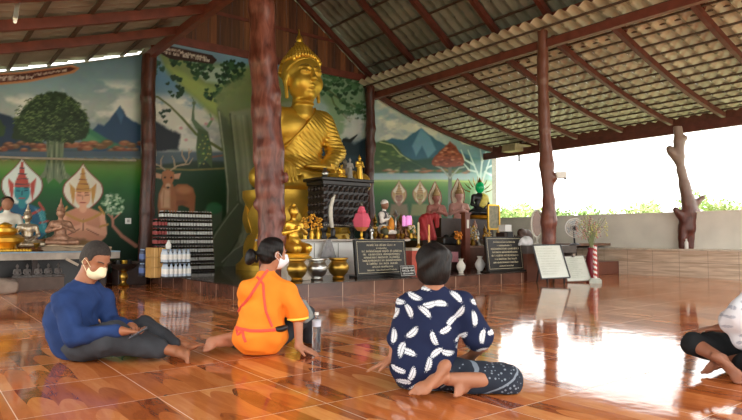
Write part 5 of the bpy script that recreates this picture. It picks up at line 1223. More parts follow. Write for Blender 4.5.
# dried flowers in a dark red vase
c = dep(11.9, 592, 268); zf = .0; c[2] = 0
t = thing('dried_flower_vase', 'tall dark red vase of pale dried flowers beside the striped pole', 'flowers', c)
b = MB().lathe(c, [(.1, 0), (.12, .05), (.13, .3), (.1, .5), (.07, .6), (.09, .66)], 18); b.build('vase', mat('dark_red_vase', '7a1f2c', .3), t, smooth=True)
q = random.Random(14); st_ = MB(); bl = [MB(), MB(), MB(), MB()]
for i in range(46):
    a = q.uniform(0, 6.28); sp = q.uniform(.05, .3); h_ = q.uniform(.35, .68); top = c + (sp * math.cos(a), sp * math.sin(a), .64 + h_)
    st_.tube([c + (0, 0, .6), c + (sp * .3 * math.cos(a), sp * .3 * math.sin(a), .64 + h_ * .5), top], .004, 4, caps=False)
    for k in range(6): bl[i % 4].ell(top + (q.uniform(-.03, .03), q.uniform(-.03, .03), -k * .035), q.uniform(.008, .017), 5)
st_.build('stems', mat('dry_stem', '8a9468', .7), t)
for m, c_ in zip(bl, ('d9a8a0', 'd6cf7a', 'c4d0a8', 'b08a84')): m.build('blossoms', mat('dried_' + c_, c_, .7), t)
# white fan
c = dep(12.1, 574, 245); c[2] = zc
c = on(0, 11.0, 574, 245); c = dep(12.25, 574, 243); c[2] = zc
t = thing('desk_fan', 'white round fan on the dark counter top right of the trunk column', 'fan', c)
h0 = dep(12.25, 574.5, 228); nn = CAMP - h0; nn[2] = 0; nn /= np.linalg.norm(nn); nn = rotz(.3) @ nn; Rf = frame((0, 0, 1), z=nn)
b = MB(); r = .19
for rr_2 in (1.0, .8, .6, .4):
    ring = [h0 + Rf @ np.array((r * rr_2 * math.cos(a), r * rr_2 * math.sin(a), .05 * (1 - rr_2))) for a in np.linspace(0, 2 * math.pi, 33)]; b.tube(ring, .006 if rr_2 < 1 else .013, 6, caps=False)
for k in range(28): a = 2 * math.pi * k / 28; b.tube([h0 + Rf @ np.array((r * math.cos(a), r * math.sin(a), 0)), h0 + Rf @ np.array((.04 * math.cos(a), .04 * math.sin(a), .05))], .003, 4, caps=False)
b.build('cage', WHITE, t)
b = MB().lathe(h0, [(.05, -.14), (.06, -.1), (.05, -.02), (.055, .03), (.03, .06)], 16, M=Rf); b.build('motor', mat('fan_grey', '3a3c40', .4), t, smooth=True)
b = MB()
for k in range(4):
    a = k * math.pi / 2; V_ = [h0 + Rf @ np.array((rr3 * math.cos(a + da), rr3 * math.sin(a + da), z_)) for rr3, da, z_ in ((.04, 0, .0), (.17, -.1, .02), (.17, .75, -.02), (.05, .7, -.01))]; b.prism(V_, Rf @ np.array((0, 0, .004)))
b.build('blades', mat('fan_blade', 'c4ccd0', .4), t)
b = MB().tube([h0 + (0, 0, -.02) - nn * .06, (h0[0], h0[1], zc + .04)], .02, 8); b.lathe((h0[0], h0[1], zc), [(.11, 0), (.11, .02), (.04, .05)], 16); b.build('stand', mat('fan_stand', '2c2a30', .4), t, smooth=True)
# cream hoop mirror, black bag, white box on the counter
c = on(1, 8.2, 537, 240); c = dep(12.0, 537, 240); c[2] = zc
t = thing('oval_mirror', 'cream oval table mirror left of the slim trunk column', 'mirror', c); hc_ = dep(12.0, 537, 224); nn = CAMP - hc_; nn[2] = 0; nn /= np.linalg.norm(nn); Rf = frame((0, 0, 1), z=nn)
ring = [hc_ + Rf @ np.array((.27 * math.cos(a), .11 * math.sin(a), 0)) for a in np.linspace(0, 2 * math.pi, 33)]
MB().tube(ring, .024, 8, caps=False).build('frame', IVORY, t, smooth=True); MB().lathe(hc_, [(.09, -.004), (.09, 0)], 32, M=Rf @ np.diag([2.8, 1.1, 1])).build('glass', mat('mirror_brown', '6d5448', .12, .3), t)
MB().lathe(c, [(.1, 0), (.1, .02), (.03, .05), (.03, max(.06, hc_[2] - .27 - zc))], 14).build('stand', IVORY, t, smooth=True)
c = dep(11.6, 530, 246); c[2] = zc; s = Sdf(.012, .05)
c = np.array((9.75, 7.6, zc)); s.ell(c + (0, 0, .06), (.16, .12, .09)).ell(c + (.05, .02, .12), (.1, .1, .07)).cap(c + (-.12, 0, .1), c + (-.2, 0, .02), .04, .03)
tag(s.build('white_cloth_bag', mat('white_cloth', 'dcdcdc', .8), deform=lambda X, Y, Z: .006 * np.sin(X * 70) * np.sin(Z * 50), cuts=[((0, 0, zc), (0, 0, -1))]), 'crumpled white cloth bag lying on the left end of the counter', 'bag')
c = np.array((9.72, 8.1, zc)); t = thing('speaker_box', 'dark loudspeaker with a white box on top behind the cloth bag', 'speaker', c)
MB().box(c + (-.14, -.1, 0), c + (.14, .12, .26)).build('cabinet', DKB, t, bevel=.01); MB().box(c + (-.06, -.11, .14), c + (.12, .1, .36 - .1 + .02)).build('grille', BLACK, t)
c2 = c + (0, 0, .281); tag(MB().box(c2 + (-.1, -.09, 0), c2 + (.1, .09, .14)).build('white_box', WHITE, bevel=.006), 'small white box on top of the dark loudspeaker', 'box')
# low bench with folded cloths, brown step
t = thing('low_bench', 'low wooden bench right of the dried flowers with blue things underneath', 'bench', dep(12.6, 604, 270) * np.array((1, 1, 0)))
a, b2 = on(1, 8.3, 575, 246), on(1, 8.3, 623, 247)
x0, x1 = a[0], b2[0]; b = MB().box((x0, 8.3, .66), (x1, 8.95, .72)); b.build('bench_top', mat('bench_wood', '7a5a48', .4), t)
for x in (x0 + .05, x1 - .09):
    for y in (8.35, 8.85): MB().box((x, y, 0), (x + .05, y + .05, .66)).build('leg', mat('bench_leg', '5a4a40', .5), t)
MB().box((x0, 8.9, .1), (x1, 8.93, .66)).build('dark_backing', DKB, t); MB().box((x0, 8.3, .38), (x1, 8.9, .4)).build('lower_shelf', mat('bench_wood', '7a5a48', .4), t)
for i, (px, cl, lab) in enumerate(((604, '3a4a78', 'dark blue folded cloth on the lower shelf of the bench, left of its pair'), (613, '4a5f94', 'blue folded cloth on the lower shelf of the bench, right of its pair'))):
    c = on(1, 8.5, px, 256); c[2] = .4; s = Sdf(.012, .04); s.box(c + (0, 0, .05), (.12, .1, .05), rd=.03).ell(c + (.02, 0, .1), (.08, .07, .05)); tag(s.build('folded_cloth', mat('cloth_' + cl, cl, .8), deform=lambda X, Y, Z: .005 * np.sin(X * 80 + Z * 40)), lab, 'cloth')
P1 = on(2, 0, 599, 277); P2 = on(2, 0, 645, 277.5)
a = on(2, 0, 645, 277)
b = MB().box((10.9, 7.75, 0), (13.42, 8.2, .3)); tag(b.build('brown_step', BRW2, bevel=.01), 'long brown tiled step in front of the low bench against the tiled ledge', 'step')
c = on(0, 12.6, 622, 262); c = np.array((12.3, 7.95, .3)); s = Sdf(.01, .02); s.cap(c + (0, 0, .03), c + (.1, -.02, .05), .03, .02).ell(c + (-.03, 0, .05), (.035, .03, .03)); tag(s.build('white_cup', WHITE), 'small white thing lying on the brown step', 'cup')
# plastic bottle on ledge
c = dep(13.35, 686, 250); c[2] = .61; c = on(0, 13.58, 686.5, 249); c[2] = .61
t = thing('water_bottle', 'small white bottle on the tiled ledge at the foot of the forked trunk', 'bottle', c)
MB().lathe(c, [(.035, 0), (.04, .01), (.04, .14), (.015, .19), (.015, .2)], 12).build('bottle_body', mat('milky_plastic', 'e4e2dc', .3, var=.02), t, smooth=True); MB().lathe(c + (0, 0, .2), [(.018, 0), (.018, .025)], 10).build('bottle_cap', WHITE, t)
# ================= drinks, low table and figures on the left =================
b0 = at(160, 269, 11.6)
def bottle_mesh(h, r, body, cap_, label_, parent=None, c=(0, 0, 0), name='bottle'):
    b = MB(); c = np.array(c, float)
    b.lathe(c, [(r * .85, 0), (r, .01), (r, h * .26)], 10, 0); b.lathe(c, [(r * 1.02, h * .2), (r * 1.02, h * .6)], 10, 1); b.lathe(c, [(r, h * .55), (r * .96, h * (.78 if h < .18 else .66)), (r * .5, h * .87), (r * .45, h * .9)], 10, 0); b.lathe(c, [(r * .46, h * .9), (r * .46, h)], 8, 2)
    return b.build(name, [body, label_, cap_], parent, smooth=True)
COLA = mat('dark_drink', '241812', .2, var=.1); CANL = mat('silver_label', 'aaa49e', .35, .4, var=.1); CAPR = mat('red_cap', '9a3a36', .5); CAPS = mat('silver_cap', 'a8a8a4', .3, .5, var=.05)
WAT = mat('water_plastic', 'c4d0dc', .12, var=.06, spec=.7); WLAB = mat('pale_blue_label', '8ea6c4', .4); REDL = mat('red_label', '8a3030', .5)
FILM = mat('dark_tray', '1c1a18', .5)
def pack(name, label, base, nx, ny, h, r, mats_, group, skin=None):
    """a tray of bottles: the outer ones are built, the hidden middle is left out"""
    t = thing(name, label, 'drinks', base, group); first = None; base = np.array(base, float)
    MB().box(base, base + (nx * 2 * r, ny * 2 * r, .02)).build('tray', FILM, t)
    for i in range(nx):
        for j in range(ny):
            if j > 0 and i > 0 : continue
            c = base + (r + i * 2 * r, r + j * 2 * r, .02)
            if first is None: first = bottle_mesh(h, r * .97, *mats_, parent=t, c=c); fl = np.array(first.location); fc = c
            else:
                o = first.copy(); COL.objects.link(o); o.location = [float(v) for v in (fl + c - fc)]
    return t
h_, r_ =   .145, .0268; nx, ny = 6, 4
x0 = at(165, 268, 11.3)[0]; Y0_ = 11.3
pk = pack('bottle_pack', 'bottom row pack', (x0, Y0_, .2), nx, ny, h_, r_, (COLA, CANL, CAPS), 'stacked packs of dark drinks')
rows_ = ['bottom', 'second', 'third', 'fourth', 'fifth', 'sixth', 'topmost']; cols_ = ['left', 'middle', 'right']
for lv in range(7):
    for k in range(3):
        lab = 'shrink-wrapped pack of dark drink bottles, %s layer of the stack, %s column' % (rows_[lv], cols_[k])
        loc = (x0 + k * (nx * 2 * r_ + .012) - .012 * lv, Y0_, .2 + lv * (h_ + .022))
        if lv == 0 and k == 0: pk.location = loc; pk['label'] = lab
        else: dup(pk, loc, lab)
pr = pack('red_bottle_pack', 'pack', (x0 - .28, 11.0, .2), 4, 4, h_, r_, (COLA, REDL, CAPR), 'packs of red-capped drinks')
for lv in range(6):
    lab = 'pack of red-capped dark drinks left of the big stack, %s layer' % rows_[lv]
    if lv == 0: pr['label'] = lab
    else: dup(pr, (x0 - .28, 11.0, .2 + lv * (h_ + .022)), lab)
# front: water packs, yellow cartons, dark blue pack
c = at(165, 276, 9.75)
wp = pack('water_pack', 'clear water bottles, lower pack in front of the dark stack', (c[0], 9.75, .2), 6, 4, .21, .037, (WAT, WLAB, WHITE), 'packs of clear water bottles')
dup(wp, (c[0] - .01, 9.76, .435), 'clear water bottles with blue labels, upper pack in front of the dark stack')
cy = at(151, 274, 9.95)
for i in range(2):
    for j in range(3):
        z = .2 + j * .165; x = cy[0] + i * .125
        t = thing('yellow_carton', 'yellow drink carton, %s of its %s column, left of the water packs' % (['bottom', 'middle', 'top'][j], ['left', 'right'][i]), 'carton', (x + .06, 10.05, z), 'yellow cartons beside the water packs')
        MB().box((x, 9.97, z), (x + .12, 10.25, z + .16)).build('carton_body', mat('yellow_carton', 'b58a4a', .6, var=.08), t, bevel=.004); MB().box((x + .055, 9.968, z), (x + .066, 9.972, z + .16)).build('tape', mat('carton_tape', 'd6b070', .5), t)
cb = at(142, 272, 10.3)
bp = pack('blue_bottle_pack', 'pack', (cb[0], 10.3, .2), 3, 3, .21, .036, (mat('navy_plastic', '2a3450', .3), WLAB, mat('blue_cap', '50669a', .5)), 'packs of navy bottles')
bp['label'] = 'pack of navy blue bottles beside the dark post, lower one'; dup(bp, (cb[0], 10.3, .435), 'pack of navy blue bottles beside the dark post, upper one')
c = at(168.5, 247, 9.9); c[2] = .67; t = thing('white_jar', 'small white jar with a pointed lid standing on the water packs', 'jar', c)
MB().lathe(c, [(.035, 0), (.045, .02), (.045, .07), (.03, .09)], 14).build('jar_body', WHITE, t, smooth=True); MB().lathe(c + (0, 0, .09), [(.035, 0), (.02, .03), (.006, .06)], 12).build('lid', WHITE, t, smooth=True)
# low altar table along the left wall
LZ = .63; YT = 10.9
xa, xb = on(1, YT, -60, 255)[0], on(1, YT, 120, 255)[0]
t = thing('low_altar_table', 'long low weathered wooden table with a blue cloth top along the left mural', 'table', ((xa + xb) / 2, YT + .5, 0))
MB().box((xa, YT, LZ - .13), (xb, YT + .04, LZ - .02)).build('front_board', mat('weathered_board', '9a9084', .6, var=.2, scale=5), t); MB().box((xa, YT + .04, LZ - .08), (xb, 12.1, LZ - .02)).build('table_deck', DKB, t)
MB().box((xa, YT - .02, LZ - .02), (xb, 12.1, LZ)).build('tablecloth', mat('blue_cloth', '7f9cb0', .7, var=.1), t)
for x in (xa + .1, (xa + xb) / 2, xb - .2):
    for y in (YT + .45, 12.0): MB().box((x, y, 0), (x + .08, y + .08, LZ - .08)).build('leg', DKB, t)
MB().box((xa, 11.75, 0), (xb, 11.79, LZ - .08)).build('dark_backing', BLKW, t)  # added dark sheet, standing in for the shade beneath the table
a = on(1, YT - .01, 66, 255); c = on(1, YT - .01, 78, 270); MB().bar((a[0], YT - .02, LZ - .12), (c[0], YT - .02, .4), .04, .02, up=(0, 1, 0)).build('brace', mat('pale_brace', 'b0a08c', .6), t)
# figures on the table
c = on(1, 11.2, 5, 250); c[2] = LZ
t = thing('golden_bowl_stack', 'wide tiered golden bowl at the left edge of the picture on the low table', 'bowl', c)
MB().lathe(c, [(.2, 0), (.22, .03), (.12, .06), (.14, .1), (.26, .16), (.27, .22), (.2, .27)], 26).build('lower_bowl', GOLD2, t, smooth=True); MB().lathe(c + (0, 0, .27), [(.12, 0), (.18, .05), (.17, .1), (.08, .13), (.1, .16), (.03, .2)], 26).build('upper_bowl', GOLD2, t, smooth=True)
c = on(1, 11.8, 6, 250); c[2] = LZ
seated('white_robed_statue', 'seated statue in white robe with dark hair behind the golden bowl', 'statue', c, 1.02, IVORY, yaw=-.1, crown='hair', cm=DKB, head=SKIN, hands='lap', basem=DKB)
c = on(1, 11.3, 27, 250); c[2] = LZ
seated('figurine', 'small gilt and silver crowned figurine in front of the teal painted deity', 'figurine', c, .72, mat('worn_gilt', '9a8058', .35, .7, var=.4, scale=30, col2='c8c0b0'), yaw=-.1, crown='point', hands='lap', basem=BRONZE)
q = random.Random(2); g1 = None
ORD = ['first', 'second', 'third', 'fourth', 'fifth', 'sixth', 'seventh', 'eighth', 'ninth', 'tenth', 'eleventh']
for i in range(11):
    c = on(1, 11.0, 1 + i * 2.9, 251.5); c[2] = LZ
    lab = 'small gilt ball, %s from the left in the row along the low table front' % ORD[i]
    if g1 is None: g1 = MB().lathe(c, [(.02, 0), (.03, .015), (.03, .03), (.015, .05), (.005, .055)], 10).build('gilt_ball', GOLD2, smooth=True); tag(g1, lab, 'ball', 'gilt balls along the low table'); gl = np.array(g1.location); gc = c
    else: o = g1.copy(); COL.objects.link(o); o.location = [float(v) for v in (gl + c - gc)]; o['label'] = lab
for (px, Y, m, h2, lab) in ((16, 11.15, SILVER, .22, 'small silver footed cup right of the golden bowl'), (20, 11.2, BRASS, .16, 'small brass footed cup between the golden bowl and the crowned figurine'), (36, 11.15, BRASS, .14, 'small brass footed cup right of the small crowned figurine'), (40, 11.3, BRONZE, .2, 'small bronze footed cup left of the kneeling statue')):
    c = on(1, Y, px, 251); c[2] = LZ; vase('offering_cup', lab, c, h2, m, [(.3, 0), (.1, .2), (.12, .4), (.4, .7), (.45, 1)], 'cups on the low altar table', 'cup')
c = on(1, 11.35, 72, 250); c[2] = LZ
t = thing('wooden_display_stand', 'pale carved wooden base under the kneeling crowned statue', 'base', c)
MB().prism([c + v for v in ((-.62, -.15, 0), (.62, -.15, 0), (.58, -.15, .06), (.2, -.15, .1), (-.55, -.15, .1), (-.66, -.15, .05))], (0, .42, 0)).build('carved_block', mat('pale_carved_wood', '9c8468', .6), t, bevel=.01)
MB().tube([c + (-.64, -.16, .07), c + (-.3, -.17, .1), c + (0, -.17, .06), (c + (.3, -.17, .1)), c + (.6, -.17, .05)], .016, 8).build('scroll_edge', mat('scroll_wood', 'b49a7c', .6), t, smooth=True)
c2 = on(1, 11.4, 60, 250); c2[2] = LZ + .1
seated('kneeling_statue', 'rose-brown crowned kneeling statue on the pale carved base', 'statue', c2, .8, mat('rose_bronze', 'a07860', .45, .3, var=.25, scale=20), yaw=-.1, crown='point', hands='chest', kneel=False)
# grey dolls on a low shelf beneath the table
MB_ = MB().box((xa + .1, 11.2, 0), (on(1, 11.2, 64, 284)[0], 11.6, .2)); tag(MB_.build('doll_shelf', mat('grey_shelf', '5c4a40', .6)), 'low brown shelf beneath the low table', 'shelf')
dm = mat('grey_plaster_doll', '6d6662', .7, var=.2, scale=12); doll = None; names_ = ['leftmost', 'second from the left', 'middle', 'second from the right', 'rightmost']
for i, px in enumerate((17, 27, 38, 48, 58)):
    c = on(1, 11.32, px, 282); c[2] = .2; lab = 'small grey plaster doll under the low table, %s in its row' % names_[i]
    if doll is None: doll = seated('plaster_doll', lab, 'doll', c, .27, dm, yaw=.3, crown='bun', hands='lap', group='grey dolls under the low table')
    else: dup(doll, c, lab, group='grey dolls under the low table')
c = on(1, 10.75, 3, 290); c[2] = 0; s = Sdf(.02, .05); s.box(c + (0, 0, .1), (.2, .14, .1), rd=.05).ell(c + (-.05, 0, .17), (.15, .12, .06)); tag(s.build('stone_block', mat('pale_rough_stone', '8a7a6c', .8, var=.15), deform=lumps(3, .008, 14)), 'rounded pale stone block on the floor at the left edge below the low table', 'stone')
# pedestal tray
c = on(2, 0, 123.5, 286.5)
t = thing('pedestal_tray', 'dark round offering tray on a golden foot near the dark post', 'tray', c)
MB().lathe(c, [(.09, 0), (.1, .02), (.05, .06), (.04, .1), (.075, .15), (.07, .2), (.04, .25), (.06, .28)], 20).build('foot', BRASS, t, smooth=True); MB().lathe(c + (0, 0, .28), [(.08, 0), (.2, .05), (.23, .12), (.22, .125), (.18, .07)], 24).build('tray', mat('dark_tray_metal', '3a3634', .3, .6), t, smooth=True)
c3 = c + (0, 0, .36)
for i, (dx, dy, m, lab) in enumerate(((-.09, 0, BLACK, 'black cup on the pedestal tray'), (.09, .02, BLACK, 'second black cup on the pedestal tray, to the right'), (.0, -.03, GOLD2, 'small yellow cup in the middle of the pedestal tray'))):
    vase('small_cup', lab, c3 + (dx, dy, -.01), .11, m, [(.3, 0), (.4, .3), (.45, 1)], None, 'cup')
c = on(1, 11.4, 131, 270); tag(MB().box((c[0] - .25, 11.3, 0), (c[0] + .25, 11.7, .42)).build('dark_stool', DKB, bevel=.01), 'low dark stool between the low table and the dark post', 'stool')
# ================= people =================
def skinmat(name, c, c2=None): 
    m = mat(name, c, .5, var=.06, scale=14, spec=.4, bump=.04, bscale=120); b = m.node_tree.nodes['Principled BSDF']; b.inputs['Subsurface Weight'].default_value = .08; b.inputs['Subsurface Radius'].default_value = (.02, .008, .004); b.inputs['Subsurface Scale'].default_value = .5; return m
FH = np.array([_fh[0], _fh[1], 0]); RT = CR.copy(); UPV = np.array([0, 0, 1.])
def dirv(r, f, u): v = RT * r + FH * f + UPV * u; return v / np.linalg.norm(v)
def basis(f, u): f = f / np.linalg.norm(f); u = u - f * (u @ f); u /= np.linalg.norm(u); l = np.cross(u, f); return l, f, u
def head_prims(s, c, f, u, neck, k=1.0):
    l, f, u = basis(f, u); Rm = np.stack([l, f, u], 1); H = lambda a, b, d: c + (l * a + f * b + u * d) * k
    E_ = lambda p, r, **kw: s.ell(H(*p), np.array(r) * k, Rm, **kw)
    E_((0, -.012, .03), (.074, .094, .086)); E_((0, .018, -.03), (.058, .068, .08)); s.cap(H(0, .055, -.09), H(0, .06, -.095), .024 * k, .022 * k, k=.02)
    s.cap(H(0, .086, .02), H(0, .104, -.02), .008 * k, .013 * k, k=.012)
    for q in (-1, 1):
        s.cap(H(q * .012, .078, .03), H(q * .045, .07, .032), .011 * k, .009 * k, k=.012); E_((q * .03, .094, .008), (.014, .012, .009), op='s', k=.01)
        E_((q * .038, .055, -.03), (.022, .025, .025), k=.02); E_((q * .077, -.003, -.005), (.010, .020, .032), k=.008); E_((q * .083, .004, -.003), (.007, .009, .015), k=.005, op='s')
        s.cap(H(q * .012, .086, -.022), H(q * .013, .09, -.024), .008 * k, .008 * k, k=.006)
    E_((0, .084, -.052), (.024, .011, .007), k=.008); E_((0, .081, -.063), (.02, .011, .008), k=.006)
    s.cap(H(0, -.03, -.06), neck, .05 * k, .056 * k, k=.03)
    return H, Rm
def hand_prims(s, w_, d, n, side, curl=.3, spread=.012, k=1.0):
    """w_ wrist, d towards the fingers, n out of the palm, side = +1/-1 where the thumb lies along cross(n, d)"""
    d = d / np.linalg.norm(d); n = n - d * (n @ d); n /= np.linalg.norm(n); a = np.cross(n, d) * side; Rm = np.stack([a, d, n], 1)
    s.box(w_ + d * .048 * k, (.036 * k, .045 * k, .013 * k), Rm, rd=.012, k=.015)
    s.cap(w_ - d * .01, w_ + d * .03 * k, .025 * k, .022 * k, k=.02)
    for i, (off, L_) in enumerate(((.03, .068), (.0105, .076), (-.0095, .07), (-.029, .055))):
        p = w_ + (d * .085 + a * off) * k; th = .25 * curl; dd = d + a * (off * spread * 40)
        dd /= np.linalg.norm(dd); r = .0092 if i < 3 else .008
        for j, f_ in enumerate((.45, .32, .25)):
            q = p + (dd * math.cos(th) + n * math.sin(th)) * L_ * f_ * k * 1.05; s.cap(p, q, r * k, (r - .0008) * k, k=.004); p = q; r -= .0008; th += curl * .9
    p = w_ + (d * .02 + a * .028) * k; q = p + (d * .035 + a * .03 + n * .01) * k; s.cap(p, q, .014 * k, .011 * k, k=.012); p2 = q + (d * .03 + a * .008 + n * .012 * (1 + curl)) * k; s.cap(q, p2, .011 * k, .0085 * k, k=.004)
def foot_prims(s, ank, t, dn, side, k=1.0):
    """ank ankle, t towards the toes, dn out of the sole, side: big toe along cross(dn, t)*side"""
    t = t / np.linalg.norm(t); dn = dn - t * (dn @ t); dn /= np.linalg.norm(dn); a = np.cross(dn, t) * side; Rm = np.stack([a, t, dn], 1)
    s.ell(ank + (dn * .045 - t * .03) * k, np.array((.031, .04, .034)) * k, Rm, k=.02)
    s.cap(ank, ank + (dn * .03 + t * .06) * k, .036 * k, .03 * k, k=.02); s.cap(ank + (dn * .03 + t * .06) * k, ank + (dn * .055 + t * .12 + a * .008) * k, .03 * k, .022 * k, k=.02)
    s.cap(ank + (dn * .056 - t * .02 - a * .012) * k, ank + (dn * .062 + t * .11 - a * .024) * k, .022 * k, .018 * k, k=.02)
    s.ell(ank + (dn * .06 + t * .125) * k, np.array((.043, .03, .018)) * k, Rm, k=.015)
    for q in (-1, 1): s.ell(ank + a * q * .03 * k + dn * .002, np.array((.011, .014, .014)) * k, Rm, k=.01)
    for i, (off, L_, r) in enumerate(((.032, .04, .0135), (.012, .038, .0095), (-.005, .034, .009), (-.02, .028, .0085), (-.033, .022, .008))):
        b0_ = ank + (dn * .06 + t * (.138 - .006 * i) + a * off) * k; m_ = b0_ + (t * L_ * .6 - dn * .004) * k; e_ = m_ + (t * L_ * .45 + dn * .005) * k
        s.cap(b0_, m_, r * k, r * .9 * k, k=.006); s.cap(m_, e_, r * .95 * k, r * .9 * k, k=.003)
def wrinkle(amp, f, seed, ext=None):
    r = random.Random(seed); p = [r.uniform(0, 6) for _ in range(6)]; a = [r.uniform(.5, 1) for _ in range(6)]
    def fn(X, Y, Z):
        u = X * f * a[0] + Z * f * a[1] + 1.7 * np.sin(Y * f * .5 + p[0]); v = Y * f * a[2] - Z * f * .8 * a[3] + 1.5 * np.sin(X * f * .6 + p[1])
        return amp * (np.sin(u + p[2]) * .6 + np.sin(v + p[3]) * .6 + .4 * np.sin(u * 1.9 + v * 1.3 + p[4]))
    return fn
def eyes(H, head, k=1.0):
    for q in (-1, 1):
        MB().ell(H(q * .031, .079, .009), .0105 * k, 8).build('eye', mat('eye_dark', '2a1c18', .2, var=0), head, smooth=True)
def brows(H, par):
    b = MB()
    for q in (-1, 1): b.tube([H(q * .014, .092, .033), H(q * .032, .088, .04), H(q * .052, .073, .036)], .0035, 5)
    b.build('eyebrows', mat('hair_black', '15110f', .5, var=.2, scale=60), par)
def hair_mat(name, c1, c2):
    m = bpy.data.materials.new(name); m.use_nodes = True; n = m.node_tree; b = n.nodes['Principled BSDF']; L = n.links.new
    tc = n.nodes.new('ShaderNodeTexCoord'); mp = n.nodes.new('ShaderNodeMapping'); mp.inputs['Scale'].default_value = (110, 110, 9); L(tc.outputs['Object'], mp.inputs[0])
    nz = n.nodes.new('ShaderNodeTexNoise'); nz.inputs['Scale'].default_value = 1.4; nz.inputs['Detail'].default_value = 3; L(mp.outputs[0], nz.inputs['Vector'])
    cr = n.nodes.new('ShaderNodeValToRGB'); cr.color_ramp.elements[0].position = .4; cr.color_ramp.elements[1].position = .75; cr.color_ramp.elements[0].color = lin(c1); cr.color_ramp.elements[1].color = lin(c2)
    L(nz.outputs['Fac'], cr.inputs[0]); L(cr.outputs[0], b.inputs['Base Color']); b.inputs['Roughness'].default_value = .5; b.inputs['Specular IOR Level'].default_value = .25
    bn = n.nodes.new('ShaderNodeBump'); bn.inputs['Strength'].default_value = .35; bn.inputs['Distance'].default_value = .004; L(nz.outputs['Fac'], bn.inputs['Height']); L(bn.outputs[0], b.inputs['Normal'])
    return m
HAIR = hair_mat('black_hair', '0c0a0a', '241e1c')
def mask_mesh(H, par, m, earH=True, k=1.0):
    """folded face mask over nose and chin with ear loops"""
    s = Sdf(.005, .012); c = H(0, .06, -.045); return c
# ---- man in blue ----
def fabric(name, c, var=.1, sc=10): return mat(name, c, .85, var=var, scale=sc, spec=.2, bump=.12, bscale=160)
SK1 = skinmat('tan_skin', '9a6446'); SK2 = skinmat('light_tan_skin', 'b07a5e'); SK3 = skinmat('warm_brown_skin', 'a06c50'); SK4 = skinmat('brown_skin', '8f5f48')
D1 = 4.25; J = lambda x, y, dd=0: dep(D1 + dd, x + 5, y)
def facemask(H, Rm, par, m, k=1.0):
    l, f, u = Rm[:, 0], Rm[:, 1], Rm[:, 2]
    s = Sdf(.0045, .012); s.ell(H(0, .03, -.05), np.array((.067, .078, .066)) * k, Rm).cap(H(0, .094, -.002), H(0, .104, -.04), .02 * k, .024 * k, k=.03)
    o = s.build('face_mask', m, par, cuts=[(H(0, .028, -.0), -f), (H(0, .1, .008), u * .97 - f * .2), (H(0, .0, -.125), -u)])
    b = MB()
    for q in (-1, 1): b.tube([H(q * .062, .045, -.02), H(q * .078, .015, .005), H(q * .084, -.012, .012), H(q * .084, -.02, -.02), H(q * .076, .01, -.04), H(q * .06, .04, -.07)], .0022, 5, caps=False)
    b.build('ear_loops', m, o); return o
p1 = thing('person', 'man in blue long-sleeved top sitting on the floor, looking down at a phone', 'person', J(76, 357) * np.array((1, 1, 0)))
hf = dirv(.76, -.42, -.5); hu = dirv(.5, -.2, .85)
hc1 = J(91, 261, -.02); nk = J(80, 282, .0)
s = Sdf(.007, .025); H, Rm = head_prims(s, hc1, hf, hu, nk, 1.06)
shR, shL = J(60, 301, -.12), J(98, 299, .12); pel = J(72, 341, .03)
s.ell(pel, (.15, .15, .12)).cap(pel, J(65, 318, .02), .13, .13, k=.06).cap(J(65, 318, .02), J(76, 297, 0), .13, .1, k=.06).cap(shR, shL, .055, .055, k=.05).cap(J(76, 297), nk, .08, .058, k=.04)
elR, wrR = J(68, 337, -.2), J(117, 331, -.22); elL, wrL = J(106, 322, .12), J(127, 327, -.06)
s.cap(shR, elR, .05, .04, k=.02).cap(elR, wrR, .04, .027, k=.01); s.cap(shL, elL, .05, .04, k=.02).cap(elL, wrL, .04, .027, k=.01)
hand_prims(s, wrR, dirv(.9, .25, -.15), dirv(.1, .3, .8), 1, .75); hand_prims(s, wrL, dirv(.5, -.8, -.2), dirv(-.1, .0, .9), -1, .8)
knR, anR = J(108, 338, -.14), J(170, 351, -.05); knL, anL = J(139, 327, .16), J(171, 343, .14)
hpR, hpL = J(78, 345, -.06), J(84, 343, .13)
for a, b_, c in ((hpR, knR, anR), (hpL, knL, anL)): s.cap(a, b_, .08, .055, k=.03).cap(b_, c, .052, .034, k=.01)
foot_prims(s, anR, dirv(.45, -.8, -.1), dirv(.85, .45, -.1), 1, .95); foot_prims(s, anL, dirv(.9, -.1, .25), dirv(.3, -.1, -.9), -1, 1.0)
body1 = s.build('body', SK1, p1, cuts=[((0, 0, .002), (0, 0, -1))])
brows(H, body1); facemask(H, Rm, p1, mat('cream_mask', 'ece2bc', .7, var=.02), 1.0)
s = Sdf(.007, .02); s.ell(H(0, -.022, .04), np.array((.084, .1, .09)) * 1.06, Rm).ell(H(0, -.06, -.01), np.array((.07, .06, .07)) * 1.06, Rm)
s.box(H(0, .12, -.02), (.09, .09, .1), Rm, rd=.03, op='s', k=.01)
s.build('hair', mat('cropped_hair', '2a2420', .8, var=.4, scale=90, bump=.4, bscale=200), body1, cuts=[(H(0, 0, -.06), -Rm[:, 2]), (H(0, .0, -.015), Rm[:, 1] * .8 - Rm[:, 2] * .75)])
BLUE = fabric('blue_cloth_top', '243863', .22, 6)
s = Sdf(.008, .04)
s.ell(J(73, 338, .03), (.175, .175, .13)).cap(pel, J(65, 318, .02), .155, .158, k=.06).cap(J(65, 318, .02), J(77, 297, 0), .158, .12, k=.06).cap(shR, shL, .078, .072, k=.05).cap(J(77, 297), J(80, 284), .1, .07, k=.03).cap(J(80, 287), shR, .066, .07, k=.05).cap(J(81, 288), shL, .06, .066, k=.05)
s.cap(shR, elR, .075, .068, k=.02).cap(elR, J(111, 331, -.22), .064, .046, k=.02); s.cap(shL, elL, .072, .062, k=.02).cap(elL, J(123, 326, -.03), .058, .042, k=.02)
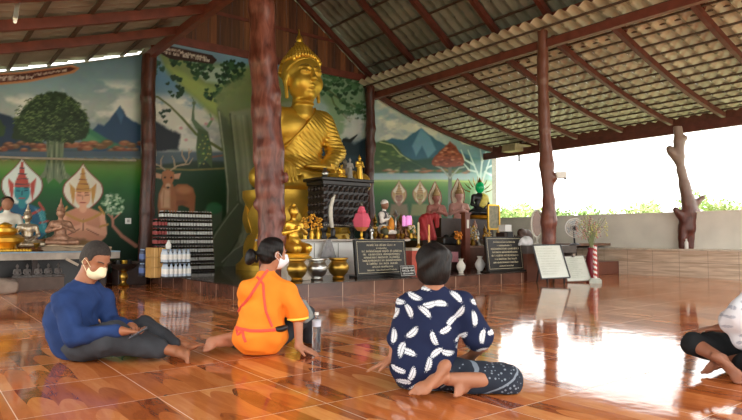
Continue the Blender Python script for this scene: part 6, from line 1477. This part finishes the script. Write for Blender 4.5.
s.build('long_sleeved_top', BLUE, p1, deform=wrinkle(.005, 55, 3), cuts=[((0, 0, .012), (0, 0, -1)), (J(80, 279.5), dirv(.35, -.1, .9))])
s = Sdf(.006, .01); s.cap(J(79.5, 285), J(82, 278), .074, .066); s.build('collar', mat('dark_collar', '26303e', .85), p1, cuts=[(J(80, 277.8), dirv(.35, -.1, .9)), (J(80, 281.5), dirv(-.35, .1, -.9))])
TR1 = fabric('charcoal_trousers', '36383c', .2, 7)
s = Sdf(.008, .03); s.ell(pel - (0, 0, .02), (.16, .17, .11))
s.cap(hpR, knR, .115, .115, k=.04).cap(knR, J(153, 348, -.06), .112, .075, k=.02); s.cap(hpL, knL, .1, .075, k=.04).cap(knL, J(169, 344, .1), .075, .055, k=.02)
s.build('trousers', TR1, p1, deform=wrinkle(.005, 50, 8), cuts=[((0, 0, .004), (0, 0, -1)), (J(160, 351, -.06), dirv(1, 0, 0)) if 0 else ((0, 0, 3), (0, 0, 1))])
# phone in his hand
c = J(133, 333, -.24); t = thing('mobile_phone', 'dark mobile phone held low in the hands of the man in blue', 'phone', c)
Rp = frame(dirv(.8, .3, .1), z=dirv(-.45, -.2, .85)); MB().box((-.07, -.036, -.005), (.07, .036, .004), M=T4(Rp, c)).build('case', BLACK, t, bevel=.003); MB().box((-.065, -.032, .004), (.065, .032, .0055), M=T4(Rp, c)).build('screen', mat('phone_screen', '5a6470', .1, var=.02), t)
# ---- woman in orange ----
D2 = 4.42; J = lambda x, y, dd=0: dep(D2 + dd, x, y)
p2 = thing('person', 'woman in bright orange shirt with red apron strings and a hair bun', 'person', J(262, 353) * np.array((1, 1, 0)))
hf = dirv(.86, .5, -.12); hu = dirv(.05, .05, 1); hc2 = J(274, 254, .02); nk = J(267, 271, .02)
s = Sdf(.007, .025); H, Rm = head_prims(s, hc2, hf, hu, nk, .95)
shL, shR = J(248, 291, -.06), J(286, 291, .02); pel = J(262, 334, .02)
s.ell(pel, (.16, .14, .12)).cap(pel, J(264, 305, .03), .12, .12, k=.06).cap(J(264, 305, .03), J(266, 290, .02), .12, .09, k=.06).cap(shL, shR, .045, .045, k=.04).cap(J(266, 288, .02), nk, .06, .05, k=.03)
elR, wrR = J(298, 320, .03), J(299, 346.5, -.02); s.cap(shR, elR, .043, .038, k=.02).cap(elR, wrR, .038, .026, k=.01)
hand_prims(s, wrR - (0, 0, .0), dirv(.88, -.25, -.3), dirv(.15, 0, -1), 1, .12, .02)
elL, wrL = J(249, 314, .25), J(270, 325, .42); s.cap(shL, elL, .042, .036, k=.02).cap(elL, wrL, .036, .026, k=.01); hand_prims(s, wrL, dirv(.8, .5, -.3), dirv(0, .3, -.9), -1, .5)
knL, anL = J(262, 338, .45), J(236, 340, .18); s.cap(J(252, 340, .08), knL, .075, .052, k=.03).cap(knL, anL, .05, .034, k=.01); foot_prims(s, J(230, 341, .1), dirv(-.88, -.35, -.24), dirv(.1, -.8, .45), 1, 1.12)
knR, anR = J(306, 315, .32), J(310, 341, .5); s.cap(J(274, 338, .08), knR, .075, .052, k=.03).cap(knR, anR, .05, .035, k=.01); foot_prims(s, anR, dirv(.7, .5, -.1), dirv(0, 0, -1), 1, .92)
body2 = s.build('body', SK2, p2, cuts=[((0, 0, .002), (0, 0, -1))])
brows(H, body2); facemask(H, Rm, p2, mat('white_mask', 'e6eaf0', .7, var=.02), .93)
s = Sdf(.006, .02); s.ell(H(0, -.018, .035), np.array((.083, .105, .092)), Rm).ell(H(0, -.05, -.01), np.array((.075, .065, .08)), Rm); s.box(H(0, .14, -.01), (.1, .085, .11), Rm, rd=.03, op='s', k=.01)
for q in (-1, 1): s.ell(H(q * .085, .0, -.015), (.02, .028, .032), Rm, op='s', k=.01)
sd = lambda X, Y, Z: .0012 * np.sin(140 * Z + 60 * X)
s.cap(H(0, -.09, .0), H(0, -.115, -.005), .035, .03)
s.build('hair', HAIR, body2, deform=sd, cuts=[(H(0, 0, -.085), -Rm[:, 2])])
bc = J(250.5, 257, -.03)
MB().lathe(bc, [(.012, -.03), (.05, -.022), (.062, 0), (.055, .02), (.035, .03), (.012, .035)], 18, M=frame((0, 0, 1), z=dirv(-.8, -.5, .2)), lob=lambda a, h: 1 + .06 * math.sin(7 * a + 60 * h)).build('hair_bun', HAIR, body2, smooth=True)
MB().tube([bc + dirv(.8, .5, 0) * .045 + frame((0, 0, 1), z=dirv(.8, .5, 0)) @ np.array((.036 * math.cos(a), .036 * math.sin(a), 0)) for a in np.linspace(0, 6.28, 16)], .01, 6, caps=False).build('hair_tie', BLACK, body2)
ORT = fabric('orange_shirt', 'fb8a2a', .1, 5)
def ycut(s): pass
s = Sdf(.008, .045)
s.ell(J(260, 335, .02), (.205, .18, .135)).cap(pel, J(262, 308, .03), .165, .15, k=.06).cap(J(262, 308, .03), J(266, 291, .02), .15, .11, k=.06).cap(shL, shR, .066, .062, k=.05).cap(J(266, 288, .02), J(267, 272, .02), .085, .06, k=.04).cap(J(266, 280, .02), shL, .06, .062, k=.05).cap(J(267, 280, .02), shR, .06, .062, k=.05)
s.cap(shR, J(297.5, 313, .03), .072, .078, k=.03).cap(shL, J(248, 312, .2), .066, .07, k=.03)
shirt2 = s.build('orange_t_shirt', ORT, p2, deform=wrinkle(.0045, 50, 5), cuts=[((0, 0, .012), (0, 0, -1)), (J(267, 268.8, .02), dirv(-.3, 0, 1)), (J(297.6, 317.5, .03), dirv(.12, 0, -1)) if 0 else ((0, 0, 3), UPV)])
# trim on sleeve hem
def ring(c, ax, r, w_, m, name, par, sq=(1, 1)):
    Rf = frame((.2, .9, .3), z=ax); b = MB(); b.lathe(c, [(r, -w_), (r + .003, -w_), (r + .003, w_), (r, w_)], 28, M=Rf @ np.diag([sq[0], sq[1], 1])); return b.build(name, m, par, smooth=True)
YEL = mat('yellow_trim', 'f0e25a', .7, var=.02)
ring(J(298.0, 318.2, .03), dirv(.08, 0, -1), .077, .006, YEL, 'sleeve_trim', shirt2)
TR2 = fabric('dark_grey_trousers', '3a3d42', .15, 8)
s = Sdf(.009, .03); s.cap(J(252, 341, .08), knL, .095, .075, k=.03).cap(knL, J(240, 343, .26), .07, .055, k=.02); s.cap(J(274, 338, .08), knR, .095, .075, k=.03).cap(knR, anR, .075, .055, k=.02)
s.build('trousers', TR2, p2, deform=wrinkle(.004, 45, 9), cuts=[((0, 0, .004), (0, 0, -1))])
STR = mat('coral_strap', 'e0503c', .7, var=.05)
def on_surface(par_obj, pts, off=.006, toward=None):
    """lays points given in the picture plane onto the shirt by casting along the view from the person's far side"""
    from mathutils.bvhtree import BVHTree
    me = par_obj.data; w = np.zeros(3); q = par_obj
    while q is not None: w = w + np.array(q.location); q = q.parent
    T = BVHTree.FromPolygons([Vector(v.co) for v in me.vertices], [tuple(p.vertices) for p in me.polygons]); out = []
    for (x, y) in pts:
        d = ray(x, y); d = d / np.linalg.norm(d); o = CAMP - w
        h = T.ray_cast(Vector(o.tolist()), Vector(d.tolist()))
        if h[0] is not None: out.append(np.array(h[0]) + w + np.array(h[1]) * off)
    return out
def strap(name, pts, wd, m, par, obj, thick=.003):
    Q = []
    for a, b_ in zip(pts[:-1], pts[1:]):
        for t_ in np.linspace(0, 1, 5, endpoint=False): Q.append((a[0] + (b_[0] - a[0]) * t_, a[1] + (b_[1] - a[1]) * t_))
    Q.append(pts[-1]); P_ = on_surface(obj, Q, .005)
    if len(P_) < 3: return
    P_ = np.array(P_); T_ = np.gradient(P_, axis=0); V = []
    for p, t_ in zip(P_, T_):
        n = CAMP - p; n /= np.linalg.norm(n); sdir = np.cross(t_, n); sdir /= np.linalg.norm(sdir) + 1e-9
        V += [p - sdir * wd / 2, p - sdir * wd / 4 + n * .004, p + sdir * wd / 4 + n * .004, p + sdir * wd / 2, p - n * .008]
    N = len(P_); F = []
    for i in range(N - 1):
        for k in range(5): F.append((i * 5 + k, i * 5 + (k + 1) % 5, (i + 1) * 5 + (k + 1) % 5, (i + 1) * 5 + k))
    F += [(0, 4, 3, 2, 1), tuple((N - 1) * 5 + k for k in range(5))]
    b = MB(); b.add(V, F); return b.build(name, m, par, smooth=True)
strap('apron_strap', [(268, 270), (260, 281), (250, 296), (241, 308), (236, 318)], .02, STR, shirt2, shirt2)
strap('apron_strap', [(257, 277), (263, 284), (264, 298), (266, 312), (272, 327)], .018, STR, shirt2, shirt2)
strap('apron_waistband', [(233, 326), (240, 329), (250, 331), (262, 331), (275, 330), (284, 327)], .022, STR, shirt2, shirt2)
strap('apron_bow', [(243, 331), (238, 335), (237, 330), (242, 330)], .016, STR, shirt2, shirt2); strap('apron_bow', [(243, 331), (244, 337), (246, 342)], .02, STR, shirt2, shirt2)
s = Sdf(.007, .02); bp_ = on_surface(shirt2, [(280, 329)], .01); c = bp_[0] if bp_ else J(280, 329, -.05)
s.ell(c, (.045, .03, .022)).ell(c + RT * .03 + (0, 0, .01), (.025, .02, .018)).ell(c - RT * .035, (.02, .015, .012)); s.build('dark_hair_clip', BLACK, shirt2)
# light grey cloth bag at her knee
c = J(304, 311, .12); s = Sdf(.008, .03); s.box(c, (.05, .035, .085), frame(dirv(.8, .2, .3), z=dirv(.5, 0, -.85)), rd=.025); o = s.build('grey_bag', fabric('pale_grey_bag', '8f9694', .15), deform=wrinkle(.004, 40, 2)); tag(o, 'small pale grey cloth bag resting against the knee of the woman in orange', 'bag')
# clear water bottle
c = on(2, 0, 316.5, 352); t = thing('water_bottle', 'clear plastic water bottle on the floor beside the hand of the woman in orange', 'bottle', c)
PET = bpy.data.materials.new('clear_plastic'); PET.use_nodes = True; pb = PET.node_tree.nodes['Principled BSDF']; pb.inputs['Base Color'].default_value = lin('dfe6ea'); pb.inputs['Roughness'].default_value = .05; pb.inputs['Transmission Weight'].default_value = .92; pb.inputs['IOR'].default_value = 1.15
MB().lathe(c, [(.028, 0), (.033, .01), (.031, .05), (.033, .09), (.031, .13), (.033, .17), (.03, .22), (.013, .26), (.013, .28)], 20).build('bottle_body', PET, t, smooth=True)
MB().lathe(c, [(.0335, .19), (.034, .195), (.034, .235), (.026, .24)], 20).build('bottle_label', mat('pale_label', 'c4c8d4', .4), t, smooth=True); MB().lathe(c + (0, 0, .275), [(.016, 0), (.016, .02)], 14).build('bottle_cap', WHITE, t)
# ---- woman in navy feather-print blouse ----
D3 = 3.42; J = lambda x, y, dd=0: dep(D3 + dd, x, y)
p3 = thing('person', 'woman in navy feather-print blouse sitting on the floor, seen from behind', 'person', J(430, 390) * np.array((1, 1, 0)))
hf = dirv(.35, .93, -.1); hu = dirv(-.02, .05, 1); hc3 = J(435, 265, .02); nk = J(434, 289, 0)
s = Sdf(.006, .025); H, Rm = head_prims(s, hc3, hf, hu, nk, .93)
shL, shR = J(410, 306, .02), J(461, 304, .03); pel = J(425, 368, .02)
s.ell(pel, (.15, .13, .11)).cap(pel, J(430, 335, .02), .115, .115, k=.06).cap(J(430, 335, .02), J(434, 310, .02), .115, .09, k=.06).cap(shL, shR, .045, .045, k=.04).cap(J(434, 305, .02), nk, .055, .048, k=.03)
elL, wrL = J(397, 338, .03), J(392, 360, .02); s.cap(shL, elL, .042, .036, k=.02).cap(elL, wrL, .036, .025, k=.01); hand_prims(s, wrL, dirv(-.85, .1, -.35), dirv(-.15, 0, -1), -1, .1, .02, .95)
elR, wrR = J(482, 345, .0), J(470, 357, .22); s.cap(shR, elR, .042, .038, k=.02).cap(elR, wrR, .038, .026, k=.01); hand_prims(s, wrR, dirv(-.5, .8, -.2), dirv(0, 0, -1), 1, .4, .01, .95)
knR, anR = J(506, 381, -.06), J(448, 379, -.2); s.cap(J(440, 374, .02), knR, .075, .052, k=.03).cap(knR, anR, .05, .034, k=.01); foot_prims(s, J(443, 376, -.24), dirv(-.66, -.3, -.62), dirv(-.4, -.6, .5), -1, 1.05)
knL, anL = J(500, 377, .2), J(462, 388, -.02); s.cap(J(412, 374, .05), knL, .075, .052, k=.03).cap(knL, anL, .05, .034, k=.01); foot_prims(s, J(466, 388, -.1), dirv(-.75, -.62, .0), dirv(.3, -.8, .35), 1, .85)
body3 = s.build('body', SK3, p3, cuts=[((0, 0, .002), (0, 0, -1))])
sd = lambda X, Y, Z: .0035 * np.sin(85 * X + 3 * np.sin(22 * Z)) + .003 * np.sin(50 * Y + 45 * Z)
s = Sdf(.006, .025); s.ell(H(0, -.018, .032), (.1, .115, .1), Rm).ell(H(0, -.05, -.03), (.092, .075, .09), Rm).ell(H(.052, -.03, -.03), (.042, .06, .075), Rm).ell(H(-.052, -.03, -.03), (.042, .06, .075), Rm).ell(H(0, -.055, -.085), (.06, .045, .05), Rm); s.box(H(0, .15, -.02), (.1, .085, .11), Rm, rd=.03, op='s', k=.01)
s.build('hair', HAIR, body3, deform=sd, cuts=[(H(0, 0, -.125), -Rm[:, 2])])
def print_mat(name, basec, inkc, cell=.09, a=.041, b_=.0155, second=None, proj='view'):
    """feather-like marks scattered over cloth, each turned its own way"""
    m = bpy.data.materials.new(name); m.use_nodes = True; n = m.node_tree; bs = n.nodes['Principled BSDF']; L = n.links.new
    tc = n.nodes.new('ShaderNodeTexCoord'); mp = n.nodes.new('ShaderNodeMapping'); L(tc.outputs['Object'], mp.inputs[0]); mp.inputs['Rotation'].default_value = (math.radians(90), 0, 0)
    mp.inputs['Rotation'].default_value = (math.radians(-90), 0, math.radians(0))
    rz = n.nodes.new('ShaderNodeMapping'); rz.inputs['Rotation'].default_value = (0, 0, math.atan2(RT[1], RT[0]) * -1); L(tc.outputs['Object'], rz.inputs[0]); L(rz.outputs[0], mp.inputs[0])
    sc = n.nodes.new('ShaderNodeVectorMath'); sc.operation = 'MULTIPLY'; L(mp.outputs[0], sc.inputs[0]); sc.inputs[1].default_value = (1 / cell, 1 / cell, 0)
    vo = n.nodes.new('ShaderNodeTexVoronoi'); vo.voronoi_dimensions = '2D'; vo.inputs['Scale'].default_value = 1; vo.inputs['Randomness'].default_value = .75; L(sc.outputs[0], vo.inputs['Vector'])
    df = n.nodes.new('ShaderNodeVectorMath'); df.operation = 'SUBTRACT'; L(sc.outputs[0], df.inputs[0]); L(vo.outputs['Position'], df.inputs[1])
    cs = n.nodes.new('ShaderNodeSeparateColor'); L(vo.outputs['Color'], cs.inputs[0])
    def Mth(op, a_, c_=None, d_=None):
        x = n.nodes.new('ShaderNodeMath'); x.operation = op
        for i, v in enumerate((a_, c_, d_)):
            if v is None: continue
            if isinstance(v, (int, float)): x.inputs[i].default_value = v
            else: L(v, x.inputs[i])
        return x.outputs[0]
    ang = Mth('MULTIPLY', cs.outputs[0], 6.28); vr = n.nodes.new('ShaderNodeVectorRotate'); vr.rotation_type = 'Z_AXIS'; L(df.outputs[0], vr.inputs['Vector']); L(ang, vr.inputs['Angle'])
    sp = n.nodes.new('ShaderNodeSeparateXYZ'); L(vr.outputs[0], sp.inputs[0]); x, y = sp.outputs[0], sp.outputs[1]
    A, B_ = a / cell, b_ / cell
    yb = Mth('ADD', y, Mth('MULTIPLY', Mth('MULTIPLY', x, x), .3))
    e = Mth('ADD', Mth('POWER', Mth('ABSOLUTE', Mth('DIVIDE', x, A)), 2), Mth('POWER', Mth('ABSOLUTE', Mth('DIVIDE', yb, B_)), 2))
    barb = Mth('MULTIPLY', Mth('SINE', Mth('MULTIPLY', Mth('ADD', x, Mth('ABSOLUTE', yb)), 42)), .4)
    ink = Mth('LESS_THAN', Mth('ADD', e, barb), .95); spine = Mth('GREATER_THAN', Mth('ABSOLUTE', yb), .012); ink = Mth('MULTIPLY', ink, spine)
    mx = n.nodes.new('ShaderNodeMix'); mx.data_type = 'RGBA'; L(ink, mx.inputs[0]); mx.inputs[6].default_value = lin(basec); mx.inputs[7].default_value = lin(inkc); L(mx.outputs[2], bs.inputs['Base Color']); bs.inputs['Roughness'].default_value = .85; bs.inputs['Specular IOR Level'].default_value = .2
    return m
FEA = print_mat('feather_print', '1b2340', 'd8dce0')
s = Sdf(.0075, .045)
s.ell(J(420, 362, .02), (.18, .16, .14)).cap(pel, J(430, 335, .02), .155, .15, k=.06).cap(J(430, 335, .02), J(434, 312, .02), .15, .115, k=.06).cap(shL, shR, .066, .066, k=.05).cap(J(434, 306, .02), J(434, 290, .01), .09, .062, k=.04).cap(J(434, 297, .02), shL, .055, .062, k=.05).cap(J(434, 297, .02), shR, .055, .062, k=.05)
s.cap(shL, J(398, 338, .03), .07, .062, k=.03).cap(shR, J(478, 336, .01), .072, .088, k=.03)
top3 = s.build('feather_print_blouse', FEA, p3, deform=wrinkle(.004, 48, 12), cuts=[((0, 0, .02), UPV * -1), (J(433, 286, 0), UPV)])
def batik():
    m = bpy.data.materials.new('navy_batik'); m.use_nodes = True; n = m.node_tree; bs = n.nodes['Principled BSDF']; L = n.links.new
    tc = n.nodes.new('ShaderNodeTexCoord'); rz = n.nodes.new('ShaderNodeMapping'); rz.inputs['Rotation'].default_value = (0, math.radians(35), -math.atan2(RT[1], RT[0])); L(tc.outputs['Object'], rz.inputs[0])
    vo = n.nodes.new('ShaderNodeTexVoronoi'); vo.inputs['Scale'].default_value = 42; vo.inputs['Randomness'].default_value = .35; L(rz.outputs[0], vo.inputs['Vector'])
    sp = n.nodes.new('ShaderNodeSeparateXYZ'); L(rz.outputs[0], sp.inputs[0])
    w = n.nodes.new('ShaderNodeMath'); w.operation = 'MULTIPLY'; L(sp.outputs[2], w.inputs[0]); w.inputs[1].default_value = 55
    sn = n.nodes.new('ShaderNodeMath'); sn.operation = 'SINE'; L(w.outputs[0], sn.inputs[0])
    lt = n.nodes.new('ShaderNodeMath'); lt.operation = 'GREATER_THAN'; L(sn.outputs[0], lt.inputs[0]); lt.inputs[1].default_value = .96
    l2 = n.nodes.new('ShaderNodeMath'); l2.operation = 'LESS_THAN'; L(vo.outputs['Distance'], l2.inputs[0]); l2.inputs[1].default_value = .27
    nz = n.nodes.new('ShaderNodeTexNoise'); nz.inputs['Scale'].default_value = 9; L(rz.outputs[0], nz.inputs['Vector']); g = n.nodes.new('ShaderNodeMath'); g.operation = 'GREATER_THAN'; L(nz.outputs['Fac'], g.inputs[0]); g.inputs[1].default_value = .47
    ml = n.nodes.new('ShaderNodeMath'); ml.operation = 'MULTIPLY'; L(l2.outputs[0], ml.inputs[0]); L(g.outputs[0], ml.inputs[1]); mxx = n.nodes.new('ShaderNodeMath'); mxx.operation = 'MAXIMUM'; L(ml.outputs[0], mxx.inputs[0]); L(lt.outputs[0], mxx.inputs[1])
    sc = n.nodes.new('ShaderNodeMath'); sc.operation = 'MULTIPLY'; L(mxx.outputs[0], sc.inputs[0]); sc.inputs[1].default_value = .7
    mx = n.nodes.new('ShaderNodeMix'); mx.data_type = 'RGBA'; L(sc.outputs[0], mx.inputs[0]); mx.inputs[6].default_value = lin('1a2230'); mx.inputs[7].default_value = lin('8d98a4'); L(mx.outputs[2], bs.inputs['Base Color']); bs.inputs['Roughness'].default_value = .85
    return m
s = Sdf(.008, .05); s.ell(pel - (0, 0, .03), (.165, .15, .09)).cap(J(440, 373, .02), knR, .1, .085, k=.06).cap(J(412, 374, .06), knL, .1, .08, k=.06).cap(knR, J(470, 382, -.1), .08, .065, k=.04).cap(knL, J(470, 386, .08), .075, .06, k=.04)
s.build('batik_skirt', batik(), p3, deform=wrinkle(.004, 45, 14), cuts=[((0, 0, .004), UPV * -1)])
# ---- person at the right edge ----
D4 = 3.8; J = lambda x, y, dd=0: dep(D4 + dd, x, y)
p4 = thing('person', 'person in white patterned top and black trousers at the right edge', 'person', J(768, 372, .1) * np.array((1, 1, 0)))
hf = dirv(-.85, .4, -.15); hu = dirv(0, 0, 1); hc4 = J(772, 246, .1); nk = J(773, 270, .1)
s = Sdf(.008, .025); H, Rm = head_prims(s, hc4, hf, hu, nk, .97)
sh1, sh2 = J(760, 287, -.1), J(785, 287, .25); pel = J(768, 350, .12)
s.ell(pel, (.16, .15, .12)).cap(pel, J(770, 310, .12), .12, .12, k=.06).cap(J(770, 310, .12), J(771, 292, .1), .12, .09, k=.06).cap(sh1, sh2, .045, .045, k=.04).cap(J(771, 290, .1), nk, .055, .05, k=.03)
e1, w1 = J(744, 320, -.14), J(722, 328, .02); s.cap(sh1, e1, .043, .037, k=.02).cap(e1, w1, .037, .026, k=.01); hand_prims(s, w1, dirv(-.9, .3, -.1), dirv(0, 0, -1), 1, .5)
e2, w2 = J(758, 322, .35), J(724, 330, .25); s.cap(sh2, e2, .043, .037, k=.02).cap(e2, w2, .037, .026, k=.01); hand_prims(s, w2, dirv(-.9, -.1, -.1), dirv(0, 0, -1), -1, .5)
kA, aA = J(694, 344, .06), J(721, 359, -.14); s.cap(J(758, 355, .2), kA, .08, .055, k=.03).cap(kA, aA, .05, .033, k=.01); foot_prims(s, J(722, 360, -.15), dirv(.5, -.55, -.62), dirv(.1, -.8, -.5), -1, .92)
kB, aB = J(780, 355, -.3), J(726, 364, -.02); s.cap(J(770, 355, .05), kB, .08, .055, k=.03).cap(kB, J(726, 362, 0), .05, .033, k=.01); foot_prims(s, J(718, 362, .02), dirv(-.92, -.25, .0), dirv(.0, -.85, -.3), 1, .92)
body4 = s.build('body', SK4, p4, cuts=[((0, 0, .002), UPV * -1)])
brows(H, body4)
s = Sdf(.008, .02); s.ell(H(0, -.018, .035), (.085, .105, .092), Rm).ell(H(0, -.05, -.03), (.078, .068, .085), Rm); s.box(H(0, .14, -.02), (.1, .085, .11), Rm, rd=.03, op='s', k=.01); s.build('hair', HAIR, body4)
s = Sdf(.008, .045); s.ell(pel, (.19, .18, .13)).cap(pel, J(770, 310, .12), .16, .15, k=.06).cap(J(770, 310, .12), J(771, 292, .1), .15, .11, k=.06).cap(sh1, sh2, .066, .066, k=.05).cap(sh1, J(742, 318, -.14), .07, .08, k=.03).cap(J(742, 316, -.14), J(733, 322, -.08), .095, .08, k=.03).cap(J(748, 322, -.1), J(744, 338, -.1), .1, .08, k=.03).cap(sh2, J(758, 320, .33), .07, .07, k=.03)
s.build('patterned_top', print_mat('pale_flower_print', 'dcdde2', 'a8acb8', .05, .014, .009), p4, deform=wrinkle(.004, 45, 31), cuts=[((0, 0, .06), UPV * -1), (J(773, 273, .1), UPV)])
s = Sdf(.008, .03); s.ell(pel - (0, 0, .03), (.17, .17, .1)).cap(J(758, 355, .2), kA, .11, .078, k=.04).cap(J(770, 355, .05), kB, .11, .09, k=.04).cap(kB, J(745, 365, -.1), .085, .075, k=.02).cap(J(745, 352, .14), J(712, 343, .16), .1, .08, k=.04)
s.build('black_trousers', fabric('black_cloth', '1c1e20', .1), p4, deform=wrinkle(.003, 45, 33), cuts=[((0, 0, .004), UPV * -1), ])
# ================= greenery beyond the parapet =================
LEAFM = [mat('sunny_leaves', '8aa35c', .7, var=.25, scale=3), mat('pale_leaves', 'a6b676', .7, var=.25, scale=3), mat('olive_leaves', '7a9450', .7, var=.25, scale=3)]
q = random.Random(19); nr = np.random.default_rng(4)
BUSH = [(505, 17.5, 2.1, 'tall leafy bush outside beyond the far end of the painted wall'), (528, 21, 2.3, 'pale green bush outside between the painted wall and the slim trunk column'), (566, 20, 2.0, 'rounded bush outside just right of the slim trunk column'), (598, 23, 1.9, 'low pale bush outside above the dried flowers'),
        (632, 21, 2.0, 'light green bush outside, midway between the two trunk columns'), (662, 26, 2.0, 'small bush outside left of the forked trunk'), (712, 21, 1.95, 'low bush outside right of the forked trunk'), (742, 17, 2.0, 'olive green bush outside at the right edge of the picture')]
for i, (px, X, top, lab) in enumerate(BUSH):
    c = on(0, X, px, 238); c[2] = -.25; t = thing('leafy_bush', lab, 'bush', c, 'bushes outside beyond the parapet'); w_ = q.uniform(1.1, 1.4); V = []; F = []
    n = 1500; top += .45; H_ = top + .25
    cen = [(q.uniform(-w_, w_) * .7, q.uniform(-w_, w_) * .7, H_ * q.uniform(.45, .8), q.uniform(.35, .6)) for _ in range(8)]
    for k in range(n):
        x, y, z, r = cen[k % 8]; d = nr.normal(size=3); d /= np.linalg.norm(d); p = c + np.array((x, y, z)) + d * r * nr.uniform(.6, 1.05)
        if p[2] > top: p[2] = top - nr.uniform(0, .15)
        a = nr.normal(size=3); a /= np.linalg.norm(a); e = np.cross(a, d + .01); e /= np.linalg.norm(e); L_ = nr.uniform(.07, .12); m = len(V)
        V += [p - a * L_, p + e * L_ * .4, p + a * L_, p - e * L_ * .4]; F.append((m, m + 1, m + 2, m + 3))
    tag(mesh('foliage', V, F, LEAFM[i % 3], t), kind=None)
    b = MB()
    for (x, y, z, r) in cen: b.tube([c + (x * .1, y * .1, 0), c + (x * .6, y * .6, z * .6), c + (x, y, z)], [.05, .03, .015], 6)
    b.build('stems', mat('bush_stem', '6d5a44', .8), t)
